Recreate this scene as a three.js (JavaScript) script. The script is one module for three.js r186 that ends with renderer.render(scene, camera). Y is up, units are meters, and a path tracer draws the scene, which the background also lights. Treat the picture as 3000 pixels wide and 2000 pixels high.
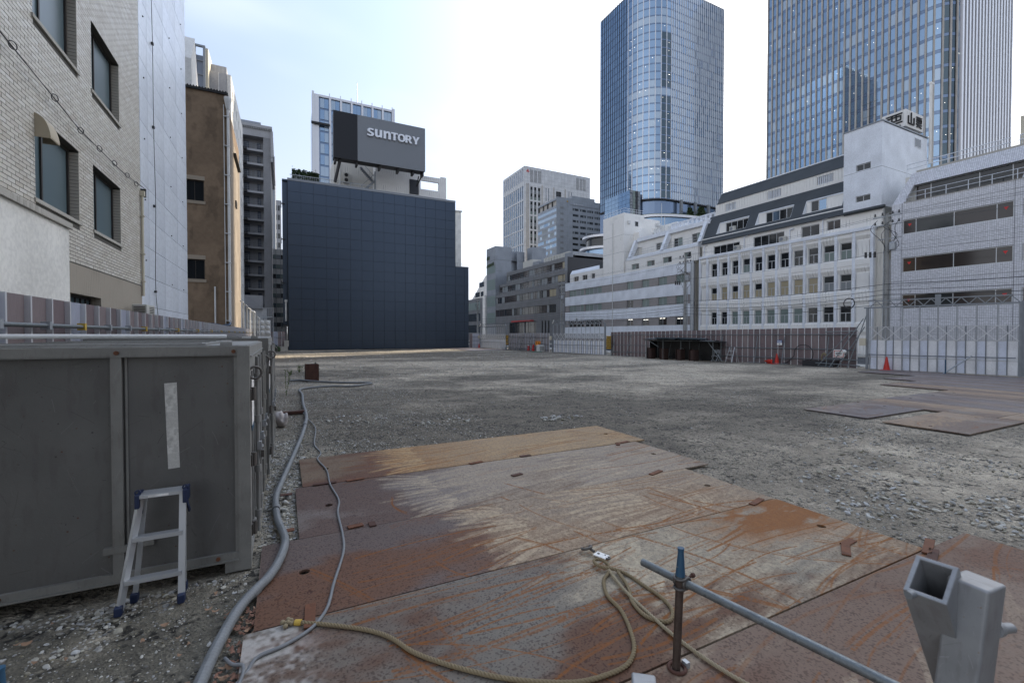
import * as THREE from 'three';
import { mergeGeometries, mergeVertices } from 'three/addons/utils/BufferGeometryUtils.js';
import { RoundedBoxGeometry } from 'three/addons/geometries/RoundedBoxGeometry.js';
import { TextGeometry } from 'three/addons/geometries/TextGeometry.js';
import { FontLoader } from 'three/addons/loaders/FontLoader.js';

// ---------------------------------------------------------------- camera, sky, sun, exposure
const scene = new THREE.Scene();
const camera = new THREE.PerspectiveCamera(73.75, 1024 / 682, 0.05, 4000);
camera.position.set(0, 2.1, 0);
camera.rotation.order = 'YXZ';
camera.rotation.set(-0.01722, -0.46632, 0);
camera.focus = 9;
camera.userData.fStop = 8;
const renderer = new THREE.WebGLRenderer({ antialias: true });
renderer.setSize(1024, 682);
renderer.toneMapping = THREE.LinearToneMapping;
renderer.toneMappingExposure = 1.55;
renderer.shadowMap.enabled = true;

const SUN_AZ = 66.2 * Math.PI / 180, SUN_EL = 31 * Math.PI / 180;      // azimuth from -z towards +x
const sunDir = new THREE.Vector3(Math.sin(SUN_AZ) * Math.cos(SUN_EL), Math.sin(SUN_EL), -Math.cos(SUN_AZ) * Math.cos(SUN_EL));
const sun = new THREE.DirectionalLight(new THREE.Color(1, 0.88, 0.7), 5);
sun.position.copy(sunDir).multiplyScalar(300);
sun.castShadow = true;
sun.shadow.mapSize.set(4096, 4096);
Object.assign(sun.shadow.camera, { left: -160, right: 160, top: 160, bottom: -160, near: 1, far: 700 });
scene.add(sun, sun.target);

// ---------------------------------------------------------------- random numbers and noise
let seed = 20240611;
const rnd = () => { seed = (seed + 0x6D2B79F5) | 0; let t = Math.imul(seed ^ (seed >>> 15), 1 | seed); t = (t + Math.imul(t ^ (t >>> 7), 61 | t)) ^ t; return ((t ^ (t >>> 14)) >>> 0) / 4294967296; };
const rr = (a, b) => a + (b - a) * rnd();
const lerp = (a, b, t) => a + (b - a) * t, clamp = (x, a = 0, b = 1) => Math.min(b, Math.max(a, x));
const smooth = (a, b, x) => { const t = clamp((x - a) / (b - a)); return t * t * (3 - 2 * t); };
const LAT = new Float32Array(65536); for (let i = 0; i < 65536; i++) LAT[i] = rnd();
function vn(x, y, per = 256) {                                        // value noise, period per
  const xi = Math.floor(x), yi = Math.floor(y), fx = x - xi, fy = y - yi;
  const a = ((xi % per) + per) % per, b = (a + 1) % per, c = ((yi % per) + per) % per, d = (c + 1) % per;
  const u = fx * fx * (3 - 2 * fx), v = fy * fy * (3 - 2 * fy);
  const p = LAT[c * 256 + a], q = LAT[c * 256 + b], r = LAT[d * 256 + a], s = LAT[d * 256 + b];
  return p + (q - p) * u + (r - p + (p - q - r + s) * u) * v;
}
function fbm(x, y, oct = 4, per = 256) { let s = 0, a = 0.5, n = 0, f = 1; for (let i = 0; i < oct; i++) { s += a * vn(x * f + i * 17.3, y * f + i * 9.1, Math.min(256, per * f)); n += a; a *= 0.5; f *= 2; } return s / n; }

// ---------------------------------------------------------------- the sky
{
  const W = 1024, Hh = 512, data = new Float32Array(W * Hh * 4), d = new THREE.Vector3();
  for (let j = 0; j < Hh; j++) for (let i = 0; i < W; i++) {
    const th = ((i + 0.5) / W - 0.5) * 2 * Math.PI, el = ((j + 0.5) / Hh - 0.5) * Math.PI;
    d.set(Math.cos(th) * Math.cos(el), Math.sin(el), Math.sin(th) * Math.cos(el));
    const y = Math.max(0, d.y), c = d.dot(sunDir), ang = Math.acos(clamp(c, -1, 1));
    const haze = Math.exp(-y * 3.3), aur = Math.exp(-ang * 1.9), glow = Math.exp(-ang * ang * 9);
    const ray = 1 + 1.3 * c * c, anti = Math.pow(Math.max(0, -c), 1.3); let r = 0.086 * ray + 1.15 * anti, g = 0.192 * ray + 1.0 * anti, b = 0.40 * ray + 0.74 * anti;  // anti: sky glow opposite the sun, added to brighten the walls in shade
    r = lerp(r, 0.96, haze * 0.76); g = lerp(g, 0.97, haze * 0.76); b = lerp(b, 0.96, haze * 0.76);
    r += 1.22 * aur + 3.0 * glow; g += 1.10 * aur + 2.75 * glow; b += 0.88 * aur + 2.3 * glow;
    const px = d.x / (y + 0.18), pz = d.z / (y + 0.18);
    const w = smooth(0.42, 0.75, fbm(px * 0.9 + 40, pz * 2.1 + 30, 5)) * smooth(0.0, 0.12, d.y);
    r = lerp(r, Math.max(r, 0.95), w * 0.34); g = lerp(g, Math.max(g, 0.98), w * 0.34); b = lerp(b, Math.max(b, 1.03), w * 0.34);
    if (d.y < 0) { const k = smooth(0, -0.06, d.y); r = lerp(r, 0.16, k); g = lerp(g, 0.16, k); b = lerp(b, 0.16, k); }
    const o = (j * W + i) * 4; data[o] = r; data[o + 1] = g; data[o + 2] = b; data[o + 3] = 1;
  }
  const t = new THREE.DataTexture(data, W, Hh, THREE.RGBAFormat, THREE.FloatType);
  t.mapping = THREE.EquirectangularReflectionMapping; t.magFilter = t.minFilter = THREE.LinearFilter; t.needsUpdate = true;
  scene.background = t; scene.environment = t;
}

// ---------------------------------------------------------------- textures
function dataTex(w, h, fn, srgb = true) {
  const a = new Uint8Array(w * h * 4);
  for (let y = 0; y < h; y++) for (let x = 0; x < w; x++) { const c = fn(x / w, y / h, x, y), o = (y * w + x) * 4; a[o] = clamp(c[0]) * 255; a[o + 1] = clamp(c[1]) * 255; a[o + 2] = clamp(c[2]) * 255; a[o + 3] = 255; }
  const t = new THREE.DataTexture(a, w, h); t.wrapS = t.wrapT = THREE.RepeatWrapping; t.magFilter = THREE.LinearFilter; t.minFilter = THREE.LinearMipmapLinearFilter; t.generateMipmaps = true;
  if (srgb) t.colorSpace = THREE.SRGBColorSpace; t.needsUpdate = true; return t;
}
const rep = (t, m, n = m) => { const c = t.clone(); c.repeat.set(1 / m, 1 / n); c.needsUpdate = true; return c; };
const mottle = dataTex(512, 512, (u, v) => { const a = fbm(u * 4, v * 4, 5, 4), b = fbm(u * 64, v * 64, 2, 64), c = 0.955 + 0.13 * (a - 0.5) + 0.10 * (b - 0.5); return [c, c, c]; });
const streakT = dataTex(512, 512, (u, v) => { const a = fbm(u * 48, v * 3, 4, 3), b = fbm(u * 6, v * 6, 4, 6), s = smooth(0.52, 0.85, a) * smooth(0.35, 0.7, b), c = 0.975 - 0.24 * s + 0.07 * (b - 0.5) + 0.06 * (rnd() - 0.5); return [c, c * 0.985, c * 0.96]; });
const grainT = dataTex(256, 256, (u, v) => { const c = 0.5 + 0.5 * (fbm(u * 32, v * 32, 3, 32) - 0.5) + 0.35 * (rnd() - 0.5); return [c, c, c]; }, false);
const blotT = dataTex(512, 512, (u, v) => { const a = fbm(u * 5, v * 5, 6, 5), p = smooth(0.42, 0.62, a), q = smooth(0.55, 0.66, fbm(u * 9 + 3, v * 5, 5, 5)), c = 0.90 + 0.08 * p - 0.10 * q + 0.12 * (fbm(u * 40, v * 40, 3, 40) - 0.5) + 0.07 * (rnd() - 0.5); return [c, c * 0.99, c * 0.97]; });
const scuffT = (() => { const S = 1024, c = document.createElement('canvas'); c.width = c.height = S; const x = c.getContext('2d'); x.fillStyle = '#808080'; x.fillRect(0, 0, S, S); for (let k = 0; k < 230; k++) { const l = rnd() < 0.3; x.strokeStyle = l ? `rgba(225,225,220,${rr(0.1, 0.6)})` : `rgba(50,46,40,${rr(0.05, 0.4)})`; x.lineWidth = rr(0.6, 2.4); const a = rr(0, 1) * S, b = rr(0, 1) * S, t = rr(0, 6.28), q = Math.pow(rnd(), 3) * 130 + 3; x.beginPath(); x.moveTo(a, b); x.quadraticCurveTo(a + Math.cos(t) * q * 0.5 + rr(-6, 6), b + Math.sin(t) * q * 0.5, a + Math.cos(t) * q, b + Math.sin(t) * q); x.stroke(); } for (let k = 0; k < 130; k++) { x.fillStyle = rnd() < 0.45 ? `rgba(110,62,34,${rr(0.2, 0.7)})` : `rgba(40,38,36,${rr(0.2, 0.6)})`; x.beginPath(); x.arc(rnd() * S, rnd() * S, rr(0.8, 3.6), 0, 6.3); x.fill(); } const d = x.getImageData(0, 0, S, S).data; return dataTex(S, S, (u, v, i, j) => { const o = (j * S + i) * 4, n = fbm(u * 5, v * 5, 5, 5), m = fbm(u * 36, v * 10, 4, 10), st = smooth(0.56, 0.8, m), k = 0.90 + 0.18 * (n - 0.5) + 0.06 * (rnd() - 0.5) - 0.05 * st; return [k * (d[o] / 128) * 0.97 + 0.01 * st, k * (d[o + 1] / 128) * 0.965, k * (d[o + 2] / 128) * 0.95]; }); })();
const mosaicT = dataTex(256, 256, (u, v, x, y) => { const i = Math.floor(x / 16), j = Math.floor(y / 16), fx = x % 16, fy = y % 16, g = fx < 2 || fy < 2 ? 0.60 : 0.92 + 0.10 * (LAT[i * 256 + j] - 0.5); return [g, g, g * 1.01]; });

// ---------------------------------------------------------------- materials
const C = (r, g, b) => new THREE.Color().setRGB(r, g, b);
const M = {};
function mk(name, r, g, b, rough = 0.8, o = {}) { const m = new THREE.MeshStandardMaterial({ color: C(r, g, b), roughness: rough, ...o }); m.name = name; M[name] = m; return m; }
const mot = (m) => ({ map: rep(mottle, m) }), stk = (m, n = m) => ({ map: rep(streakT, m, n) });
mk('mortar', 0.085, 0.08, 0.07, 0.95); 
['tileA', 'tileB', 'tileC', 'tileD'].forEach((n, i) => mk(n, ...[[0.56, 0.52, 0.45], [0.61, 0.575, 0.50], [0.52, 0.475, 0.40], [0.64, 0.61, 0.55]][i], 0.42));
mk('jamb', 0.30, 0.25, 0.19, 0.7);
mk('plaster', 0.80, 0.78, 0.72, 0.92, { map: rep(mottle, 3), bumpMap: rep(grainT, 0.12), bumpScale: 0.004 });
mk('concrete', 0.34, 0.31, 0.265, 0.9, { map: rep(streakT, 1.6, 2.6), bumpMap: rep(grainT, 0.4), bumpScale: 0.003 });
mk('paleconc', 0.44, 0.43, 0.40, 0.9, stk(3));
mk('bronze', 0.055, 0.048, 0.042, 0.45, { metalness: 0.3 });
mk('alu', 0.50, 0.51, 0.52, 0.42, { metalness: 0.6 });
mk('galv', 0.42, 0.44, 0.46, 0.5, { metalness: 0.55, map: rep(mottle, 0.5) });
mk('steelgrey', 0.25, 0.27, 0.29, 0.5, { metalness: 0.4, map: rep(mottle, 0.8) });
mk('frost', 0.075, 0.115, 0.13, 0.28);
mk('frost2', 0.10, 0.14, 0.155, 0.3);
mk('darkglass', 0.012, 0.014, 0.016, 0.06);
mk('darkglass2', 0.022, 0.026, 0.028, 0.10);
mk('brownglass', 0.035, 0.028, 0.026, 0.09);
mk('blindgreen', 0.17, 0.215, 0.20, 0.3);
mk('blindbeige', 0.34, 0.29, 0.19, 0.35);
mk('blindgrey', 0.20, 0.22, 0.23, 0.3);
mk('white', 0.84, 0.85, 0.86, 0.7, stk(5));
mk('whitepaint', 0.80, 0.81, 0.82, 0.75, stk(6, 9));
mk('offwhite', 0.70, 0.70, 0.68, 0.8, stk(5, 7));
mk('bandwhite', 0.76, 0.79, 0.84, 0.5, mot(4));
mk('taupe', 0.30, 0.275, 0.265, 0.7, mot(4));
mk('clad', 0.74, 0.775, 0.825, 0.34, { map: rep(mottle, 5), metalness: 0.1 });
mk('clad2', 0.75, 0.785, 0.84, 0.30, { map: rep(mottle, 4), metalness: 0.1 });
mk('seam', 0.10, 0.105, 0.115, 0.8);
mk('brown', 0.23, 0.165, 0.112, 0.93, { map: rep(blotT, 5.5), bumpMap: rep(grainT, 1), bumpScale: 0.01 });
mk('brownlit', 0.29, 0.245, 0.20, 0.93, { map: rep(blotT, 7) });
mk('black', 0.012, 0.012, 0.013, 0.6);
mk('rubber', 0.02, 0.02, 0.022, 0.7);
mk('slate', 0.055, 0.062, 0.068, 0.75, mot(3));
mk('navy', 0.066, 0.086, 0.118, 0.33, { metalness: 0.85 });
mk('navy2', 0.0665, 0.0865, 0.1187, 0.33, { metalness: 0.85 });
mk('navy3', 0.0655, 0.0855, 0.1172, 0.33, { metalness: 0.85 });
mk('louvre', 0.22, 0.235, 0.255, 0.5, { metalness: 0.3 });
mk('louvredark', 0.028, 0.030, 0.036, 0.5, { metalness: 0.2 });
mk('letter', 0.66, 0.68, 0.72, 0.4, { metalness: 0.3 });
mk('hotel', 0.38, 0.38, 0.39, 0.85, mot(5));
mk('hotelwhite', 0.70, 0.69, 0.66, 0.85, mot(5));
mk('hoteldark', 0.085, 0.085, 0.09, 0.85, mot(5));
mk('balcgrey', 0.25, 0.25, 0.255, 0.85, mot(5));
mk('doorblue', 0.03, 0.04, 0.065, 0.5);
mk('mesh', 0.16, 0.19, 0.24, 0.6, { transparent: false });
mk('greyclad', 0.185, 0.19, 0.20, 0.45, { metalness: 0.25, map: rep(mottle, 5) });
mk('greycladlt', 0.27, 0.29, 0.32, 0.45, { metalness: 0.25, map: rep(mottle, 6) });
mk('mosaic', 0.78, 0.78, 0.80, 0.4, { map: rep(mosaicT, 2.1) });
mk('stone', 0.46, 0.43, 0.39, 0.75, mot(6));
mk('stonelt', 0.64, 0.645, 0.65, 0.75, mot(8));
mk('curtain', 0.25, 0.345, 0.46, 0.05, { metalness: 0.82 });
mk('curtain2', 0.235, 0.325, 0.43, 0.06, { metalness: 0.82 });
mk('curtain3', 0.36, 0.435, 0.51, 0.12, { metalness: 0.55 });
mk('curtain4', 0.21, 0.295, 0.40, 0.05, { metalness: 0.82 });
mk('darkreflection', 0.085, 0.115, 0.135, 0.06, { metalness: 0.75 });  // dark reflections at the tower corners put into the pane colour
mk('spandrel', 0.16, 0.215, 0.31, 0.15, { metalness: 0.6 });
mk('finwhite', 0.62, 0.62, 0.64, 0.35, { metalness: 0.35 });
mk('shrub', 0.045, 0.075, 0.03, 0.8, { side: THREE.DoubleSide });
mk('shrub2', 0.07, 0.10, 0.035, 0.8, { side: THREE.DoubleSide });
mk('fenceA', 0.185, 0.140, 0.145, 0.5, { metalness: 0.2, map: rep(mottle, 1.5) });
mk('fenceB', 0.225, 0.18, 0.18, 0.5, { metalness: 0.2, map: rep(mottle, 1.5) });
mk('fenceC', 0.15, 0.118, 0.122, 0.5, { metalness: 0.2, map: rep(mottle, 1.5) });
mk('fenceD', 0.40, 0.42, 0.50, 0.4, { metalness: 0.25, map: rep(mottle, 1.5) });
mk('flange', 0.62, 0.62, 0.63, 0.45, { metalness: 0.4 });
mk('gatewhite', 0.82, 0.82, 0.83, 0.5, mot(2));
mk('gateblue', 0.70, 0.74, 0.84, 0.5, mot(2));
mk('gatemesh', 0.36, 0.36, 0.36, 0.7);
mk('cone', 0.52, 0.028, 0.016, 0.5);
mk('beige', 0.56, 0.51, 0.40, 0.6);
mk('redpaint', 0.50, 0.02, 0.02, 0.5);
mk('orange', 0.75, 0.26, 0.03, 0.5);
mk('rust', 0.085, 0.036, 0.025, 0.85, { map: rep(blotT, 0.7) });
mk('rustshade', 0.040, 0.020, 0.016, 0.85);  // rust darkened to carry the shade under the shelter roof in its colour
mk('rustbright', 0.16, 0.062, 0.03, 0.85, { map: rep(blotT, 0.4) });
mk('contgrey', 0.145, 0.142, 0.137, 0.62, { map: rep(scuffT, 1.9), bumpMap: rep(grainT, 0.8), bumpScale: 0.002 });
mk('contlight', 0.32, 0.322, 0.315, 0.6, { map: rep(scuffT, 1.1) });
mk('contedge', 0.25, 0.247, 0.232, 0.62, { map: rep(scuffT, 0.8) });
mk('paper', 0.60, 0.60, 0.585, 0.9, { map: rep(blotT, 0.35) });
mk('blueplastic', 0.011, 0.021, 0.06, 0.45);
mk('bluepaint', 0.022, 0.075, 0.135, 0.5);
mk('hose', 0.225, 0.24, 0.255, 0.6, { map: rep(scuffT, 0.4) });
mk('cable', 0.19, 0.195, 0.20, 0.6, mot(0.2));
mk('rope', 0.22, 0.17, 0.098, 0.95);
mk('rope2', 0.30, 0.25, 0.165, 0.95);
mk('ropeold', 0.24, 0.195, 0.12, 0.95);
mk('tapeyellow', 0.50, 0.33, 0.05, 0.6);
mk('pipegalv', 0.20, 0.225, 0.24, 0.45, { metalness: 0.5, map: rep(blotT, 0.16) });
mk('pipebrown', 0.085, 0.062, 0.052, 0.6, { metalness: 0.3, map: rep(blotT, 0.2) });
mk('castiron', 0.12, 0.11, 0.10, 0.55, { metalness: 0.5 });
mk('brackgrey', 0.36, 0.37, 0.39, 0.5, { metalness: 0.3, map: rep(scuffT, 0.22) });
mk('brackin', 0.20, 0.21, 0.22, 0.5, { metalness: 0.35 });
mk('weed', 0.08, 0.12, 0.03, 0.8, { side: THREE.DoubleSide });
mk('tank', 0.66, 0.66, 0.645, 0.6, mot(2));
mk('polec', 0.30, 0.30, 0.29, 0.85, mot(2));
mk('wire', 0.035, 0.035, 0.037, 0.6);
mk('acunit', 0.48, 0.47, 0.43, 0.6);
mk('asphalt', 0.055, 0.055, 0.057, 0.9, mot(2));
mk('redsticker', 0.62, 0.02, 0.02, 0.5);
mk('leafbrown', 0.17, 0.085, 0.055, 0.85, { side: THREE.DoubleSide });
mk('leafbrown2', 0.26, 0.16, 0.10, 0.85, { side: THREE.DoubleSide });
mk('awning', 0.42, 0.36, 0.26, 0.7, { side: THREE.DoubleSide });
mk('lamp', 0.9, 0.9, 0.85, 0.5, { emissive: C(1, 0.96, 0.85), emissiveIntensity: 2.2 });
mk('blackyellow', 0.60, 0.36, 0.03, 0.55);

// ---------------------------------------------------------------- building helpers
const taken = {};
function numbered(n) { const k = taken[n] = (taken[n] ?? -1) + 1; return k ? n + '_' + String(k).padStart(3, '0') : n; }
function thing(name, label, category, pos = [0, 0, 0], turn = 0, group) {
  const o = new THREE.Group(); o.name = numbered(name); o.position.set(...pos); o.rotation.y = turn; scene.add(o);
  o.userData = { label, category }; if (group) o.userData.group = group; return o;
}
function uvm(g) {                                                      // texture coordinates in metres
  const p = g.attributes.position, n = g.attributes.normal, uv = new Float32Array(p.count * 2);
  for (let i = 0; i < p.count; i++) {
    const ax = Math.abs(n.getX(i)), ay = Math.abs(n.getY(i)), az = Math.abs(n.getZ(i)), x = p.getX(i), y = p.getY(i), z = p.getZ(i);
    if (ay >= ax && ay >= az) { uv[2 * i] = x; uv[2 * i + 1] = z; } else if (ax >= az) { uv[2 * i] = z; uv[2 * i + 1] = y; } else { uv[2 * i] = x; uv[2 * i + 1] = y; }
  }
  g.setAttribute('uv', new THREE.BufferAttribute(uv, 2)); return g;
}
const flat = (g) => { const r = g.index ? g.toNonIndexed() : g; for (const k of Object.keys(r.attributes)) if (!['position', 'normal', 'uv'].includes(k)) r.deleteAttribute(k); return r; };
class MB {
  constructor() { this.g = []; }
  add(g) { this.g.push(uvm(flat(g))); return this; }
  box(x0, x1, y0, y1, z0, z1) { return this.add(new THREE.BoxGeometry(Math.abs(x1 - x0), Math.abs(y1 - y0), Math.abs(z1 - z0)).translate((x0 + x1) / 2, (y0 + y1) / 2, (z0 + z1) / 2)); }
  rod(a, b, r, seg = 8, r2 = r) {
    const A = new THREE.Vector3(...a), B = new THREE.Vector3(...b), d = B.clone().sub(A), L = d.length();
    const g = new THREE.CylinderGeometry(r2, r, L, seg).translate(0, L / 2, 0);
    g.applyQuaternion(new THREE.Quaternion().setFromUnitVectors(new THREE.Vector3(0, 1, 0), d.normalize())).translate(...a); return this.add(g);
  }
  beam(a, b, w, h = w) {
    const A = new THREE.Vector3(...a), B = new THREE.Vector3(...b), d = B.clone().sub(A), L = d.length();
    const g = new THREE.BoxGeometry(w, h, L); const m = new THREE.Matrix4().lookAt(B, A, new THREE.Vector3(Math.abs(d.y) > 0.98 * L ? 1 : 0, Math.abs(d.y) > 0.98 * L ? 0 : 1, 0)); 
    g.applyMatrix4(m).translate((A.x + B.x) / 2, (A.y + B.y) / 2, (A.z + B.z) / 2); return this.add(g);
  }
  tube(pts, r, seg = 40, rad = 6, closed = false) { const c = new THREE.CatmullRomCurve3(pts.map((p) => new THREE.Vector3(...p)), closed); return this.add(new THREE.TubeGeometry(c, seg, r, rad, closed)); }
  prism(poly, x0, x1) {                                                // polygon of (z, y) swept along x
    const s = new THREE.Shape(poly.map(([a, b]) => new THREE.Vector2(a, b)));
    const g = new THREE.ExtrudeGeometry(s, { depth: x1 - x0, bevelEnabled: false }); g.rotateY(-Math.PI / 2).scale(1, 1, 1);  // (a,b,d) -> (-d, b, a)
    g.translate(x1, 0, 0); return this.add(g);
  }
  build(name, m, parent = scene, kind) {
    const o = new THREE.Mesh(this.g.length > 1 ? mergeGeometries(this.g) : this.g[0], m); o.name = parent === scene ? numbered(name) : name; o.castShadow = o.receiveShadow = true; parent.add(o);
    if (kind) o.userData.kind = kind; return o;
  }
}
const mb = () => new MB();
function wall(name, m, parent, u0, u1, v0, v1, n0, n1, holes = []) {    // slab with openings; u right, v up, n outwards
  const s = new THREE.Shape([new THREE.Vector2(u0, v0), new THREE.Vector2(u1, v0), new THREE.Vector2(u1, v1), new THREE.Vector2(u0, v1)]);
  for (const [a, b, c, d] of holes) s.holes.push(new THREE.Path([new THREE.Vector2(a, c), new THREE.Vector2(a, d), new THREE.Vector2(b, d), new THREE.Vector2(b, c)]));
  return mb().add(new THREE.ExtrudeGeometry(s, { depth: n1 - n0, bevelEnabled: false }).translate(0, 0, n0)).build(name, m, parent);
}
// a window: frame bars as one part, every pane a sub-part
function win(parent, [u0, u1, v0, v1], n, { cols = 2, rows = [], fm = M.alu, glass = [M.darkglass], f = 0.05, d = 0.06, sill, back } = {}) {
  const w = mb(); w.box(u0, u1, v0, v0 + f, n - d, n).box(u0, u1, v1 - f, v1, n - d, n).box(u0, u0 + f, v0 + f, v1 - f, n - d, n).box(u1 - f, u1, v0 + f, v1 - f, n - d, n);
  const us = []; for (let i = 1; i < cols; i++) us.push(lerp(u0, u1, i / cols)); if (Array.isArray(cols)) { us.length = 0; for (const c of cols) us.push(lerp(u0, u1, c)); }
  const vs = rows.map((r) => lerp(v0, v1, r));
  for (const u of us) w.box(u - f * 0.45, u + f * 0.45, v0 + f, v1 - f, n - d, n - 0.004);
  for (const v of vs) w.box(u0 + f, u1 - f, v - f * 0.45, v + f * 0.45, n - d, n - 0.008);
  const o = w.build('window', fm, parent), ue = [u0, ...us, u1], ve = [v0, ...vs, v1]; let k = 0;
  for (let j = 0; j + 1 < ve.length; j++) for (let i = 0; i + 1 < ue.length; i++) { mb().box(ue[i] + f * 0.3, ue[i + 1] - f * 0.3, ve[j] + f * 0.3, ve[j + 1] - f * 0.3, n - d * 0.8, n - d * 0.45).build('pane', glass[k % glass.length], o); k++; }
  if (sill) mb().box(u0 - 0.06, u1 + 0.06, v0 - sill[0], v0 - 0.002, n - 0.02, sill[1]).build('sill', sill[2] ?? fm, o);
  return o;
}
const UNIT = new THREE.BoxGeometry(1, 1, 1);
// many alike pieces: the 300 with the highest rank as meshes, the rest as one part
function pieces(parent, name, items, mats, most = 300, geo = UNIT) {
  items.sort((a, b) => b.s - a.s);
  items.slice(0, most).forEach((it) => { const o = new THREE.Mesh(geo, mats[it.k % mats.length]); o.name = name; o.applyMatrix4(it.m); o.castShadow = o.receiveShadow = true; parent.add(o); });
  const rest = items.slice(most); if (!rest.length) return;
  const groups = mats.map((_, k) => rest.filter((it) => it.k % mats.length === k)), geos = [], used = [];
  groups.forEach((gr, k) => { if (gr.length) { geos.push(mergeGeometries(gr.map((it) => flat(geo.clone()).applyMatrix4(it.m)))); used.push(mats[k]); } });
  const o = new THREE.Mesh(geos.length > 1 ? mergeGeometries(geos, true) : geos[0], used.length > 1 ? used : used[0]); o.name = name; o.userData.kind = 'stuff'; o.castShadow = o.receiveShadow = true; parent.add(o);
}
const bm = (x0, x1, y0, y1, z0, z1) => new THREE.Matrix4().makeScale(Math.abs(x1 - x0), Math.abs(y1 - y0), Math.abs(z1 - z0)).setPosition((x0 + x1) / 2, (y0 + y1) / 2, (z0 + z1) / 2);
const RIGHT = -Math.PI / 2, LEFT = Math.PI / 2;   // facades that look at -x / at +x: local u is z / -z
// ================================================================ left row
{ // tiled building beside the camera; local u = -z
  const b = thing('tiled_building', 'cream tiled building with bronze framed windows behind the mauve fence', 'building', [-3.7, 0, 0], LEFT);
  const holes = [[10.44, 12.29, 4.38, 5.80], [13.07, 14.95, 4.38, 5.80], [10.44, 12.29, 7.43, 8.93], [13.07, 14.95, 7.43, 8.93], [7.2, 9.0, 7.43, 8.93], [11.76, 13.43, 2.3, 2.90]];
  wall('wall', M.mortar, b, 2, 16.8, 3.49, 13, -0.3, 0, holes.slice(0, 5));
  wall('concrete_base', M.concrete, b, 11.25, 16.8, 0, 3.485, -0.3, 0.012, [holes[5]]);
  mb().box(2, 16.75, 0, 12.9, -9, -0.32).build('building_core', M.mortar, b);
  mb().box(1.8, 16.85, 13.002, 13.3, -9.1, 0.1).build('roof', M.concrete, b);
  mb().box(2, 11.27, 0, 4.04, -0.1, 0.16).build('plaster_annex', M.plaster, b);
  mb().box(2, 11.29, 4.042, 4.14, -0.1, 0.21).build('coping', M.paleconc, b);
  const T = [M.tileA, M.tileB, M.tileC, M.tileD], items = [];
  const inHole = (u0, u1, v0, v1) => holes.slice(0, 5).find(([a, c, d, e]) => u1 > a && u0 < c && v1 > d - 0.11 && v0 < e);
  for (let j = 0; j < 124; j++) {
    const v0 = 3.515 + j * 0.0695; if (v0 > 12) break;
    for (let i = -1; i < 54; i++) {
      let u0 = 4.0 + i * 0.237 + (j % 2) * 0.1185, u1 = u0 + 0.223; if (u0 > 16.77) continue; u1 = Math.min(u1, 16.79);
      if (v0 < 4.15 && u0 < 11.3) { if (u1 < 11.36) continue; u0 = 11.3; }
      const h = inHole(u0, u1, v0, v0 + 0.061);
      if (h) { if (u0 < h[0] && h[0] - u0 > 0.04) u1 = h[0]; else if (u1 > h[1] && u1 - h[1] > 0.04) u0 = h[1]; else continue; }
      const um = (u0 + u1) / 2, near = Math.hypot(um - 9.0, (v0 - 3) * 0.9);
      if (um > 10.6 && um < 12.3 && v0 < 4.26 && v0 > 4.12 && rnd() < 0.25) continue;                     // chipped tiles below the sill
      const q = rnd() + 0.25 * (vn(um * 2, v0 * 3) - 0.5);
      items.push({ m: bm(u0, u1, v0, v0 + 0.0575, -0.002, 0.008 + rnd() * 0.003), k: q < 0.42 ? 0 : q < 0.74 ? 1 : q < 0.9 ? 3 : 2, s: um < 9.3 ? -99 : -near });
    }
  }
  for (const [a, c, d, e] of holes.slice(0, 5)) for (let v = d; v + 0.06 < e; v += 0.0695) items.push({ m: bm(c - 0.012, c + 0.02, v, v + 0.06, -0.17, 0.0085), k: 2, s: -50 });
  pieces(b, 'brick', items, T);
  for (const h of holes.slice(0, 5)) {
    const w = win(b, [h[0] + 0.01, h[1] - 0.03, h[2], h[3]], -0.13, { cols: [0.36], fm: M.bronze, glass: [M.frost, M.frost2], f: 0.055, d: 0.07 });
    mb().box(h[0] - 0.05, h[1] + 0.07, h[2] - 0.07, h[2] - 0.005, -0.14, 0.035).build('sill', M.paleconc, w);
  }
  win(b, [11.77, 13.42, 2.3, 2.89], -0.16, { cols: 6, fm: M.bronze, glass: [M.frost], f: 0.04 });
  // hood over the left part of the lower window
  const hood = new THREE.Shape(); hood.moveTo(0, 0.40); hood.quadraticCurveTo(0.19, 0.38, 0.225, 0.02); hood.lineTo(0.215, 0.0); hood.quadraticCurveTo(0.175, 0.365, 0, 0.385); hood.lineTo(0, 0.40);
  const hg = new THREE.ExtrudeGeometry(hood, { depth: 0.36, bevelEnabled: false, curveSegments: 14 }).rotateY(-Math.PI / 2).translate(0.36, 0, 0);
  const aw = mb().add(hg.translate(10.43, 5.40, -0.01)).build('awning', M.awning, b);
  for (const u of [10.44, 10.785]) { const s = new THREE.Shape(); s.moveTo(0, 0.385); s.quadraticCurveTo(0.175, 0.365, 0.215, 0.0); s.lineTo(0, 0.0); mb().add(new THREE.ExtrudeGeometry(s, { depth: 0.008, bevelEnabled: false }).rotateY(-Math.PI / 2).translate(u, 5.40, -0.01)).build('awning_side', M.awning, aw); }
  const dp = mb(); dp.rod([16.74, 3.2, 0.06], [16.74, 6.15, 0.06], 0.035).box(16.69, 16.79, 6.1, 6.25, 0, 0.12); for (const v of [3.6, 4.4, 5.5]) dp.box(16.69, 16.79, v, v + 0.04, 0.0, 0.11); dp.build('downpipe', M.beige, b);
}
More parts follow.
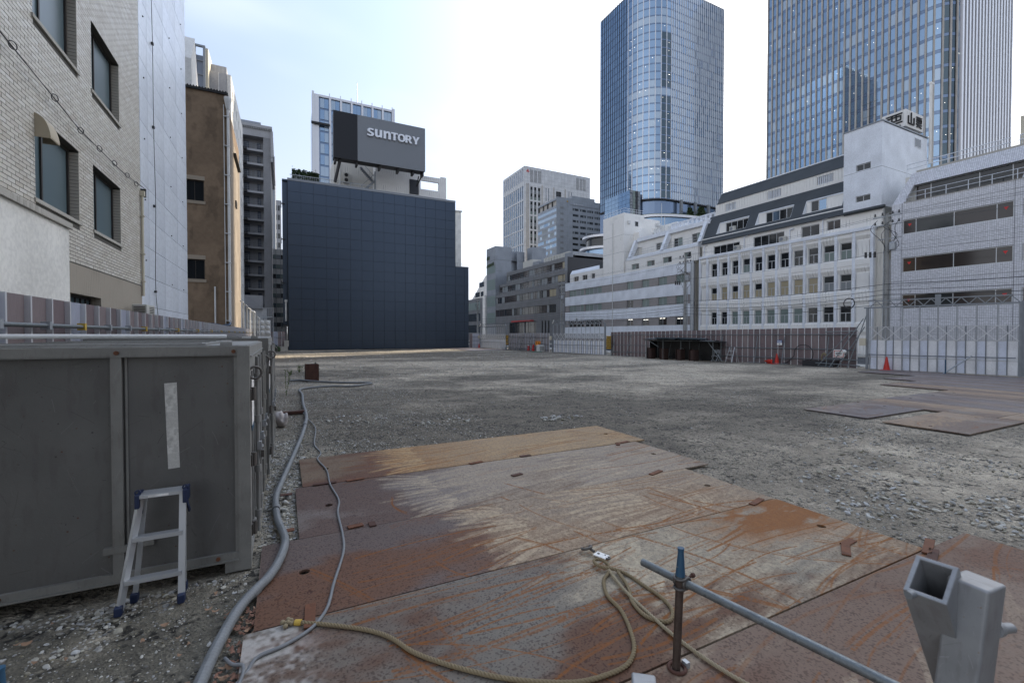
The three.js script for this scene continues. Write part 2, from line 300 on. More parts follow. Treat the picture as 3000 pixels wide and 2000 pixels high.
{ // wire with loops along the tiled wall
  const pts = [[-3.61, 6.85, -5], [-3.61, 6.44, -9.4], [-3.6, 6.25, -11.2], [-3.6, 6.18, -12.05], [-3.6, 6.17, -13.09], [-3.6, 6.2, -14.8], [-3.62, 6.37, -16.86]], m = mb();
  m.tube(pts, 0.007, 80, 5).tube(pts.map(([x, y, z], i) => [x + 0.03, y - 0.03 - 0.03 * (i % 2), z]), 0.005, 80, 5);
  for (const z of [-9.5, -10.9, -12.05, -13.09, -14.1, -15.1, -15.9]) { const y = z > -12 ? lerp(6.18, 6.44, (z + 12.05) / 2.65) : lerp(6.17, 6.25, (-z - 12) / 4.5); m.add(new THREE.TorusGeometry(0.06, 0.008, 5, 18).rotateY(Math.PI / 2 - 0.5).translate(-3.58, y - 0.02, z)); }
  m.box(-3.7, -3.58, 6.28, 6.34, -16.9, -16.84).rod([-3.6, 6.1, -16.87], [-3.6, 6.35, -16.87], 0.03);
  m.build('looped_wire', M.wire).userData = { label: 'black wire with small loops strung across the cream tiled wall', category: 'wire' };
}
{ // air conditioner at the foot of the concrete base
  const t = thing('air_conditioner', 'beige outdoor air conditioner at the foot of the concrete base beside the cladding', 'air conditioner', [-3.36, 2.25, -15.45]);
  mb().add(new RoundedBoxGeometry(0.32, 0.62, 0.82, 3, 0.02).translate(0, 0.31, 0)).build('casing', M.acunit, t);
  const g = mb(); for (let i = 0; i < 11; i++) g.box(-0.12, 0.12, 0.08 + i * 0.046, 0.098 + i * 0.046, 0.408, 0.418); g.build('grille', M.black, t);
  const f = mb(); for (let i = 0; i < 11; i++) f.box(0.158, 0.168, 0.08 + i * 0.046, 0.098 + i * 0.046, -0.3, 0.15); f.build('vent', M.black, t);
  mb().box(-0.14, 0.14, -2.25, -0.002, -0.36, 0.36).build('plinth', M.paleconc, t);
}
{ // tall white clad building
  const b = thing('clad_building', 'tall windowless building in pale blue metal panels beside the tiled building', 'building', [-3.7, 0, 0], LEFT);
  mb().box(16.83, 24.1, 0, 27, -11, -0.03).build('wall', M.seam, b);
  const it = []; let v = 0.2; const us = [16.84, 17.75, 19.9, 22.06, 24.1];
  for (let j = 0; v < 26.9; j++) { const v1 = Math.min(v + 0.91, 26.98); for (let i = 0; i + 1 < us.length; i++) it.push({ m: bm(us[i] + 0.009, us[i + 1] - 0.009, v + 0.008, v1 - 0.008, -0.03, 0.004 * rnd()), k: Math.floor(rnd() * 2), s: -Math.hypot(us[i] - 16, v - 6) }); v += 0.91; }
  pieces(b, 'panel', it, [M.clad, M.clad2]);
  const bolt = mb(); for (let j = 0; j < 28; j++) for (const u of [17.3, 20.9, 23.1]) bolt.add(new THREE.SphereGeometry(0.025, 6, 4).translate(u, 0.68 + j * 1.82 - (u > 20 ? 0.4 : 0), 0.012)); bolt.build('bolt', M.seam, b);
  mb().box(16.82, 24.12, 27.002, 27.2, -11.02, 0.05).build('roof', M.seam, b);
}
{
  const pts = [[-3.66, 26, -18.1], [-3.65, 20, -18.2], [-3.65, 13, -18.15], [-3.65, 11.3, -18.24], [-3.66, 8.6, -18.3], [-3.65, 6.2, -18.38], [-3.65, 5, -18.3], [-3.66, 3.4, -18.31], [-3.64, 2.4, -18.55]], m = mb().tube(pts, 0.009, 90, 5);
  for (const v of [11.35, 8.7, 6.19, 3.45]) m.box(-3.69, -3.63, v - 0.035, v + 0.035, -18.33, -18.24);
  m.build('hanging_cable', M.wire).userData = { label: 'thin black cable hanging down the pale blue metal clad wall', category: 'cable' };
}
{ // brown rendered building
  const b = thing('brown_building', 'old brown rendered building with two dark windows and a corner downpipe', 'building', [0, 0, -38]);
  const H = [[-5.95, -4.84, 11.28, 12.71], [-5.95, -4.84, 5.88, 7.25], [-9.4, -8.3, 11.28, 12.71]];
  wall('wall', M.brown, b, -13, -3.43, 0, 18.9, -0.35, 0, H);
  mb().box(-12.9, -3.45, 0, 18.6, -10, -0.36).build('building_core', M.brown, b);
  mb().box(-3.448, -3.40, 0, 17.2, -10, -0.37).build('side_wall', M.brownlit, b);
  for (const h of H) {
    const w = win(b, [h[0] + 0.02, h[1] - 0.02, h[2] + 0.02, h[3] - 0.02], -0.16, { cols: 2, fm: M.bronze, glass: [M.darkglass], f: 0.04 });
    mb().box(h[0] - 0.05, h[1] + 0.05, h[3] + 0.002, h[3] + 0.28, -0.05, 0.02).build('lintel', M.jamb, w);
    const s = mb(); for (let u = h[0] - 0.06; u < h[1] + 0.06; u += 0.09) s.box(u, u + 0.082, h[2] - 0.22, h[2] - 0.01, -0.1, 0.05); s.build('sill', M.jamb, w);
  }
  const cp = mb(); cp.box(-13.05, -3.35, 18.902, 19.05, -0.6, 0.12); for (let u = -13; u < -3.4; u += 0.17) cp.rod([u, 19.06, -0.55], [u, 19.06, 0.15], 0.06, 6); cp.build('parapet', M.black, b);
  const dp = mb().rod([-3.36, 2.7, 0.09], [-3.36, 17.9, 0.09], 0.085, 10).rod([-3.36, 17.9, 0.09], [-3.36, 18.55, 0.09], 0.12, 10, 0.24).rod([-3.36, 18.55, 0.09], [-3.36, 18.72, 0.09], 0.24, 10); 
  for (let v = 3; v < 18; v += 2.05) dp.box(-3.62, -3.25, v, v + 0.05, 0, 0.19); dp.build('downpipe', M.tank, b);
  mb().rod([-3.62, 1, 0.04], [-3.62, 18.2, 0.04], 0.03, 6).rod([-4.25, 0.5, 0.06], [-4.25, 5.4, 0.06], 0.05, 8).build('conduit', M.tank, b);
  const sl = mb(); sl.box(-3.42, -3.30, 12.4, 12.9, -6, -5.2).box(-3.42, -3.2, 16.2, 16.3, -8.6, -4).build('ledge', M.black, b);
}
{ // pipes in front of the brown building
  const m = mb(); m.tube([[-4.9, 2.75, -37.5], [-4.2, 2.72, -37.5], [-3.9, 2.6, -37.5], [-3.9, 1.5, -37.5]], 0.11, 30, 8).tube([[-3.36, 2.85, -37.8], [-3.4, 2.7, -37.6], [-3.7, 2.65, -37.5], [-3.85, 2.4, -37.5], [-3.85, 1, -37.5]], 0.1, 30, 8);
  m.build('drain_pipe', M.navy).userData = { label: 'dark drain pipes bending into the ground below the brown wall', category: 'pipe' };
  const p = thing('pipe_stack', 'bundle of vertical service pipes above the fence beyond the brown building', 'pipes', [-3.15, 0, -47]);
  [0, 0.22, 0.42, 0.66, 0.84, 1.02].forEach((x, i) => { const h = 4.9 - i * 0.25; mb().tube([[x, 0, -i], [x, h - 0.3, -i], [x + 0.02, h, -i + 0.05], [x - 0.3, h + 0.12, -i]], i === 3 ? 0.12 : 0.055, 24, 7).build('pipe', [M.galv, M.steelgrey, M.tank][i % 3], p); });
}
{ // tall hotel with sunlit side
  const b = thing('stepped_building', 'tall stepped grey building with a sunlit side of narrow windows', 'building', [0, 0, -48]);
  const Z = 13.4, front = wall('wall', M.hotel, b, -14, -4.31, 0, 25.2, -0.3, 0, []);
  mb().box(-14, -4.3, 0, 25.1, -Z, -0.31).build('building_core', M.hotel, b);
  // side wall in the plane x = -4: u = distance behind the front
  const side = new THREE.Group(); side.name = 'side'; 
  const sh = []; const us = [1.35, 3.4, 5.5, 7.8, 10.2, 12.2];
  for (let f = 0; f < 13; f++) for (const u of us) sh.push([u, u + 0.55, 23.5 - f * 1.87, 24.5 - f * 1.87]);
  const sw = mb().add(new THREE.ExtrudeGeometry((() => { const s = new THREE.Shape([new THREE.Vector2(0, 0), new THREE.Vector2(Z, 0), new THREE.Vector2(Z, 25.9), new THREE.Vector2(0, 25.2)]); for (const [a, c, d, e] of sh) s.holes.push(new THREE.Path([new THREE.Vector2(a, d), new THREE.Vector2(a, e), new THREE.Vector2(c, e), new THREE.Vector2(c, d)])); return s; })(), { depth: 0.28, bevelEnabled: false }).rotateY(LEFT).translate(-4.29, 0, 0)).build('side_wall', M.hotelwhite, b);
  pieces(b, 'window', sh.map(([a, c, d, e]) => ({ m: bm(-4.26, -4.2, d, e, -c, -a), k: 0, s: d })), [M.darkglass]);
  mb().box(-5.68, -4.42, 25.202, 26.3, -8, -1).build('roof_block', M.hotel, b);
  const w2 = mb(); for (const x of [-5.3, -5.0, -4.7]) w2.box(x, x + 0.02, 25.2, 26.3, -1, -0.985); w2.box(-4.95, -4.9, 18, 25.2, 0, 0.06).build('panel_joint', M.tank, b);
  const sc = mb(); for (let i = 0; i < 6; i++) sc.box(-9.5, -5.85, 19.5 + i * 1.18, 19.56 + i * 1.18, 0.9, 0.96); for (let x = -9.5; x < -5.8; x += 0.6) sc.box(x, x + 0.05, 18, 26.6, 0.9, 0.97); sc.box(-5.95, -5.78, 18, 26.7, 0.8, 0.99).box(-9.5, -5.78, 26.6, 26.75, 0.8, 1.0); sc.build('screen_frame', M.steelgrey, b);
  mb().box(-9.5, -5.95, 18.3, 25.9, 0.84, 0.86).build('screen', M.mesh, b);
  mb().box(-5.78, -5.6, 18, 26.66, -3, 0.79).build('screen_return', M.beige, b);
}
{ // small pitched roof just showing left of the brown parapet
  const m = mb(); m.prism([[-42, 19], [-38.5, 19], [-38.5, 21.2], [-40, 23.4]], -9.5, -5.55).build('roof_hut', M.hotelwhite).userData = { label: 'small pale roof hut with a dark sloping edge behind the brown parapet', category: 'roof hut' };
}
{ // grey apartment block with balconies
  const b = thing('balcony_building', 'dark grey apartment block with a column of open balconies and heavy cornice', 'building', [0, 0, -75]);
  mb().box(-9, -1.42, 0, 31.3, -16, -1.25).build('wall', M.balcgrey, b);
  mb().box(-2.36, -1.42, 0, 30.3, -1.24, 0).build('pier', M.balcgrey, b);
  mb().box(-6.6, -4.9, 0, 30.3, -1.24, 0).build('pier', M.balcgrey, b);
  mb().box(-6.6, -1.42, 30.302, 31.5, -1.24, 0.02).build('frieze', M.hotel, b);
  mb().box(-6.8, -1.2, 31.502, 31.9, -16.2, 0.35).build('cornice', M.hotel, b);
  const de = mb(); for (let x = -6.7; x < -1.3; x += 0.22) de.box(x, x + 0.1, 31.33, 31.5, 0.022, 0.25); de.build('dentil', M.stonelt, b);
  mb().box(-1.41, -1.1, 26.9, 31.3, -14, 0.2).box(-1.41, -1.0, 27.6, 27.9, -14, 0.3).build('cornice_return', M.hotel, b);
  mb().box(-6.5, -2.66, 31.902, 32.6, -8, -0.6).build('penthouse', M.greycladlt, b);
  for (let f = 0; f < 12; f++) {
    const v = 28.5 - f * 1.985, s = mb().box(-4.89, -2.37, v - 0.28, v, -1.24, -0.05).build('balcony', f < 5 ? M.hotel : M.balcgrey, b);
    const r = mb(); for (const h of [0.3, 0.55, 0.78]) r.box(-4.85, -2.4, v + h, v + h + 0.025, -0.09, -0.06); for (let x = -4.85; x < -2.3; x += 0.49) r.box(x, x + 0.03, v, v + 0.8, -0.09, -0.06); r.build('railing', M.steelgrey, s);
    mb().box(-3.2, -2.75, v + 0.002, v + 1.35, -1.245, -1.2).build('door', M.doorblue, s);
    mb().box(-5.05, -4.2, v + 0.002, v + 1.4, -1.245, -1.18).build('door', M.doorblue, s);
    mb().box(-5.4, -4.4, v - 0.35, v - 0.02, -0.04, 0.5).build('ledge', M.black, s);
  }
}
{ // white block with window bands, far end of the lane
  const b = thing('window_band_block', 'narrow white block with bands of pale windows at the end of the lane', 'building', [0, 0, -85]);
  mb().box(-1.75, 0.6, 0, 16.1, -9, 0).build('wall', M.hotelwhite, b);
  for (let f = 0; f < 8; f++) for (let i = 0; i < 3; i++) mb().box(-1.62 + i * 0.68, -1.0 + i * 0.68, 15.0 - f * 1.6 - 0.55, 15.0 - f * 1.6 + 0.15, 0.002, 0.03).build('window', [M.blindgreen, M.blindgrey, M.darkglass, M.frost][(f * 3 + i * 5) % 4], b);
  const g = mb(); for (let i = 0; i < 4; i++) g.box(-1.68 + i * 0.68, -1.63 + i * 0.68, 1, 16, 0.001, 0.05); g.build('mullion', M.steelgrey, b);
  const s = thing('slab_tower', 'slim pale slab tower in the gap left of the dark blue wall', 'building', [0, 0, -125]);
  mb().box(-2.9, -1.5, 0, 45, -20, 0).build('wall', M.greycladlt, s);
  const t = thing('lane_tower', 'grey tower with rows of small windows far down the lane', 'building', [0, 0, -150]);
  mb().box(-2.1, -0.3, 0, 41, -30, 0).build('wall', M.hotel, t);
  const w = []; for (let f = 0; f < 14; f++) for (let i = 0; i < 2; i++) w.push({ m: bm(-1.9 + i * 0.8, -1.4 + i * 0.8, 38 - f * 2.7, 39.5 - f * 2.7, 0, 0.05), k: 0, s: 0 }); pieces(t, 'window', w, [M.darkglass2]);
}
{ // low plant rooms, water tank and rails below the apartment block
  const b = thing('plant_room', 'low pale grey plant room stepped above the water tank', 'plant room', [0, 0, -66]);
  mb().box(-6, -1.9, 0, 5.3, -3, -1).build('wall', M.stonelt, b); mb().box(-6, -2.3, 5.302, 7.0, -3, -0.6).build('upper_storey', M.hotel, b);
  const t = thing('water_tank', 'white panel water tank with domed panels above the mauve fence', 'water tank', [0, 0, -58]);
  mb().box(-3.6, -1.30, 0, 3.62, -2, -0.05).build('shell', M.tank, t);
  for (let i = 0; i < 4; i++) for (let j = 0; j < 3; j++) {
    mb().box(-3.5 + i * 0.56, -2.96 + i * 0.56, 1.95 + j * 0.55, 2.48 + j * 0.55, -0.05, -0.02).build('panel', M.tank, t);
    mb().add(new THREE.SphereGeometry(0.25, 16, 8, 0, Math.PI * 2, 0, Math.PI / 2).scale(1, 0.5, 1).rotateX(Math.PI / 2).translate(-3.23 + i * 0.56, 2.215 + j * 0.55, -0.022)).build('dome', M.tank, t);
  }
  mb().rod([-2.3, 1, 0.12], [-2.3, 3.95, 0.12], 0.05).rod([-2.3, 3.9, 0.12], [-1.6, 3.85, 0.12], 0.035).build('pipe', M.galv, t);
  const r = mb(); for (let i = 0; i < 7; i++) r.box(-2.1 + i * 0.18, -2.06 + i * 0.18, 4.1, 5.1, -61.02, -61); r.box(-2.1, -1.0, 5.1, 5.15, -61.02, -61).box(-2.1, -1.0, 4.0, 4.1, -61.5, -60.5).box(-2.1, -2.0, 0, 4, -61.2, -61).box(-1.1, -1.0, 0, 4, -61.2, -61);
  r.build('roof_railing', M.galv).userData = { label: 'grey metal railing on a small deck above the water tank', category: 'railing' };
}
// ================================================================ dark blue building with the rooftop sign
const font = await new FontLoader().loadAsync('fonts/droid/droid_sans_bold.typeface.json');
{
  const b = thing('dark_panel_building', 'big windowless building clad in dark navy square panels', 'building', [0, 0, -64]);
  mb().box(0.6, 22.87, 0, 21.5, -16, -0.06).box(22.87, 24.95, 0, 11.95, -16, -0.06).build('wall', M.black, b);
  const xs = [0.62, 2.15, 3.62, 5.13, 6.57, 8.09, 9.56, 11.04, 12.49, 13.97, 15.45, 16.90, 18.35, 19.86, 21.33, 22.85, 24.25, 24.93], it = [];
  for (let j = -1; j < 15; j++) for (let i = 0; i + 1 < xs.length; i++) {
    const v0 = j < 0 ? 0.02 : 1.14 + j * 1.349, v1 = j < 0 ? 1.14 : v0 + 1.349; if (i > 14 && v1 > 12) continue;
    it.push({ m: bm(xs[i] + 0.015, xs[i + 1] - 0.015, v0 + 0.015, v1 - 0.015, -0.055, -0.004 + 0.003 * rnd()), k: Math.floor(rnd() * 3), s: 1 });
  }
  pieces(b, 'panel', it, [M.navy, M.navy2, M.navy3]);
  mb().box(0.6, 22.87, 21.39, 21.68, -0.3, 0.03).box(22.872, 24.95, 11.95, 12.08, -0.3, 0.03).build('coping', M.louvre, b);
  mb().box(0.02, 0.58, 3.2, 21.4, -14, -0.8).build('side_recess', M.navy3, b);
  mb().box(0.0, 0.6, 21.42, 21.62, -14, -0.5).build('side_coping', M.navy, b);
  const du = mb().rod([0.36, 3.7, -0.5], [0.36, 6.1, -0.5], 0.12, 10).box(0.2, 0.52, 6.1, 6.4, -0.7, -0.35); du.build('duct', M.tank, b);
  const br = mb(); for (const v of [3.2, 8.5, 14, 18.5]) br.box(-0.15, 0.3, v, v + 0.1, -0.8, -0.6).box(-0.15, -0.08, v - 0.5, v + 0.3, -0.8, -0.6); br.build('bracket', M.black, b);
  // penthouse
  const P = mb().box(12.1, 18.76, 21.5, 27.4, -12, -4).build('penthouse', M.white, b);
  mb().box(6.71, 12.08, 21.5, 27.3, -12, -6.2).build('stair_wall', M.offwhite, b);
  mb().box(17.05, 18.45, 23.0, 25.2, -4.0, -3.95).build('vent_panel', M.louvredark, b);
  mb().box(18.77, 22.8, 25.3, 26.0, -4.4, -4.02).box(21.6, 22.8, 21.5, 25.298, -4.4, -4.03).box(18.77, 21.598, 21.5, 24.0, -4.4, -4.04).box(21.9, 22.8, 26.002, 26.25, -4.4, -4.02).build('screen_wall', M.white, b);
  mb().box(18.8, 22.7, 21.5, 24.6, -9, -8).build('rear_wall', M.plaster, b);
  const st = mb(); for (let i = 0; i < 9; i++) st.box(10.2 + i * 0.2, 10.45 + i * 0.2, 25.9 - i * 0.2, 25.95 - i * 0.2, -5.6, -4.6); for (let i = 0; i < 10; i++) st.box(10.1 + i * 0.18, 10.3 + i * 0.18, 22.1 + i * 0.2, 22.15 + i * 0.2, -4.5, -3.6);
  st.beam([10.1, 26.0, -4.6], [12.0, 24.0, -4.6], 0.08, 0.3).beam([10.0, 22.0, -3.6], [12.0, 24.1, -3.6], 0.08, 0.3).rod([10.1, 27.0, -4.6], [12, 25.0, -4.6], 0.03).rod([10.0, 23, -3.6], [12, 25.1, -3.6], 0.03).rod([12, 21.5, -3.7], [12, 25.4, -3.7], 0.09); st.build('fire_stair', M.steelgrey, b);
  const ac = mb().box(7.9, 8.7, 23.9, 25.3, -6.1, -5.6).build('air_conditioner', M.acunit, b); for (const v of [24.25, 24.95]) mb().add(new THREE.CylinderGeometry(0.26, 0.26, 0.03, 16).rotateX(Math.PI / 2).translate(8.3, v, -5.585)).build('fan', M.black, ac);
  mb().rod([7.5, 21.5, -6], [7.5, 27.2, -6], 0.07).rod([12.02, 21.5, -4.1], [12.02, 25, -4.1], 0.08).build('pipe', M.tank, b);
  const rl = mb(); for (let x = 1.0; x < 11.5; x += 0.22) rl.box(x, x + 0.025, 21.5, 22.75, -2.02, -2); rl.box(0.9, 11.6, 22.74, 22.8, -2.04, -1.98).box(0.9, 11.6, 21.7, 21.75, -2.04, -1.98); for (let x = 5.4; x < 11.6; x += 1.5) rl.box(x, x + 0.06, 21.5, 22.8, -2.04, -1.98); rl.build('railing', M.galv, b);
  // rooftop sign
  const s = thing('rooftop_sign', 'large grey louvred rooftop sign with pale raised letters on the navy building', 'sign', [0, 0, -63.7]);
  mb().box(6.08, 18.22, 25.15, 31.15, -1.6, -0.12).build('sign_box', M.louvredark, s);
  const A = mb(), B = mb(); for (let i = 0; i < 61; i++) { const v = 25.12 + i * 0.1; A.box(6.04, 9.04, v, v + 0.062, -0.12, 0.0); B.box(9.06, 18.25, v, v + 0.074, -0.12, 0.0); }
  A.build('dark_slat', M.louvredark, s, 'stuff'); B.box(9.05, 18.24, 25.12, 31.2, -0.13, -0.035).build('slat', M.louvre, s, 'stuff');
  const wsp = [10.28, 11.28, 12.42, 13.42, 14.34, 15.38, 16.36], ww = [0.86, 0.94, 0.96, 0.92, 1.04, 0.98, 1.02];
  'SunTORY'.split('').forEach((ch, i) => {
    const g = new TextGeometry(ch, { font, size: 1, depth: 0.16, curveSegments: 8, bevelEnabled: true, bevelThickness: 0.012, bevelSize: 0.012, bevelSegments: 1 }); g.computeBoundingBox();
    const bb = g.boundingBox; g.translate(-bb.min.x, -bb.min.y, 0).scale(ww[i] / (bb.max.x - bb.min.x), 1.06 / (bb.max.y - bb.min.y), 1).translate(wsp[i], 28.62, 0.05); mb().add(g).build('letter', M.letter, s);
  });
  const lg = mb(); for (const x of [6.3, 9.0, 12, 14.5, 16.6, 18]) lg.box(x - 0.12, x + 0.12, 24.6, 25.13, -1.4, -0.3); lg.beam([6.3, 22.2, -1.2], [6.9, 25.1, -0.4], 0.28).beam([17.6, 23.6, -2.4], [18.1, 25.1, -0.5], 0.12).beam([17.9, 25.1, -2.2], [17.6, 23.6, -2.4], 0.12); lg.build('support', M.black, s);
  // clipped roof hedge
  const hd = thing('roof_hedge', 'dark clipped hedge behind the railing on the navy building roof', 'hedge', [0, 21.5, -67]);
  const f = [], g0 = new THREE.PlaneGeometry(0.16, 0.11); for (let i = 0; i < 3200; i++) { const x = 1.2 + rnd() * 3.3, top = 2.25 - (x - 1.2) * 0.02 + 0.22 * (vn(x * 3, 4) - 0.5) + (rnd() < 0.01 ? 0.5 * rnd() : 0); f.push(g0.clone().rotateX(rr(-1.5, 1.5)).rotateY(rr(0, 6)).translate(x, Math.pow(rnd(), 0.6) * top, rr(-0.5, 0.5))); }
  mb().add(mergeGeometries(f)).build('foliage', M.shrub, hd); mb().box(1.2, 4.5, 0, 0.4, -0.45, 0.45).build('planter', M.louvredark, hd);
}
{ // beige neighbour just showing at the right of the navy building
  const b = thing('beige_block', 'thin beige edge of a block showing behind the navy building on the right', 'building', [0, 0, -90]);
  mb().box(28, 33.4, 0, 27.5, -10, 0).build('wall', M.plaster, b); mb().box(27.8, 33.6, 27.502, 27.7, -10.2, 0.2).build('roof', M.offwhite, b);
  const r = mb(); for (let x = 23; x < 24.9; x += 0.3) r.box(x, x + 0.03, 12.08, 12.6, -64.42, -64.4); r.box(22.9, 24.9, 12.6, 12.63, -64.43, -64.39); r.build('step_railing', M.galv).userData = { label: 'thin metal railing on the lower step of the navy building', category: 'railing' };
}
{ // pale glazed tower behind the sign
  const b = thing('pale_glazed_tower', 'pale glass tower with white fins rising behind the rooftop sign', 'tower', [0, 0, -180]);
  mb().box(10.6, 39.4, 0, 88, -22, -0.4).build('core', M.spandrel, b);
  mb().box(9.9, 12.2, 0, 88.6, -1, 0.35).box(12.2, 39.4, 87.9, 88.7, -1, 0.2).box(38.6, 39.4, 0, 89.2, -1, 0.4).box(9.9, 10.6, 60, 89.4, -1, 0.5).build('frame', M.finwhite, b);
  const it = [], fin = mb(), xs = []; for (let i = 0; i <= 7; i++) xs.push(12.2 + i * 3.77);
  for (let i = 0; i < 7; i++) { fin.box(xs[i + 1] - 0.35, xs[i + 1] + 0.35, 45, 88.4, -0.3, 0.55).box(xs[i + 1] - 0.3, xs[i + 1] - 0.06, 88.4, 89.6, 0, 0.5); for (let f = 0; f < 11; f++) for (let k = 0; k < 2; k++) it.push({ m: bm(xs[i] + 0.45 + k * 1.42, xs[i] + 1.82 + k * 1.42, 84.2 - f * 4.1, 87.6 - f * 4.1, -0.38, -0.2), k: Math.floor(rnd() * 3), s: -f }); }
  fin.build('fin', M.finwhite, b, 'stuff'); pieces(b, 'pane', it, [M.curtain3, M.curtain3, M.curtain]);
  mb().box(9.6, 15.8, 77.6, 78.3, 0.5, 1.2).build('cradle_rail', M.black, b);
  mb().rod([25.8, 88, -2], [25.8, 97.8, -2], 0.18, 6, 0.05).build('antenna', M.galv, b);
}
// ================================================================ right row; local u = z, v = y, n towards the site
{ // white office building with the grid of windows, grey mansard and stair tower
  const b = thing('mansard_office', 'white office building with grey mansard, window grid and a tall stair tower', 'building', [52, 0, 0], RIGHT);
  const cols = [[-43.3, -42.35], [-41.7, -40.75], [-40.1, -39.15], [-38.55, -37.55], [-36.92, -35.9], [-35.31, -34.25], [-33.7, -32.6], [-32.1, -31.0], [-30.5, -29.4], [-28.9, -27.8], [-27.26, -26.15]];
  const rows = [[9.78, 11.55], [6.55, 8.28], [3.30, 5.0]], holes = [];
  for (const [v0, v1] of rows) for (const [a, c] of cols) holes.push([a, c, v0, v1]);
  wall('wall', M.white, b, -45.1, -24.15, 0, 12.7, -0.62, -0.24, holes);
  mb().box(-45.1, -23.55, 0, 12.6, -14, -0.64).build('building_core', M.offwhite, b);
  const edges = [-43.75]; for (let i = 0; i + 1 < cols.length; i++) edges.push((cols[i][1] + cols[i + 1][0]) / 2); edges.push(-25.85);
  edges.push(-45.0, -24.25); for (const u of edges) mb().box(u - 0.13, u + 0.13, 0, 12.42, -0.239, 0.06).build('pier', M.bandwhite, b);
  edges.sort((p, q) => p - q);
  for (let i = 0; i + 1 < edges.length; i++) {
    const a = edges[i] + 0.132, c = edges[i + 1] - 0.132, blank = i === 0 || i === edges.length - 2;
    for (const [v0, v1] of [[5.0, 6.55], [8.28, 9.78], [11.55, 12.42], [1.9, 3.3]]) mb().prism([[-0.238, v0 + (v1 > 12 ? 0.06 : 0.05)], [-0.02, v0 + 0.42], [-0.02, v0 + 0.72], [0.02, v0 + 0.76], [0.02, v1 > 12 ? v1 : v1 - 0.16], [-0.1, v1 > 12 ? v1 : v1 - 0.04], [-0.238, v1 > 12 ? v1 : v1 - 0.02]].map(([n, v]) => [n, v]), a, c).build('spandrel', M.white, b);
    if (blank) for (const [v0, v1] of rows) mb().box(a + 0.15, c - 0.15, v0 - 0.05, v1 - 0.1, -0.238, -0.1).build('blank_panel', M.whitepaint, b);
  }
  mb().box(-45.1, -24.1, 12.422, 12.75, -0.62, 0.12).build('cornice', M.bandwhite, b);
  const gl = [M.darkglass, M.darkglass2, M.blindgrey, M.blindgreen, M.blindbeige]; 
  holes.forEach((h, i) => { const r = Math.floor(i / 11), c = i % 11; let g; if (r === 0) g = c === 3 || c > 8 ? [M.blindgreen, M.darkglass2, M.darkglass] : [M.darkglass]; else if (r === 1) g = c === 0 || c === 2 || c === 4 ? [M.blindbeige, M.blindbeige, M.darkglass] : c < 9 ? [M.blindbeige] : [M.blindgrey, M.darkglass2, M.darkglass2]; else g = c < 2 ? [M.darkglass] : c < 8 ? [M.blindgreen] : [M.darkglass2, M.blindgreen, M.darkglass];
    const o = win(b, [h[0] + 0.01, h[1] - 0.01, h[2] + 0.01, h[3] - 0.01], -0.36, { cols: 1, rows: [0.56], glass: [g[0], g[2] ?? g[0]], f: 0.07 }); const u = (h[0] + h[1]) / 2; mb().box(u - 0.035, u + 0.035, h[2] + 0.08, lerp(h[2], h[3], 0.54), -0.40, -0.355).build('mullion', M.alu, o); });
  // set-back fifth floor
  const f5 = [[-43.05, -39.1, 12.75, 13.9], [-37.2, -33.3, 12.75, 14.05], [-31.35, -29.4, 12.9, 14.1], [-28.65, -27.3, 13.15, 14.15]];
  wall('upper_wall', M.white, b, -44.9, -23.55, 12.6, 15.2, -0.7, -0.35, f5.map(([a, c, d, e]) => [a, c, Math.max(d, 12.78), e]));
  f5.forEach(([a, c, d, e], i) => win(b, [a + 0.01, c - 0.01, Math.max(d, 12.78) + 0.01, e - 0.01], -0.45, { cols: i < 2 ? 4 : 2, glass: i === 3 ? [M.brownglass] : [M.darkglass], f: 0.06 }));
  // mansard slope with three cut-out terraces
  const at = (v) => -0.05 - (v - 14.45) * 0.47, dor = [[-42.9, -38.45], [-37.2, -32.75], [-31.4, -27.3]];
  const slab = (u0, u1, v0, v1) => mb().prism([[at(v0), v0], [at(v1), v1], [at(v1) - 0.3, v1], [at(v0) - 0.3, v0]], u0, u1);
  slab(-44.9, -26.9, 14.45, 15.56).build('mansard', M.slate, b); slab(-44.9, -26.9, 17.12, 18.45).build('mansard', M.slate, b);
  [[-44.9, dor[0][0]], [dor[0][1], dor[1][0]], [dor[1][1], dor[2][0]], [dor[2][1], -26.9]].forEach(([a, c]) => slab(a, c, 15.562, 17.118).build('mansard', M.slate, b));
  mb().prism([[-0.2, 14.3], [0.1, 14.42], [-0.02, 14.62], [-0.35, 14.62]], -26.89, -23.3).build('ledge', M.slate, b);
  dor.forEach(([a, c], i) => {
    const back = -1.32, ws = i === 2 ? [[a + 0.5, c - 1.9, 15.75, 17.0]] : [[a + 0.95, c - 0.05, 15.7, 16.95]];
    wall('dormer_wall', M.whitepaint, b, a, c, 15.57, 17.12, back - 0.15, back, ws);
    for (const u of [a - 0.03, c - 0.03]) mb().prism([[at(15.57) - 0.02, 15.57], [at(17.1) - 0.02, 17.1], [back, 17.1], [back, 15.57]], u, u + 0.06).build('dormer_cheek', M.bandwhite, b);
    win(b, [ws[0][0] + 0.01, ws[0][1] - 0.01, ws[0][2] + 0.01, ws[0][3] - 0.01], back - 0.04, { cols: i === 2 ? 2 : 4, glass: i === 0 ? [M.darkglass] : [M.darkglass2, M.curtain4, M.darkglass], f: 0.07 });
    mb().box(a - 0.1, c + 0.05, 15.5, 15.569, back, at(15.56)).build('dormer_floor', M.offwhite, b);
    mb().box(a + 0.1, c, 17.02, 17.14, back, at(17.1) + 0.04).build('dormer_head', M.bandwhite, b);
  });
  // clerestory and upper roof
  mb().box(-44.6, -26.9, 14.6, 18.4, -14, -2.2).build('attic', M.offwhite, b);
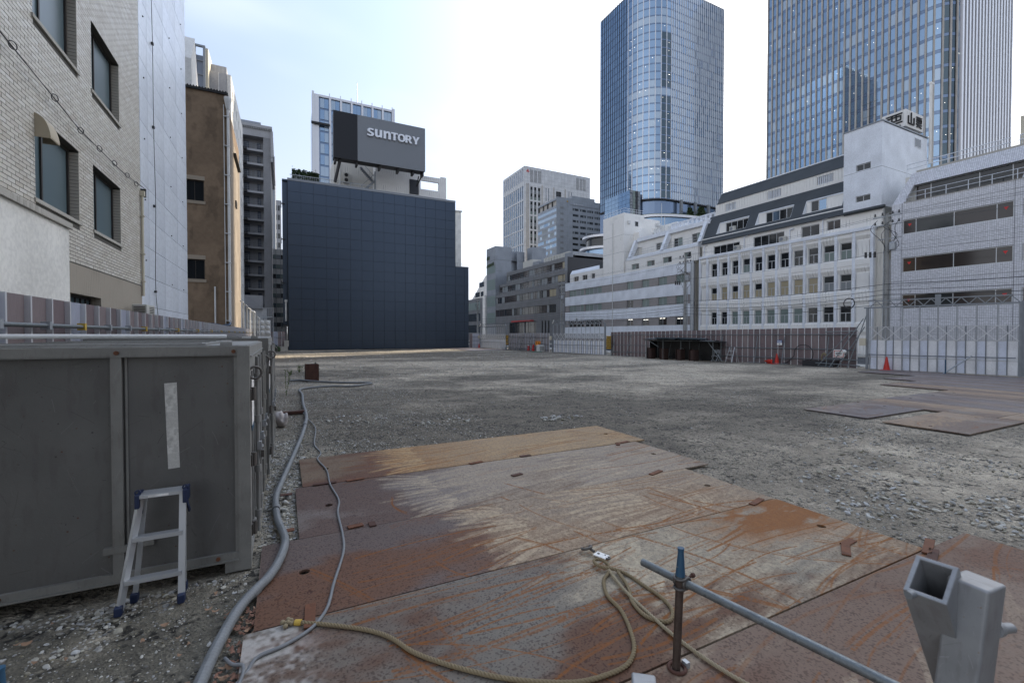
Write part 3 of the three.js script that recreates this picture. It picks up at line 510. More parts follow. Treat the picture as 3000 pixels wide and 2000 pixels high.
  const cl = [[-42.6, -41.0, 18.75, 19.7], [-36.6, -34.9, 18.8, 19.75], [-30.7, -29.0, 18.85, 19.75]];
  wall('clerestory', M.whitepaint, b, -44.2, -26.9, 18.3, 20.0, -2.7, -2.1, cl);
  cl.forEach((h) => { const g = mb(); for (let u = h[0] + 0.08; u < h[1]; u += 0.2) g.box(u, u + 0.1, h[2], h[3], -2.3, -2.15); const o = g.build('louvre', M.bandwhite, b); mb().box(h[0], h[1], h[2], h[3], -2.5, -2.45).build('pane', M.darkglass, o); });
  const rib = mb(); for (let u = -44.1; u < -27; u += 0.3) rib.box(u, u + 0.02, 18.5, 19.9, -2.099, -2.07); rib.build('rib', M.whitepaint, b, 'stuff');
  mb().prism([[-2.0, 20.0], [-2.9, 21.55], [-3.3, 21.55], [-3.3, 20.0]], -43.9, -26.9).build('upper_roof', M.slate, b);
  mb().box(-44.0, -26.9, 21.552, 21.68, -9, -2.85).build('roof_edge', M.bandwhite, b); mb().box(-43.9, -26.9, 18.4, 21.5, -13, -3.31).build('attic_core', M.offwhite, b);
  // stair tower
  const W = [[-25.75, -24.45, 18.45, 19.1], [-25.75, -24.45, 15.35, 15.95]];
  wall('tower_wall', M.bandwhite, b, -26.88, -23.5, 14.63, 22.7, -0.4, 0, W);
  mb().box(-26.88, -23.5, 14.6, 22.65, -9, -0.41).build('tower_core', M.bandwhite, b);
  mb().box(-26.95, -23.42, 22.702, 22.82, -9.1, 0.06).build('tower_coping', M.louvre, b);
  mb().box(-26.88, -23.499, 18.36, 18.39, -9, 0.004).build('joint', M.seam, b);
  W.forEach((h) => win(b, [h[0] + 0.01, h[1] - 0.01, h[2] + 0.01, h[3] - 0.01], -0.12, { cols: 2, glass: [M.darkglass2], f: 0.05 }));
  const sw = mb().box(-23.52, -23.47, 21.35, 22.3, -7.6, -6.3).build('window', M.alu, b); mb().box(-23.48, -23.46, 21.42, 22.23, -7.53, -6.37).build('pane', M.darkglass2, sw);
  mb().box(-23.54, -22.75, 0, 12.2, -14, -1.6).build('gap_wall', M.paleconc, b);
  const pi = mb(); for (const [u, v0, v1] of [[-44.5, 12.7, 14.2], [-38.4, 12.75, 14.3], [-32.6, 12.75, 14.0], [-29.0, 12.75, 14.4]]) pi.rod([u, v0, -0.25], [u, v1, -0.25], 0.06, 6).rod([u, v1, -0.25], [u + 0.5, v1 + 0.1, -0.2], 0.06, 6); pi.build('drainpipe', M.bandwhite, b);
  for (const [u, v] of [[-39.3, 12.8], [-33.3, 12.8], [-40.6, 15.6]]) { const ac = mb().box(u - 0.4, u + 0.4, v, v + 0.6, -0.28, 0.05).build('air_conditioner', M.acunit, b); if (v > 15) ac.position.z = -0.85; mb().add(new THREE.CylinderGeometry(0.22, 0.22, 0.02, 16).rotateX(Math.PI / 2).translate(u - 0.12, v + 0.3, 0.055)).build('fan', M.louvre, ac); }
}
{ // sign on the stair tower
  const s = thing('stair_tower_sign', 'white box sign with black raised characters on top of the stair tower', 'sign', [52, 0, 0], RIGHT);
  // local frame: face A looks at -x (n), face B looks at +z (u)
  mb().box(-25.7, -23.65, 23.25, 24.95, -8.4, -4.75).build('sign_box', M.whitepaint, s); const lg = mb(); for (const [u, n] of [[-25.4, -5], [-23.9, -5], [-25.4, -8.1], [-23.9, -8.1]]) lg.box(u - 0.06, u + 0.06, 22.8, 23.25, n - 0.06, n + 0.06); lg.build('leg', M.black, s);
  const stroke = (m, f, pts, r = 0.085) => { for (let i = 0; i + 1 < pts.length; i++) m.rod(f(...pts[i]), f(...pts[i + 1]), r, 8); for (const p of pts) m.add(new THREE.SphereGeometry(r, 8, 6).translate(...f(...p))); };
  const yo = (m, f, r) => { stroke(m, f, [[0.02, 1], [0.98, 1]], r); stroke(m, f, [[0.08, 0.8], [0.08, 0.45], [0.92, 0.45], [0.92, 0.8], [0.08, 0.8]], r); stroke(m, f, [[0.36, 1], [0.36, 0.45]], r); stroke(m, f, [[0.64, 1], [0.64, 0.45]], r); stroke(m, f, [[0.0, 0.24], [1.0, 0.24]], r); stroke(m, f, [[0.42, 0.42], [0.24, 0.14], [0.9, -0.06]], r); stroke(m, f, [[0.72, 0.24], [0.5, 0.05], [0.08, -0.04]], r); };
  const a = mb(); yo(a, (x, y) => [-25.3 + x * 1.35, 23.5 + y * 1.15, -4.7], 0.075); a.build('character', M.black, s);
  const F = (o) => (x, y) => [-23.6, 23.6 + y * 0.95, o - x * 1.15];
  const c = mb(); stroke(c, F(-5.2), [[0.0, 0.75], [0.0, 0.0], [1.0, 0.0], [1.0, 0.7]], 0.075); stroke(c, F(-5.2), [[0.5, 1.15], [0.5, 0]], 0.075); c.build('character', M.black, s);
  const d = mb(); yo(d, F(-6.85), 0.06); d.build('character', M.black, s);
  const m = mb().rod([60.8, 20, -23.2], [60.8, 28.3, -23.2], 0.13, 8).box(60.6, 61.3, 28.2, 28.4, -23.3, -23.1); m.build('white_mast', M.white).userData = { label: 'tall white mast standing beside the box sign with characters', category: 'mast' };
  const n = mb().rod([55, 22.8, -26], [55, 26.4, -26], 0.03, 5); for (const [y, l] of [[26.2, 0.7], [25.6, 0.5], [24.8, 0.6]]) n.rod([55, y, -26 - l], [55, y, -26 + l], 0.02, 4); n.build('tv_antenna', M.black).userData = { label: 'thin television antenna on the white stair tower roof', category: 'antenna' };
}
{ // mosaic tiled office at the far right
  const b = thing('mosaic_office', 'pale mosaic tiled office with long brown windows and red triangle stickers', 'building', [52, 0, 0], RIGHT);
  const R = [[4.42, 5.75], [7.83, 9.18], [11.37, 12.72]], H = R.map(([a, c]) => [-21.8, -14.5, a, c]);
  for (let k = 1; k < 3; k++) for (const [a, c] of R) H.push([-14.0 + (k - 1) * 7.6, -6.9 + (k - 1) * 7.6, a, c]);
  wall('wall', M.mosaic, b, -22.65, 2, 0, 14.3, -0.5, 0, H);
  mb().box(-22.65, 2, 0, 14.2, -14, -0.52).build('building_core', M.offwhite, b);
  const jn = mb(); for (const v of [6.6, 10.1, 13.6, 3.4, 7.0, 10.5]) jn.box(-22.65, 2, v, v + 0.025, -0.02, 0.003); for (const u of [-21.85, -14.48]) jn.box(u, u + 0.03, 0, 14.3, -0.02, 0.0035); jn.build('joint', M.seam, b);
  H.forEach((h, i) => {
    const o = win(b, [h[0] + 0.01, h[1] - 0.01, h[2] + 0.01, h[3] - 0.01], -0.10, { cols: [0.135, 0.5, 0.865], glass: [M.brownglass, i === 1 ? M.brownglass : M.darkglass2, M.brownglass, M.brownglass], f: 0.06 });
    for (const t of [0.07, 0.935]) { const x = lerp(h[0], h[1], t), y = lerp(h[2], h[3], 0.62), s = new THREE.Shape([new THREE.Vector2(-0.15, 0.11), new THREE.Vector2(0, -0.14), new THREE.Vector2(0.15, 0.11)]); mb().add(new THREE.ExtrudeGeometry(s, { depth: 0.006, bevelEnabled: false }).translate(x, y, -0.126)).build('sticker', M.redsticker, o); }
  });
  // sloping top storey: u spans narrow towards the top
  const at = (v) => -0.02 - (v - 14.3) * 0.42, band = (v0, v1, a0, a1, c0, c1, m) => { const g = new THREE.BufferGeometry(), q = [[a0, v0, at(v0)], [c0, v0, at(v0)], [c1, v1, at(v1)], [a1, v1, at(v1)]], k = q.map(([x, y, z]) => [x, y, z - 0.3]), V = [], f = (...i) => { for (let t = 1; t + 1 < i.length; t++) V.push(...i[0], ...i[t], ...i[t + 1]); }; f(q[0], q[1], q[2], q[3]); f(k[3], k[2], k[1], k[0]); f(q[3], q[2], k[2], k[3]); f(q[1], q[0], k[0], k[1]); f(q[0], q[3], k[3], k[0]); f(q[2], q[1], k[1], k[2]); g.setAttribute('position', new THREE.Float32BufferAttribute(V, 3)); g.computeVertexNormals(); mb().add(g).build('mansard', m, b); };
  band(14.302, 17.2, -22.65, -21.6, -21.75, -20.9, M.mosaic); band(15.95, 17.2, -21.24, -20.898, 2, 2, M.mosaic);
  band(14.302, 15.948, -14.1, -13.9, -13.2, -13.0, M.mosaic);
  mb().box(-22.2, 2, 14.302, 17.0, -14, -1.42).build('attic_core', M.offwhite, b);
  const w = win(b, [-21.3, -14.2, 14.32, 15.95], -1.15, { cols: [0.16, 0.62, 0.90], glass: [M.brownglass, M.darkglass2, M.darkglass, M.brownglass], f: 0.06 }); win(b, [-13.1, -6, 14.32, 15.95], -1.15, { cols: [0.3, 0.6], glass: [M.brownglass], f: 0.06 });
  mb().box(-21.7, 2, 14.302, 14.34, -1.2, 0.05).build('terrace', M.paleconc, b);
  const r = mb(); for (const v of [14.75, 15.15]) r.rod([-21.6, v, -0.05], [2, v, -0.05], 0.022, 6); for (let u = -21.6; u < 2; u += 1.45) r.rod([u, 14.3, -0.05], [u, 15.16, -0.05], 0.028, 6); r.build('terrace_railing', M.bandwhite, b);
  mb().box(-21.4, 2, 17.202, 17.45, -13, -1.5).build('parapet', M.paleconc, b);
  const t = mb(); for (const v of [17.85, 18.25]) t.rod([-22.2, v, -1.7], [2, v, -1.7], 0.04, 6); for (let u = -22.2; u < 2; u += 1.5) t.rod([u, 17.2, -1.7], [u, 18.27, -1.7], 0.035, 6); for (let u = -17; u < -12; u += 0.22) t.rod([u, 17.4, -1.75], [u, 18.2, -1.75], 0.02, 4); t.build('roof_railing', M.bandwhite, b);
  mb().box(-14.9, -13.4, 17.45, 20.0, -4.5, -2.4).build('roof_unit', M.beige, b); mb().box(-13.38, -12.9, 17.8, 19.6, -4, -2.8).build('roof_unit', M.beige, b);
}
{ // white building with taupe bands
  const b = thing('banded_office', 'white office with taupe window bands, sloping terraces and a blank stair tower', 'building', [52, 0, 0], RIGHT);
  const rows = [[9.5, 10.8], [6.4, 7.72], [3.36, 4.62]], H = [], cs = [[-60.1, -58.5], [-56.5, -54.8], [-52.9, -51.1], [-49.35, -47.6]];
  for (const [v0, v1] of rows) { for (const [a, c] of cs) H.push([a, c, v0, v1]); H.push([-77.5, -72.4, v0, v1], [-72.0, -66.9, v0, v1]); }
  wall('wall', M.taupe, b, -78.85, -46.3, 0, 12.4, -0.5, 0, H); mb().box(-78.85, -46.3, 0, 12.3, -14, -0.52).build('building_core', M.offwhite, b);
  const us = []; for (let u = -78.85; u <= -46.2; u += 1.808) us.push(u);
  for (const [v0, v1] of [[10.8, 12.4], [7.72, 9.5], [4.62, 6.4], [1.2, 3.36]]) for (let i = 0; i + 1 < us.length; i++) mb().box(us[i] + 0.012, us[i + 1] - 0.012, v0, v1, 0.002, 0.06).build('panel', M.bandwhite, b);
  H.forEach((h, i) => { const wide = h[1] - h[0] > 3, r = Math.floor(i / 6), c = i % 6, g = r === 2 ? [M.darkglass2, M.brownglass] : c === 0 && r === 1 ? [M.darkglass] : [M.blindgreen, M.blindgreen, M.blindgrey]; const o = win(b, [h[0] + 0.01, h[1] - 0.01, h[2] + 0.01, h[3] - 0.01], -0.12, { cols: wide ? 4 : 2, glass: g, f: 0.055 }); if (r === 2 && c < 4) for (let k = 0; k < 2; k++) mb().box(h[0] + 0.25 + k * 0.6, h[0] + 0.75 + k * 0.6, h[3] - 0.2 - 0.12 * (c % 2), h[3] - 0.15 - 0.12 * (c % 2), -0.145, -0.138).build('ceiling_light', M.lamp, o); });
  mb().rod([-63.7, 0, 0.12], [-63.7, 21.5, 0.12], 0.06, 8).build('downpipe', M.tank, b);
  // fifth floor and sloping upper floor
  const f5 = [[-58.95, -57.2, 12.7, 13.6], [-55.4, -53.7, 12.8, 13.65], [-51.95, -50.2, 12.82, 13.7], [-47.85, -46.6, 12.85, 13.8]], low = [[-75.8, -74.2, 12.45, 13.38], [-72.9, -71.3, 12.45, 13.4], [-70.0, -68.95, 12.45, 13.4]];
  wall('upper_wall', M.whitepaint, b, -60.5, -45.4, 12.402, 14.35, -0.5, -0.02, f5); f5.forEach((h) => win(b, h.map((x, i) => x + [0.01, -0.01, 0.01, -0.01][i]), -0.16, { cols: 2, glass: [M.blindgreen, M.darkglass2], f: 0.05 }));
  wall('upper_wall', M.whitepaint, b, -77.2, -66.6, 12.402, 14.0, -0.5, -0.02, low); low.forEach((h) => win(b, h.map((x, i) => x + [0.01, -0.01, 0.01, -0.01][i]), -0.16, { cols: 2, glass: [M.darkglass], f: 0.05 }));
  mb().prism([[-0.02, 14.002], [-0.55, 14.8], [-1, 14.8], [-1, 14.002]], -77.2, -67.6).build('sloped_coping', M.bandwhite, b); mb().box(-77, -66.6, 12.4, 14.6, -12, -1.01).build('attic_core', M.offwhite, b);
  mb().box(-67.6, -66.5, 14.0, 15.1, -1.2, -0.05).build('slate_corner', M.slate, b);
  mb().prism([[0.05, 14.352], [0.05, 14.75], [-0.35, 14.95], [-0.5, 14.95], [-0.5, 14.352]], -60.2, -45.35).build('terrace_edge', M.bandwhite, b);
  const wu = [[-55.2, -53.4, 15.5, 16.6], [-51.5, -49.8, 15.4, 16.65], [-48.0, -46.3, 15.4, 16.7], [-59.4, -58.4, 14.95, 16.6]];
  wall('setback_wall', M.whitepaint, b, -60.6, -44.8, 14.3, 17.5, -2.0, -1.8, wu); wu.forEach((h, i) => win(b, h.map((x, k) => x + [0.01, -0.01, 0.01, -0.01][k]), -1.88, { cols: i === 3 ? 1 : 2, glass: i === 3 ? [M.offwhite] : [M.darkglass2, M.blindgreen], f: 0.05 }));
  mb().box(-60.6, -44.9, 14.3, 17.45, -12, -2.01).build('setback_core', M.offwhite, b);
  mb().box(-59.2, -44.6, 17.502, 18.1, -12, -1.4).build('roof_band', M.bandwhite, b);
  for (const u of [-59.9, -52.6, -45.5]) mb().prism([[0.02, 14.952], [-1.38, 17.9], [-2.0, 17.9], [-2.0, 17.2], [-0.7, 14.952]], u, u + 0.55).build('sloped_fin', M.bandwhite, b);
  const rl = mb(); for (const v of [15.4, 15.8]) rl.rod([-60, v, -0.3], [-45, v, -0.3], 0.02, 5); for (let u = -60; u < -45; u += 0.9) rl.rod([u, 14.9, -0.3], [u, 15.8, -0.3], 0.015, 4); for (let u = -51.4; u < -49.7; u += 0.22) rl.rod([u, 14.9, -1.7], [u, 15.8, -1.7], 0.02, 4); rl.build('railing', M.galv, b);
  const fr = mb(); for (let u = -52.5; u < -44.4; u += 0.8) fr.box(u, u + 0.28, 18.1, 19.1, -2.4, -2.2); fr.box(-52.5, -44.4, 19.0, 19.15, -2.45, -2.18); for (let u = -52.5; u < -44.4; u += 0.16) fr.box(u, u + 0.05, 18.1, 19.0, -2.32, -2.28); fr.build('roof_fence', M.bandwhite, b);
  // blank stair tower
  mb().box(-66.5, -60.9, 12.3, 22.7, -4.5, 0.01).build('stair_tower', M.white, b); mb().box(-66.5, -60.9, 19.0, 19.03, -4.5, 0.014).box(-66.5, -60.9, 16.1, 16.13, -4.5, 0.014).build('joint', M.seam, b);
  mb().box(-62.0, -60.92, 12.3, 22.2, -8.2, -4.51).build('rear_tower', M.white, b);
  const tw = mb().box(-60.905, -60.86, 20.6, 21.5, -3.2, -2.4).build('window', M.alu, b); mb().box(-60.88, -60.855, 20.66, 21.44, -3.14, -2.46).build('pane', M.darkglass, tw); mb().box(-60.9, -60.6, 20.9, 21.4, -1.2, -0.8).build('vent_hood', M.tank, b);
  mb().prism([[-4.2, 17.0], [-2.2, 17.0], [-2.2, 19.4], [-3.2, 20.2], [-4.2, 20.2]], -60.89, -59.6).build('balcony_box', M.white, b);
  const tr = mb(); for (const v of [23.1, 23.5]) tr.rod([-66.4, v, -0.1], [-61, v, -0.1], 0.025, 5).rod([-61, v, -0.1], [-61, v, -4.4], 0.025, 5); for (let u = -66.4; u < -60.9; u += 0.9) tr.rod([u, 22.7, -0.1], [u, 23.5, -0.1], 0.025, 5); for (let n = -0.1; n > -4.5; n -= 0.9) tr.rod([-61, 22.7, n], [-61, 23.5, n], 0.025, 5); tr.build('tower_railing', M.bandwhite, b);
  mb().box(-59.4, -54, 17.6, 20.2, -9, -5).build('plant_room', M.white, b);
  const cl = mb(); for (let i = 0; i < 9; i++) { const u = rr(-58.5, -52.8), n = rr(-4.6, -3); cl.box(u, u + rr(0.25, 0.6), 18.1, 18.1 + rr(0.6, 1.5), n, n + 0.4); } cl.box(-57.6, -56.9, 20.0, 20.5, -4.4, -3.8).rod([-57.2, 18, -4.1], [-57.2, 20, -4.1], 0.06); cl.rod([-56.3, 18, -4], [-56.3, 23.6, -4], 0.04, 5).rod([-55.2, 18, -3.6], [-55.2, 21, -3.6], 0.06, 5); cl.build('roof_equipment', M.tank, b);
  mb().rod([-45.9, 0, 0.5], [-45.9, 12, 0.4], 0.28, 12).rod([-46.1, 0, 0.1], [-46.1, 12.4, 0.1], 0.14, 8).build('duct', M.galv, b);
  mb().box(-46.3, -45.2, 0, 14.3, -10, -0.8).build('gap_wall', M.paleconc, b);
  // white mast and small plant room over the lower roof
  mb().box(-68.6, -66.6, 14.6, 18.3, -5, -2).build('plant_room', M.offwhite, b);
}
{ // grey terraced office
  const b = thing('terraced_office', 'long grey metal office stepping back in terraces with dark ribbon windows', 'building', [52, 0, 0], RIGHT);
  const fl = [{ n: 0, u0: -117, u1: -79, v: [0, 5.3], w: null }, { n: 0, u0: -117, u1: -79, v: [5.302, 9.9], w: [6.65, 8.45] }, { n: 0, u0: -117, u1: -79, v: [9.902, 12.55], w: [10.1, 11.75] }, { n: -1, u0: -113, u1: -79, v: [12.552, 15.3], w: [13.15, 14.65] }, { n: -2, u0: -110.5, u1: -79, v: [15.302, 18.5], w: [16.1, 17.6] }];
  fl.forEach((f, i) => {
    const H = f.w ? [[f.u0 + 0.3, f.u1 - (i < 3 ? 3.4 : 1.5), f.w[0], f.w[1]]] : [[-104.8, -97, 0.2, 4.9], [-96.4, -91, 0.2, 5.0], [-88.5, -87.9, 1.5, 5.0], [-87.1, -86.5, 1.5, 5.0], [-85.7, -85.1, 1.5, 5.0]];
    wall('wall', M.greyclad, b, f.u0, f.u1, f.v[0], f.v[1], f.n - 0.4, f.n, H); mb().box(f.u0, f.u1, f.v[0], f.v[1] - 0.05, -16, f.n - 0.42).build('building_core', M.greyclad, b);
    const jn = mb(); for (let u = f.u0 + 3; u < f.u1; u += 3.2) jn.box(u, u + 0.03, f.v[0], f.v[1], f.n - 0.05, f.n + 0.004); jn.box(f.u0, f.u1, f.v[1] - 0.5, f.v[1] - 0.47, f.n - 0.05, f.n + 0.003); jn.build('joint', M.seam, b);
    H.forEach(([a, c, d, e]) => { const nb = Math.max(1, Math.round((c - a) / 1.45)), cs = []; for (let k = 1; k < nb; k++) cs.push((k + (k % 3 === 0 ? 0.2 : 0)) / nb); const lit = []; for (let k = 0; k < nb; k++) lit.push(i === 0 ? M.darkglass : [M.brownglass, M.darkglass2, M.brownglass, M.blindgrey, M.darkglass][Math.floor(rnd() * (i > 3 ? 5 : 4.2))]); if (i > 1) lit[nb - 1] = lit[nb - 2] = M.blindbeige; win(b, [a + 0.01, c - 0.01, d + 0.01, e - 0.01], f.n - 0.1, { cols: cs, rows: i === 0 && c - a > 3 ? [0.35] : [], fm: M.bronze, glass: lit, f: 0.07 }); });
    if (i > 2) { const r = mb(); for (const v of [0.45, 0.85]) r.rod([f.u0, f.v[0] + v, f.n + 0.85], [f.u1, f.v[0] + v, f.n + 0.85], 0.02, 4); for (let u = f.u0; u < f.u1; u += 1.3) r.rod([u, f.v[0] - 0.3, f.n + 0.85], [u, f.v[0] + 0.85, f.n + 0.85], 0.02, 4); r.build('railing', M.galv, b); }
  });
  mb().box(-82, -79, 15.302, 19.2, -16, -1.9).build('end_block', M.greycladlt, b);
  mb().box(-79.01, -78.96, 0, 18, -15, -0.6).build('gap_wall', M.louvredark, b);
  for (let i = 0; i < 9; i++) mb().box(-93.6 + i * 1.2, -92.6 + i * 1.2, 18.5, 20.0, -5, -3.6).build('roof_unit', M.acunit, b);
  mb().box(-103, -98, 18.5, 20.4, -5.5, -3).build('roof_unit', M.acunit, b); mb().box(-97.8, -95, 18.5, 19.6, -5.4, -3).build('roof_unit', M.greycladlt, b);
  // stair tower with the green sign
  const t = mb().box(-119.3, -113.2, 0, 26, -4.8, 0.05).build('stair_tower', M.greycladlt, b); mb().box(-119.3, -114.3, 0, 25.2, -9.5, -4.81).build('stair_tower', M.greycladlt, b); mb().box(-113.21, -113.19, 17, 25, -8.5, -6.5).build('tower_wall', M.greycladlt, b);
  mb().box(-112.9, -110, 14, 26, -14, -9.6).build('stair_tower', M.greycladlt, b); mb().box(-110.02, -109.97, 20.3, 21.6, -13, -10.5).build('window', M.darkglass, b);
  mb().box(-119.32, -113.18, 22.3, 22.36, -9.6, 0.056).box(-119.3, -113.19, 19.3, 19.33, -4.8, 0.055).build('joint', M.seam, b);
  for (let f = 0; f < 4; f++) for (let k = 0; k < 6; k++) mb().box(-118.9 + k * 0.94, -118.06 + k * 0.94, 5 + f * 4.6, 7.9 + f * 4.6 - (f === 3 ? 0.9 : 0), 0.052, 0.09).build('pane', M.blindgreen, b);
  const K = mb(); const gly = (x, y, w, h, n) => { for (let i = 0; i < n; i++) { K.box(x, x + w, y + (h * i) / n, y + (h * i) / n + 0.1, 0.1, 0.2); } K.box(x + w * 0.45, x + w * 0.58, y, y + h, 0.1, 0.19); K.box(x, x + 0.1, y, y + h * 0.7, 0.1, 0.195); };
  gly(-119.0, 22.8, 0.75, 1.0, 4); gly(-118.0, 22.8, 0.85, 1.0, 5); for (let i = 0; i < 6; i++) gly(-119.1 + i * 0.85, 20.6 + i * 0.06, 0.6, 0.95, 2 + (i % 3)); K.build('sign_lettering', M.shrub, b);
  mb().box(-102, -92, 4.95, 5.25, 0.05, 0.9).build('awning', M.redpaint, b);
}
{ // green-grey building beyond, with white slanted roof
  const b = thing('slanted_roof_block', 'small green glazed block with a white slanting roof left of the grey office', 'building', [52, 0, 0], RIGHT);
  mb().box(-140, -119.6, 0, 12.6, -12, 0).build('wall', M.greyclad, b);
  for (let f = 0; f < 3; f++) for (let k = 0; k < 8; k++) mb().box(-139.6 + k * 1.95, -137.8 + k * 1.95, 2.4 + f * 3.4, 4.7 + f * 3.4, 0.002, 0.06).build('window', f === 2 ? M.blindgreen : M.darkglass2, b);
  mb().box(-121.2, -119.62, 0, 13, -4, 0.5).build('pier', M.white, b);
  const s = new THREE.Shape([new THREE.Vector2(-133.5, 12.6), new THREE.Vector2(-119.7, 12.6), new THREE.Vector2(-119.7, 19), new THREE.Vector2(-122.5, 19)]); mb().add(new THREE.ExtrudeGeometry(s, { depth: 10, bevelEnabled: false }).translate(0, 0, -11)).build('roof', M.white, b);
  for (const [u, v, w] of [[-130.3, 13.2, 3.4], [-127.2, 16, 3.6], [-126, 13.2, 2]]) mb().box(u, u + w, v, v + 1.4, -0.998, -0.93).build('window', M.darkglass2, b);
}
// ================================================================ towers
function bays(path) { const o = []; for (let i = 0; i + 1 < path.length; i++) { const [x0, z0] = path[i], [x1, z1] = path[i + 1], L = Math.hypot(x1 - x0, z1 - z0), dx = (x1 - x0) / L, dz = (z1 - z0) / L; o.push({ L, mx: (x0 + x1) / 2, mz: (z0 + z1) / 2, B: (w, h, d, y, off, n) => new THREE.Matrix4().makeBasis(new THREE.Vector3(dx, 0, dz).multiplyScalar(w), new THREE.Vector3(0, h, 0), new THREE.Vector3(-dz, 0, dx).multiplyScalar(d)).setPosition((x0 + x1) / 2 + dx * off - dz * n, y, (z0 + z1) / 2 + dz * off + dx * n) }); } return o; }
function facePath(x0, z0, x1, z1, r, pa, pb, na) {                      // -x face, rounded corner, +z face
  const p = [], n1 = Math.round((z1 - r - z0) / pa), n2 = Math.round((x1 - x0 - r) / pb);
  for (let i = 0; i < n1; i++) p.push([x0, lerp(z0, z1 - r, i / n1)]);
  for (let i = 0; i <= na; i++) { const a = (i / na) * Math.PI / 2; p.push([x0 + r - r * Math.cos(a), z1 - r + r * Math.sin(a)]); }
  for (let i = 1; i <= n2; i++) p.push([lerp(x0 + r, x1, i / n2), z1]); return { p, n1, n2 };
}
const merged = (ms, name, m, parent) => { const g = mergeGeometries(ms.map((x) => flat(UNIT.clone()).applyMatrix4(x))); return mb().add(g).build(name, m, parent, 'stuff'); };
function plan(p, x1, z0, inset) { const s = new THREE.Shape(); p.forEach(([x, z], i) => (i ? s.lineTo(x + inset, -z + inset) : s.moveTo(x + inset, -z + inset))); s.lineTo(x1 - inset, -z0 - 0); s.lineTo(p[0][0] + inset, -z0); return s; }
const upright = (s, y0, y1) => new THREE.ExtrudeGeometry(s, { depth: y1 - y0, bevelEnabled: false, curveSegments: 24 }).rotateX(-Math.PI / 2).translate(0, y0, 0);
{ // curved glass tower in the middle
  const b = thing('curved_glass_tower', 'glass office tower with a rounded corner above a dark recess and roof garden', 'tower');
  const { p, n1, n2 } = facePath(108.5, -140.7, 144.8, -115.1, 10, 1.16, 1.02, 8), B = bays(p), it = [], sp = [], fin = [], fin2 = [];
  const y0 = 47.9, fh = 2.66, nf = 27;
  for (let f = 0; f < nf; f++) B.forEach((q, i) => {
    const y = y0 + f * fh, k = i < n1 ? (rnd() < 0.6 ? 3 : rnd() < 0.5 ? 1 : 0) : i < n1 + 8 ? (f % 9 === 4 || rnd() < 0.08 ? 2 : i > n1 + 5 && i < n1 + 8 && f < 21 ? 4 : rnd() < 0.5 ? 0 : 1) : (rnd() < 0.7 ? 2 : 0);  // two dark columns at the corner paint a reflection
    it.push({ m: q.B(q.L * 0.96, fh * 0.84, 0.1, y + fh * 0.57, 0, -0.05 + 0.004 * rnd()), k, s: -Math.abs(i - n1 - 4) - f * 0.3 }); sp.push(q.B(q.L * 0.96, fh * 0.13, 0.12, y + fh * 0.075, 0, -0.05));
  });
  const yt = y0 + nf * fh;
  B.forEach((q, i) => { const right = i >= n1 + 8; (i < n1 ? fin : right ? fin2 : fin2).push(q.B(right ? 0.24 : i < n1 ? 0.13 : 0.28, yt - y0 + 0.6, right ? 0.24 : i < n1 ? 0.16 : 0.2, (y0 + yt) / 2 + 0.3, -q.L / 2, 0.06)); });
  pieces(b, 'pane', it, [M.curtain, M.curtain2, M.curtain3, M.curtain4, M.darkreflection]);
  merged(sp, 'spandrel', M.spandrel, b); merged(fin, 'mullion', M.louvredark, b); merged(fin2, 'mullion', M.finwhite, b);
  mb().add(upright(plan(p, 144.5, -141, 0.25), 0, yt)).build('core', M.spandrel, b);
  mb().add(upright(plan(p, 144.8, -140.7, 0.0), yt + 0.2, yt + 0.55)).build('roof', M.stonelt, b);
  mb().add(upright(plan(p, 146.5, -141, 1.0), 41, 47.85)).build('recess', M.black, b);
  const pl = mb(); for (const x of [122.4, 129.2, 135.8, 142.5]) pl.box(x - 0.4, x + 0.4, 38, 47.9, -114.4, -113.6); pl.build('pillar', M.steelgrey, b);
  mb().add(upright(plan(p, 144.8, -140.7, -0.3), 47.4, 47.88)).build('soffit', M.black, b);
  const gb = []; for (let f = 0; f < 6; f++) for (let k = 0; k < 7; k++) gb.push({ m: bm(103.9, 104, 41.6 + f * 1.42, 42.95 + f * 1.42, -132 + k * 1.88, -130.2 + k * 1.88), k: (f + k) % 2, s: 0 });
  mb().box(104, 108.6, 30, 50.1, -132.2, -118.9).build('glass_box', M.spandrel, b); pieces(b, 'pane', gb, [M.curtain, M.curtain2]);
  const tx = []; for (let f = 0; f < 10; f++) for (let k = 0; k < 4; k++) tx.push({ m: bm(104.1 + k * 1.1, 105.1 + k * 1.1, 40.2 + f * 1.0, 41.1 + f * 1.0, -118.9, -118.6 - 0.3 * rnd()), k: (f * 3 + k) % 3, s: 0 }); pieces(b, 'panel', tx, [M.steelgrey, M.blindgreen, M.louvredark]);
  const disc = (cx, cz, rx, rz, ya, yb, m, name) => mb().add(new THREE.CylinderGeometry(1, 1, yb - ya, 64).scale(rx, 1, rz).translate(cx, (ya + yb) / 2, cz)).build(name, m, b);
  disc(127, -117, 21, 9, 40.4, 41.2, M.finwhite, 'canopy'); disc(127, -117, 20, 8.2, 37.6, 40.38, M.curtain4, 'podium_glass'); disc(127, -117, 20.6, 8.7, 36.9, 37.58, M.finwhite, 'canopy'); disc(127, -117, 20, 8, 20, 36.88, M.curtain2, 'podium_glass'); 
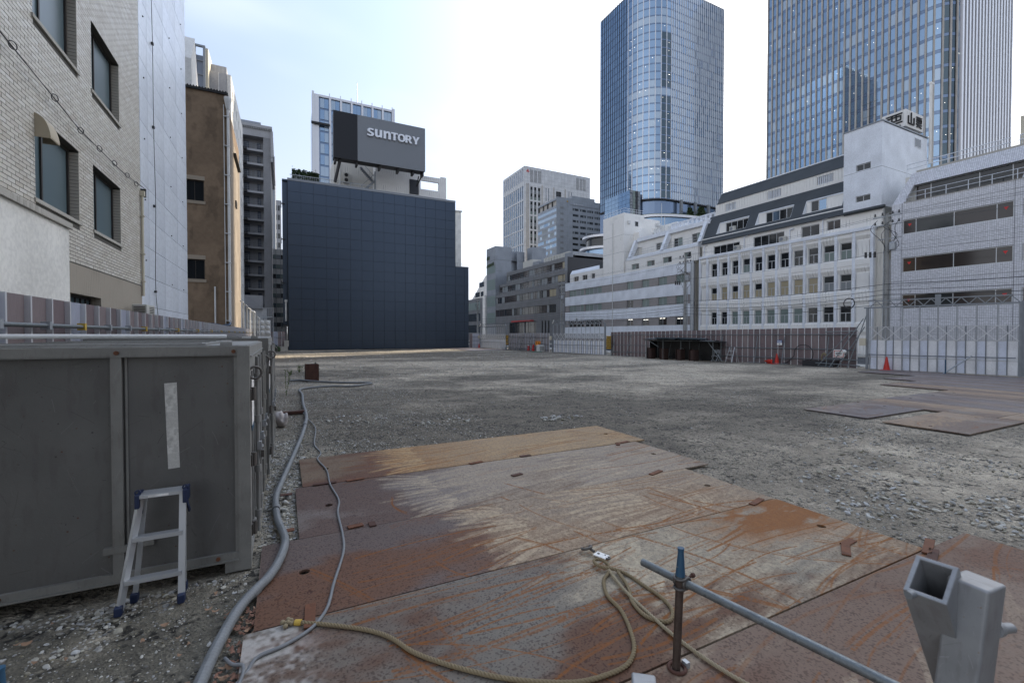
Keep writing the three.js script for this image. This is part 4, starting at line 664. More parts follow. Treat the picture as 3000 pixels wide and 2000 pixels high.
  disc(119, -127, 27, 13, 34.4, 35.1, M.finwhite, 'canopy'); disc(119, -127, 25.5, 12, 31.2, 34.38, M.darkglass2, 'podium_glass'); disc(119, -127, 28, 13.5, 30.4, 31.15, M.finwhite, 'canopy'); disc(119, -127, 26.5, 12.6, 26.6, 30.38, M.curtain4, 'podium_glass'); disc(119, -127, 28.5, 14, 25.9, 26.55, M.finwhite, 'canopy'); disc(119, -127, 27, 13, 0, 25.88, M.curtain2, 'podium_glass');
  mb().add(new THREE.CylinderGeometry(1, 1, 0.25, 48).scale(20.6, 1, 8.7).translate(127, 41.33, -117)).build('roof_lawn', M.shrub2, b);
  const cl = []; for (let i = 0; i < 50; i++) { const k = Math.floor(rnd() * 3), i2 = Math.min(n1 + 7, n1 + Math.floor(rnd() * 9)), q = B[i2 < B.length ? i2 : n1]; const f = Math.floor(rnd() * 22); cl.push(q.B(0.16, 0.09, 0.02, y0 + f * fh + fh * 0.8, (rnd() - 0.5) * 0.6, 0.012)); } merged(cl, 'ceiling_light', M.lamp, b);
}
{ // roof garden shrubs
  for (const [x, w, h] of [[124, 3.2, 3.4], [129.5, 5, 4.3], [136, 4.5, 2.8]]) {
    const t = thing('roof_shrub', { 124: 'small dark shrub leftmost in the roof garden under the glass tower', 129.5: 'largest dark shrub in the roof garden under the glass tower', 136: 'low wide shrub rightmost in the roof garden under the glass tower' }[x], 'shrub', [x, 41.4, -111.6], 0, 'roof garden shrubs'); const f = [], g0 = new THREE.PlaneGeometry(0.5, 0.3);
    for (let i = 0; i < 900; i++) { const a = rnd() * 6.28, q = Math.pow(rnd(), 0.5), y = rnd() * h; const r = q * w * 0.6 * Math.sqrt(Math.max(0, 1 - (y / h) * 0.9)) * (0.6 + 0.7 * vn(a * 2, y)); f.push(g0.clone().rotateX(rr(-1.5, 1.5)).rotateY(rr(0, 6)).translate(Math.cos(a) * r, y, Math.sin(a) * r * 0.4)); }
    mb().add(mergeGeometries(f)).build('foliage', M.shrub, t); mb().rod([0, 0, 0], [0.1, h * 0.6, 0], 0.12).rod([0, 0, 0], [-w * 0.3, h * 0.5, 0], 0.08).build('stem', M.pipebrown, t);
  }
}
{ // huge tower at the right
  const b = thing('ribbed_tower', 'huge blue glass tower with stone mullions and a white ribbed side', 'tower');
  const { p, n1, n2 } = facePath(182.8, -124.0, 229, -65, 6.2, 1.94, 2.42, 5), B = bays(p), it = [], sp = [], mull = [], edge = [], fin = [], slot = [], dots = [];
  const y0 = 0, fh = 4.72, nf = 34, yt = fh * nf;
  B.forEach((q, i) => {
    if (i < n1 + 5) {
      for (let f = 8; f < nf; f++) { const y = y0 + f * fh, split = rnd() < 0.3; const k = i > n1 + 1 && i < n1 + 4 && f < 30 ? 4 : rnd() < 0.45 ? 0 : rnd() < 0.5 ? 1 : rnd() < 0.5 ? 3 : 2;  // dark corner columns are a painted reflection
        it.push({ m: q.B(q.L - 0.48, fh * 0.77, 0.1, y + fh * 0.615, 0, -0.08 + 0.005 * rnd()), k, s: i * 0.6 - Math.abs(f - 17) }); sp.push(q.B(q.L - 0.45, fh * 0.2, 0.12, y + fh * 0.115, 0, -0.08));
        if (rnd() < 0.11) dots.push(q.B(0.17, 0.1, 0.03, y + fh * rr(0.55, 0.9), rr(-0.5, 0.5), -0.015)); }
      mull.push(q.B(0.46, yt, 0.5, yt / 2, -q.L / 2, 0.1)); edge.push(q.B(0.06, yt, 0.2, yt / 2, q.L / 2 - 0.27, 0.0));  // edge: black strips paint the shadow line beside each stone mullion
    } else { fin.push(q.B(1.02, yt, 0.8, yt / 2, -q.L / 2, 0.30)); for (let f = 8; f < nf; f++) { slot.push({ m: q.B(q.L - 1.0, fh * 0.96, 0.1, f * fh + fh * 0.5, 0, -0.1), k: 0, s: -300 - f }); } }
  });
  pieces(b, 'pane', it.concat(slot.map((s) => ({ ...s, k: 5 }))), [M.curtain, M.curtain2, M.curtain3, M.curtain4, M.darkreflection, M.black]);
  merged(sp, 'spandrel', M.spandrel, b); merged(mull, 'mullion', M.stone, b); merged(edge, 'mullion_shadow', M.black, b); merged(fin, 'fin', M.finwhite, b); merged(dots, 'ceiling_light', M.lamp, b);
  mb().add(upright(plan(p, 228.6, -124.5, 0.25), 0, yt)).build('core', M.spandrel, b);
  mb().add(upright(plan(p, 229, -124.0, -0.3), yt + 0.1, yt + 1.5)).build('roof', M.stone, b);
}
{ // tall tower with the red diamond
  const b = thing('red_diamond_tower', 'pale stone office tower with louvred top and a small red diamond', 'tower');
  const X = 107.6, Z = -200, X1 = 147.5, Z0 = -223.5, top = 85, cols = [110.94, 113.12, 115.4], H = [], it = [], lv = mb();
  for (const x of cols) for (let f = 0; f < 6; f++) H.push([x, x + 1.35, 69.1 - f * 7.3, 75.6 - f * 7.3]);
  H.push([126.07, 129.33, 70.5, 75.3]);
  for (const x of [119.9, 121.4, 133.8, 135.4]) H.push([x, x + 0.45, 69.5, 76.2]);
  const L = []; for (const x of [110.95, 113.2, 115.6, 138.7, 140.8, 142.9]) for (let k = 0; k < 3; k++) L.push([x + k * 0.62, x + k * 0.62 + 0.36, 77.8, 84.0]);
  mb().add((() => { const s = new THREE.Shape([new THREE.Vector2(X, 0), new THREE.Vector2(X1, 0), new THREE.Vector2(X1, top), new THREE.Vector2(X, top)]); for (const [a, c, d, e] of H.concat(L)) s.holes.push(new THREE.Path([new THREE.Vector2(a, d), new THREE.Vector2(a, e), new THREE.Vector2(c, e), new THREE.Vector2(c, d)])); return new THREE.ExtrudeGeometry(s, { depth: 0.6, bevelEnabled: false }).translate(0, 0, Z - 0.6); })()).build('wall', M.stonelt, b);
  H.slice(0, 18).forEach(([a, c, d, e]) => { for (let k = 0; k < 4; k++) it.push({ m: bm(a, c, lerp(d, e, k / 4) + 0.06, lerp(d, e, (k + 1) / 4) - 0.06, Z - 0.5, Z - 0.35), k: [0, 1, 0, 2][(k + Math.floor(d)) % 4], s: d }); });
  H.slice(19).forEach(([a, c, d, e]) => it.push({ m: bm(a, c, d, e, Z - 0.5, Z - 0.35), k: 3, s: d }));
  pieces(b, 'pane', it, [M.darkglass2, M.blindgreen, M.blindgrey, M.curtain]);
  L.forEach(([a, c, d, e]) => lv.box(a, c, d, e, Z - 0.55, Z - 0.45)); lv.box(126.07, 129.33, 70.5, 75.3, Z - 0.58, Z - 0.5); lv.build('louvre', M.louvredark, b);
  const jt = mb(); for (let x = X + 1.6; x < X1; x += 2.0) jt.box(x, x + 0.05, 0, top, Z - 0.02, Z + 0.006); for (let y = 40; y < top; y += 1.9) jt.box(X, X1, y, y + 0.05, Z - 0.02, Z + 0.005); jt.build('joint', M.louvre, b, 'stuff');
  for (const x of [108.7, 109.6, 117.6, 124.5, 131.5]) mb().box(x, x + 0.35, 30, 77, Z + 0.001, Z + 0.25).build('rib', M.stone, b);
  // -x face: vertical bays with pairs of panes
  const it2 = [], rib = mb(), dk = mb(); const nb = 10, pw = (Z - Z0) / nb;
  for (let i = 0; i < nb; i++) { const z0 = Z0 + i * pw; rib.box(X - 0.35, X + 0.05, 20, top, z0 - 0.28, z0 + 0.28); for (let f = 0; f < 6; f++) for (let k = 0; k < 3; k++) it2.push({ m: bm(X - 0.02, X + 0.04, 69.0 - f * 7.3 + k * 2.2, 71.1 - f * 7.3 + k * 2.2, z0 + 0.75, z0 + pw - 0.35), k: Math.floor(rnd() * 3), s: i }); dk.box(X - 0.06, X + 0.04, 20, 75.7, z0 + 0.3, z0 + 0.72).box(X - 0.06, X + 0.04, 78, 84, z0 + 0.9, z0 + 1.6); }
  for (let f = 0; f < 7; f++) rib.box(X - 0.2, X + 0.05, 75.7 - f * 7.3, 76.4 - f * 7.3, Z0, Z); rib.box(X - 0.15, X + 0.05, 76.4, 78, Z0, Z).box(X - 0.15, X + 0.05, 84, top, Z0, Z).box(X - 0.35, X + 0.05, 20, top, Z - 0.6, Z - 0.01);
  rib.build('rib', M.stonelt, b, 'stuff'); dk.build('recess', M.spandrel, b, 'stuff'); pieces(b, 'pane', it2, [M.curtain3, M.curtain3, M.curtain]);
  mb().box(X + 0.06, X1, 0, top - 0.05, Z0, Z - 0.61).build('core', M.stonelt, b); mb().box(X - 0.1, X1 + 0.1, top + 0.002, top + 0.3, Z0 - 0.1, Z + 0.1).build('roof', M.stonelt, b);
  mb().add(new THREE.BoxGeometry(0.62, 0.62, 0.08).rotateZ(Math.PI / 4).translate(109.5, 83.55, Z + 0.06)).add(new THREE.BoxGeometry(0.62, 0.62, 0.08).rotateZ(Math.PI / 4).translate(109.05, 82.85, Z + 0.06)).add(new THREE.BoxGeometry(0.62, 0.62, 0.08).rotateZ(Math.PI / 4).translate(109.95, 82.85, Z + 0.06)).build('emblem', M.redpaint, b);
  const an = mb(); for (const [x, h] of [[111.5, 5], [119, 5.5], [124, 3.5], [128.5, 4], [133, 4.5], [139, 5]]) an.rod([x, top, Z - 4], [x, top + h, Z - 4], 0.06, 4); an.build('antenna', M.steelgrey, b);
}
{ // hotel in front of it
  const b = thing('ribbon_window_hotel', 'grey hotel block with ribbon windows on one side and a small gold emblem', 'building');
  const X = 101.3, Z = -160, X1 = 125, top = 58.6, H = [];
  for (let f = 0; f < 9; f++) for (const x of [109.12, 112.95, 116.75, 120.5]) H.push([x, x + 2.95, 53.75 - f * 2.42, 54.75 - f * 2.42]);
  const s = new THREE.Shape([new THREE.Vector2(X, 0), new THREE.Vector2(X1, 0), new THREE.Vector2(X1, top), new THREE.Vector2(X, top)]); for (const [a, c, d, e] of H) s.holes.push(new THREE.Path([new THREE.Vector2(a, d), new THREE.Vector2(a, e), new THREE.Vector2(c, e), new THREE.Vector2(c, d)]));
  mb().add(new THREE.ExtrudeGeometry(s, { depth: 0.4, bevelEnabled: false }).translate(0, 0, Z - 0.4)).build('wall', M.greycladlt, b);
  const it = []; H.forEach(([a, c, d, e], j) => { for (let k = 0; k < 5; k++) it.push({ m: bm(lerp(a, c, k / 5) + 0.03, lerp(a, c, (k + 1) / 5) - 0.03, d, e, Z - 0.35, Z - 0.2 - 0.01 * (k % 2)), k: j > 19 ? 0 : k % 2 ? (rnd() < 0.6 ? 1 : 0) : 0, s: d }); });
  for (let f = 0; f < 9; f++) it.push({ m: bm(103, 104.5, 53.9 - f * 2.4, 54.7 - f * 2.4, Z + 0.001, Z + 0.05), k: 2, s: 90 });
  pieces(b, 'pane', it, [M.darkglass2, M.blindgrey, M.greyclad]);
  const jt = mb(); for (let x = X + 1.5; x < X1; x += 1.25) jt.box(x, x + 0.04, 10, top, Z - 0.02, Z + 0.005); for (let y = 20; y < top; y += 2.42) jt.box(X, X1, y, y + 0.04, Z - 0.02, Z + 0.006); jt.box(108, X1, 55.9, 56.05, Z - 0.02, Z + 0.1); jt.build('joint', M.greyclad, b, 'stuff');
  // ribbon side at x = X
  const fr = mb(), pn = []; for (let f = 0; f < 9; f++) { const y = 52.7 - f * 2.42; fr.box(X - 0.05, X + 0.3, y + 1.35, y + 2.42, -175.6, Z - 0.41); for (let k = 0; k < 9; k++) pn.push({ m: bm(X, X + 0.1, y, y + 1.33, -175.5 + k * 1.68, -173.9 + k * 1.68), k: f < 2 ? 0 : rnd() < 0.35 ? 1 : rnd() < 0.4 ? 0 : 2, s: f }); }
  fr.box(X - 0.05, X + 0.3, 57.4, 58.2, -175.6, Z - 0.41).build('band', M.greycladlt, b); pieces(b, 'pane', pn, [M.curtain3, M.blindgrey, M.curtain4]);
  const po = mb(); for (let k = 0; k < 5; k++) po.box(X + 0.05, X + 0.35, 55.1, 57.4, -175.4 + k * 3.7, -174.9 + k * 3.7); po.build('pillar', M.black, b);
  mb().box(X + 0.5, X1, 0, top - 0.05, -175.6, Z - 0.42).build('core', M.stone, b); mb().box(110, 122, top, 60.6, -172, -162).build('penthouse', M.greycladlt, b); 
  mb().add(new THREE.TorusGeometry(0.32, 0.1, 4, 4).translate(106.4, 57.2, Z + 0.1)).add(new THREE.BoxGeometry(0.3, 0.3, 0.1).rotateZ(Math.PI / 4).translate(106.4, 57.2, Z + 0.06)).build('emblem', M.tapeyellow, b);
  'DINACOATS'.split('').forEach((ch, i) => { const g = new TextGeometry(ch, { font, size: 0.42, depth: 0.05, curveSegments: 2 }).translate(109.6 + i * 0.56, 56.35, Z + 0.02); mb().add(g).build('letter', M.finwhite, b); });
}
{ // unseen blocks added behind the camera for reflections in brown windows and navy wall
  const b = thing('unseen_apartment_block', 'unseen beige apartment block with balconies added behind the viewpoint for reflections', 'building', [0, 0, 0]);
  mb().box(-6, 24, 0, 46, 26, 38).build('wall', M.balcgrey, b); for (let f = 0; f < 13; f++) mb().box(-6.2, 24.2, 3 + f * 3.2, 4.2 + f * 3.2, 25, 25.99).build('balcony', M.hotel, b);
  mb().box(-6.1, 24.1, 46.002, 46.4, 25.9, 38.1).build('roof', M.paleconc, b);
  const c = thing('unseen_low_block', 'unseen low grey block added behind the viewpoint for the navy wall reflection', 'building'); mb().box(24.5, 50, 0, 9, 27, 40).build('wall', M.balcgrey, c); mb().box(24.4, 50.1, 9.002, 9.4, 26.9, 40.1).build('roof', M.paleconc, c); for (let f = 0; f < 2; f++) mb().box(25.5, 49, 1.6 + f * 3.4, 3.2 + f * 3.4, 26.9, 26.99).build('window', M.darkglass2, c);
  const e = thing('unseen_tall_block', 'unseen tall grey block added behind the viewpoint for the navy wall reflection', 'building'); mb().box(50.5, 78, 0, 52, 24, 44).build('wall', M.hotel, e); mb().box(50.4, 78.1, 52.002, 52.5, 23.9, 44.1).build('roof', M.paleconc, e); for (let f = 0; f < 14; f++) mb().box(51.5, 77, 2 + f * 3.5, 3.8 + f * 3.5, 23.9, 23.99).build('window', M.darkglass2, e);
}
// ================================================================ ground, road, site enclosure
struct('ground', new THREE.PlaneGeometry(3000, 3000).rotateX(-Math.PI / 2).translate(0, -0.14, 0), M.asphalt);
struct('road', new THREE.BoxGeometry(13, 0.04, 260).translate(40.5, -0.1, -70), M.asphalt);
struct('pavement', new THREE.BoxGeometry(4.6, 0.16, 260).translate(49.6, -0.06, -70), M.paleconc);
struct('pavement', new THREE.BoxGeometry(2.6, 0.16, 260).translate(33.9, -0.06, -70), M.paleconc);
function struct(name, g, m) { const o = new THREE.Mesh(uvm(flat(g)), m); o.name = numbered(name); o.userData.kind = 'structure'; o.receiveShadow = o.castShadow = true; scene.add(o); return o; }

// height and tone of the site ground
const PATCH = [[-2.5, 0.2, -10, -1], [0.1, 6.4, -8.4, 2], [12.5, 31, -14, 2]];
function gh(x, z) {
  const d = Math.hypot(x, z); let h = 0.05 * (fbm(x * 0.22 + 50, z * 0.22 + 50, 4) - 0.5) + 0.035 * (vn(x * 1.3 + 9, z * 1.3 + 4) - 0.5) + 0.016 * (vn(x * 5, z * 5) - 0.5) * smooth(40, 5, d);
  let k = 1; if (x > -0.6 && x < 7 && z > -8.7) k = 0.25; if (x > 12.3 && z > -14.2) k = 0.25; if (x > 6.9 && x < 11 && z > -8) k = lerp(0.25, 1, smooth(6.9, 8.5, x)); 
  const ruts = 0.012 * Math.sin((x * 0.35 + z) * 9 + 3 * vn(x, z)) * smooth(0.5, 0.7, vn(x * 0.4 + 3, z * 0.4 + 8));
  return (h + ruts) * k - 0.022 + (k < 1 ? -0.004 : 0.006);
}
const TRACKS = [[[6.5, -9.2], [7.6, -11.3], [8.2, -14.5], [7.9, -18.5], [5.5, -23.0], [2.0, -29]], [[7.6, -10.6], [12.5, -14.2], [18.5, -18.3], [25, -22]], [[4, -26], [11, -24.5], [18, -22], [26, -20]], [[-0.5, -40], [8, -38], [18, -36], [25, -40]]];
function track(x, z) { let m = 0; const jx = x + 0.9 * (vn(x * 0.5 + 7, z * 0.5) - 0.5), jz = z + 0.9 * (vn(x * 0.5, z * 0.5 + 9) - 0.5); for (const p of TRACKS) for (let i = 0; i + 1 < p.length; i++) { const [ax, az] = p[i], [bx, bz] = p[i + 1], dx = bx - ax, dz = bz - az, t = clamp(((jx - ax) * dx + (jz - az) * dz) / (dx * dx + dz * dz)), d = Math.hypot(jx - ax - t * dx, jz - az - t * dz), w = smooth(0.55, 0.15, Math.abs(d - 0.95)) * 0.75 + smooth(2.2, 0.6, d) * 0.45; m = Math.max(m, w); } return m * smooth(0.25, 0.6, fbm(x * 0.7 + 3, z * 0.7, 3)); }
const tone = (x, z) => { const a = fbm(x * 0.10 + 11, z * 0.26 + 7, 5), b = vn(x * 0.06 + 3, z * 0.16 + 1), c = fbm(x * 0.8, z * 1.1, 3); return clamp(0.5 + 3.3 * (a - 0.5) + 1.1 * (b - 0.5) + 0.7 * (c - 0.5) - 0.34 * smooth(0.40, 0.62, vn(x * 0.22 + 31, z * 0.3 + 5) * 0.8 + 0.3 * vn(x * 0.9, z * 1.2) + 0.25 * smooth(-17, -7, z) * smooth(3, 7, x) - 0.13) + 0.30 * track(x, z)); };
const gravelT = dataTex(1024, 1024, (u, v) => { const s = fbm(u * 70, v * 70, 3, 70), q = fbm(u * 200, v * 200, 2, 200), l = fbm(u * 9, v * 9, 5, 9), cl = smooth(0.50, 0.66, fbm(u * 14 + 5, v * 22, 4, 14)), p = smooth(0.64, 0.74, s), w = smooth(0.70, 0.80, q), dk = smooth(0.44, 0.32, s) * (0.25 + 0.9 * cl); const c = 0.765 + 0.22 * (l - 0.5) + 0.15 * p * (0.4 + cl) + 0.15 * w - 0.36 * dk - 0.06 * cl + 0.09 * (rnd() - 0.5); return [c, c * 0.993, c * 0.945]; });
const gravelB = dataTex(1024, 1024, (u, v) => { const s = fbm(u * 90, v * 90, 3, 90), q = fbm(u * 220, v * 220, 2, 220); const c = 0.55 * smooth(0.3, 0.75, s) + 0.45 * smooth(0.3, 0.8, q); return [c, c, c]; }, false);
{
  const NX = 300, NZ = 420, P = new Float32Array(NX * NZ * 3), K = new Float32Array(NX * NZ * 3), U = new Float32Array(NX * NZ * 2), I = [];
  for (let j = 0; j < NZ; j++) for (let i = 0; i < NX; i++) {
    const t = j / (NZ - 1), s = i / (NX - 1), z = 3 - 66.9 * Math.pow(t, 1.7), x = -3.0 + 36.2 * Math.pow(s, 1.25), o = j * NX + i;
    P[3 * o] = x; P[3 * o + 1] = gh(x, z); P[3 * o + 2] = z; U[2 * o] = x; U[2 * o + 1] = z;
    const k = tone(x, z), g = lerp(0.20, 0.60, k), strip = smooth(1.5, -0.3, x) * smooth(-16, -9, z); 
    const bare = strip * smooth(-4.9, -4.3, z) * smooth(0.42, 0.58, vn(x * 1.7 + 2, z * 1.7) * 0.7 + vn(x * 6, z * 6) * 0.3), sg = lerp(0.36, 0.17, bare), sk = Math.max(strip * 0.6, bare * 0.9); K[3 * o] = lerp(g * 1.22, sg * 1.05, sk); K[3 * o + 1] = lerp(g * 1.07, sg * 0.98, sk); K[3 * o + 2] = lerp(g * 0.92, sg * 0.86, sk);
    if (i && j) { const a = o, b = o - 1, c = o - NX - 1, d = o - NX; I.push(a, d, b, b, d, c); }
  }
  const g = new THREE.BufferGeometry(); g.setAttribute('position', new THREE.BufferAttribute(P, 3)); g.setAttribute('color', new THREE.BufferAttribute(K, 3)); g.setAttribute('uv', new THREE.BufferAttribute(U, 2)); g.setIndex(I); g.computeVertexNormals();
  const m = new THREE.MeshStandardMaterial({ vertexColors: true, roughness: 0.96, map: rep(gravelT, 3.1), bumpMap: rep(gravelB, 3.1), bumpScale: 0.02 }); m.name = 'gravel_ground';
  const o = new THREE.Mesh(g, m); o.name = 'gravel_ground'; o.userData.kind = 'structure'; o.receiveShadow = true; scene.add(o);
}
struct('yard_ground', new THREE.BoxGeometry(13, 0.1, 66).translate(-9.6, -0.08, -31), M.paleconc);

// ---- corrugated fence runs: panels with pale flanges, rails and braces
function fence(label, p0, p1, h0, h1, pitch, side, { tones, rails = [0.5, 1.15, 2.1], braces = 0, clamps = false, name = 'site_fence', cat = 'fence', brace = true }) {
  const L = Math.hypot(p1[0] - p0[0], p1[1] - p0[1]), t = thing(name, label, cat, [p0[0], -0.05, p0[1]], Math.atan2(-(p1[1] - p0[1]), p1[0] - p0[0])), n = Math.round(L / pitch), w = L / n;   // local x runs along the fence, +z * side looks at the site
  for (let i = 0; i < n; i++) {
    const h = lerp(h0, h1, i / n) + 0.05, o = new THREE.Mesh(UNIT, M[tones(i)]); o.name = 'panel'; o.scale.set(w - 0.03, h, 0.025); o.position.set((i + 0.5) * w, h / 2, 0); t.add(o);
    const f = new THREE.Mesh(UNIT, M.flange); f.name = 'flange'; f.scale.set(0.035, h - 0.01, 0.07); f.position.set(i * w, h / 2, side * 0.035); t.add(f);
    for (const q of [o, f]) q.castShadow = q.receiveShadow = true;
  }
  for (const r of rails) mb().rod([0.05, Math.min(r, lerp(h0, h1, 0.5)), side * 0.12], [L - 0.05, r + (h1 - h0) * 0.3, side * 0.12], 0.027, 8).build('rail', M.pipegalv, t);
  if (clamps) for (let i = 0; i < 40; i++) mb().box(i * 1.12 + 0.2, i * 1.12 + 0.27, 2.2, 2.3, side * 0.07, side * 0.16).build('clamp', i % 3 ? M.galv : M.tapeyellow, t);
  for (let k = 0; k < braces; k++) { const x = L * (k + 0.6) / braces + (k % 2) * 0.4; mb().rod([x, 0.03, side * 0.95], [x + 0.15, 1.95, side * 0.14], 0.026, 7).build('brace', M.pipegalv, t); mb().rod([x - 0.35, 0.12, side * 0.85], [x + 0.5, 0.12, side * 0.85], 0.024, 6).rod([x, 0.4, side * 0.14], [x, 0.4, side * 0.8], 0.024, 6).build('brace_foot', M.pipegalv, t); }
  return t;
}
const tl = ['fenceD', 'fenceB', 'fenceA', 'fenceA', 'fenceB', 'fenceA', 'fenceD', 'fenceA', 'fenceB', 'fenceC'];
fence('mauve steel panel fence along the left side behind the grey container', [-2.75, -5.2], [-2.75, -61.5], 2.56, 2.5, 0.56, 1, { tones: (i) => (i < 4 ? ['fenceC', 'fenceD', 'fenceD', 'fenceB'][i] : tl[i % 10]), rails: [0.6, 1.4, 2.25], clamps: true });
fence('short mauve fence beside the navy wall with white flanges', [-2.3, -62.6], [0.25, -62.9], 2.35, 2.35, 0.43, 1, { tones: (i) => ['fenceB', 'fenceA', 'fenceB', 'fenceD', 'fenceB', 'fenceB'][i % 6], rails: [0.8, 1.7] });
fence('long dark mauve fence with diagonal braces in front of the mansard office', [31.5, -15.4], [28.5, -35.2], 2.5, 2.25, 0.415, -1, { tones: (i) => ['fenceC', 'fenceA', 'fenceA', 'fenceC', 'fenceA', 'fenceB', 'fenceA', 'fenceA', 'fenceB', 'fenceC', 'fenceA'][i % 11], braces: 9 });
fence('striped mauve fence between the two smaller white gates', [27.5, -45.0], [26.9, -54.3], 2.17, 2.15, 0.21, -1, { tones: (i) => ['fenceB', 'fenceA', 'fenceD', 'fenceC', 'fenceB', 'fenceC', 'fenceD', 'fenceA'][(i * 5 + (i >> 2)) % 8], braces: 7, rails: [0.25, 0.9, 1.7] });
fence('pale sheet fence end beside the right edge of the navy building', [26.5, -63.7], [25.1, -64.2], 2.1, 2.1, 0.5, -1, { tones: (i) => ['fenceD', 'fenceD', 'fenceB'][i % 3], rails: [0.5, 1.1, 1.7] });

// ---- folding gates
function gate(label, p0, p1, hLeaf, hWhite, hTruss, bays, o = {}) {
  const dx = p1[0] - p0[0], dz = p1[1] - p0[1], L = Math.hypot(dx, dz), t = thing('folding_gate', label, 'gate', [p0[0], -0.03, p0[1]], Math.atan2(-dz, dx)), w = L / bays, s = -1;
  for (let i = 0; i < bays; i++) for (let k = 0; k < 2; k++) {
    const x0 = i * w + (k ? w * 0.56 : 0.03), x1 = i * w + (k ? w - 0.03 : w * 0.52);
    const leaf = mb().box(x0, x1, 0.06, hWhite * 0.42, -0.02, 0.0).box(x0, x1, hWhite * 0.44, hWhite, -0.02, 0).build('leaf', k ? M.gateblue : M.gatewhite, t);
    mb().box(x0 - 0.02, x1 + 0.02, hWhite * 0.42, hWhite * 0.44, -0.03, 0.004).box(x0 - 0.02, x1 + 0.02, hWhite, hWhite + 0.03, -0.03, 0.004).box(x0 - 0.02, x1 + 0.02, 0.03, 0.06, -0.03, 0.004).box(x0 - 0.02, x1 + 0.02, hLeaf - 0.03, hLeaf, -0.03, 0.004).build('frame', M.alu, leaf);
    const g = mb(); for (let q = 0; q < 9; q++) g.box(lerp(x0, x1, q / 9) + 0.01, lerp(x0, x1, q / 9) + 0.018, hWhite + 0.03, hLeaf - 0.03, -0.018, -0.012); for (let q = 0; q < 16; q++) g.box(x0, x1, lerp(hWhite + 0.05, hLeaf - 0.05, q / 16), lerp(hWhite + 0.05, hLeaf - 0.05, q / 16) + 0.007, -0.018, -0.013); g.build('mesh_panel', M.gatemesh, leaf);
  }
  for (let i = 0; i <= bays; i++) { mb().rod([i * w, 0, s * 0.07], [i * w, i % (o.tall ?? 1) ? hLeaf : hTruss, s * 0.07], 0.03, 8).build('upright', M.galv, t); if (i < bays) mb().rod([i * w + w * 0.54, 0.05, s * 0.05], [i * w + w * 0.54, hLeaf, s * 0.05], 0.024, 6).build('hinge_post', M.steelgrey, t); }
  for (let i = 0; i < bays; i++) mb().beam([i * w, hLeaf + 0.02, s * 0.11], [(i + 1) * w, hWhite, s * 0.11], 0.02, 0.035).beam([i * w, hWhite, s * 0.125], [(i + 1) * w, hLeaf + 0.02, s * 0.125], 0.02, 0.035).build('cross_brace', M.flange, t);
  mb().rod([0.1, 0.93, s * 0.16], [L + 0.1, 0.9, s * 0.16], 0.025, 8).build('rail', M.steelgrey, t);
  const tr = mb(); tr.box(-0.1, L + 0.3, hTruss - 0.04, hTruss + 0.04, s * 0.1, s * 0.0).box(0.25, L + 0.1, hTruss + 0.36, hTruss + 0.42, s * 0.09, s * 0.01); const nt = Math.round(L / 0.62); for (let i = 0; i < nt; i++) { const x = (i / nt) * L, x2 = ((i + 0.5) / nt) * L, x3 = ((i + 1) / nt) * L; tr.beam([x, hTruss + 0.03, s * 0.05], [x2, hTruss + 0.38, s * 0.05], 0.04).beam([x2, hTruss + 0.38, s * 0.05], [x3, hTruss + 0.03, s * 0.05], 0.04); } tr.build('truss', M.steelgrey, t);
  for (const x of o.posts ?? [-0.12, L + 0.15]) mb().box(x - 0.06, x + 0.06, 0, hTruss + 0.02, s * 0.14, s * 0.02).build('post', M.steelgrey, t);
  mb().prism([[s * 0.11, hTruss + 0.04], [s * 0.13, hTruss + 0.04], [s * 0.13, hTruss + 0.6], [s * 0.11, hTruss + 0.6]], L * 0.5 - 0.12, L * 0.5 + 0.12).build('gusset', M.steelgrey, t);
  const c = !o.nobox && mb().box(L + 0.16, L + 0.46, 1.42, 1.85, s * 0.3, s * 0.12).build('control_box', M.beige, t);
  if (o.lamp) mb().beam([L - 0.1, hTruss + 0.5, -0.1], [L + 0.15, hTruss + 0.12, -0.1], 0.12, 0.05).build('lamp_panel', M.white, t);
  return t;
}
gate('large white folding gate with mesh top nearest on the right', [32.35, -8.75], [31.15, -14.55], 2.53, 1.75, 3.66, 8, { posts: [-0.26, -0.16, -0.06, 6.05] });
gate('next bays of the large white gate running out at the right edge', [33.3, -2.8], [32.4, -8.4], 2.53, 1.75, 3.7, 8, { posts: [-0.05], nobox: true });
gate('middle white folding gate left of the dark shelter', [28.4, -36.0], [27.6, -44.2], 2.15, 1.4, 3.15, 12, { lamp: true });
gate('farthest white folding gate near the navy building', [26.95, -55.2], [26.62, -63.3], 2.05, 1.3, 3.1, 14, { lamp: true });
{ const t = thing('gate_prop', 'galvanized pipe prop leaning from the ground to the large gate', 'prop', [30.61, 0, -11.0]); mb().rod([0, 0.02, 0], [1.05, 0.95, 0.75], 0.035, 8).build('pipe', M.galv, t); mb().rod([-0.02, 0, 0.1], [-0.02, 0.75, 0.1], 0.03, 8).build('stake', M.bluepaint, t); }
function cone(label, x, z, h, tilt = 0) { const t = thing('traffic_cone', label, 'traffic cone', [x, -0.01, z]); mb().add(new THREE.CylinderGeometry(0.035 * h / 0.7, 0.14 * h / 0.7, h * 0.94, 20).translate(0, h * 0.5, 0)).build('cone_body', M.cone, t); mb().add(new RoundedBoxGeometry(0.42 * h / 0.7, 0.035, 0.42 * h / 0.7, 2, 0.012).translate(0, 0.018, 0)).build('base', M.cone, t); t.rotation.z = tilt; return t; }
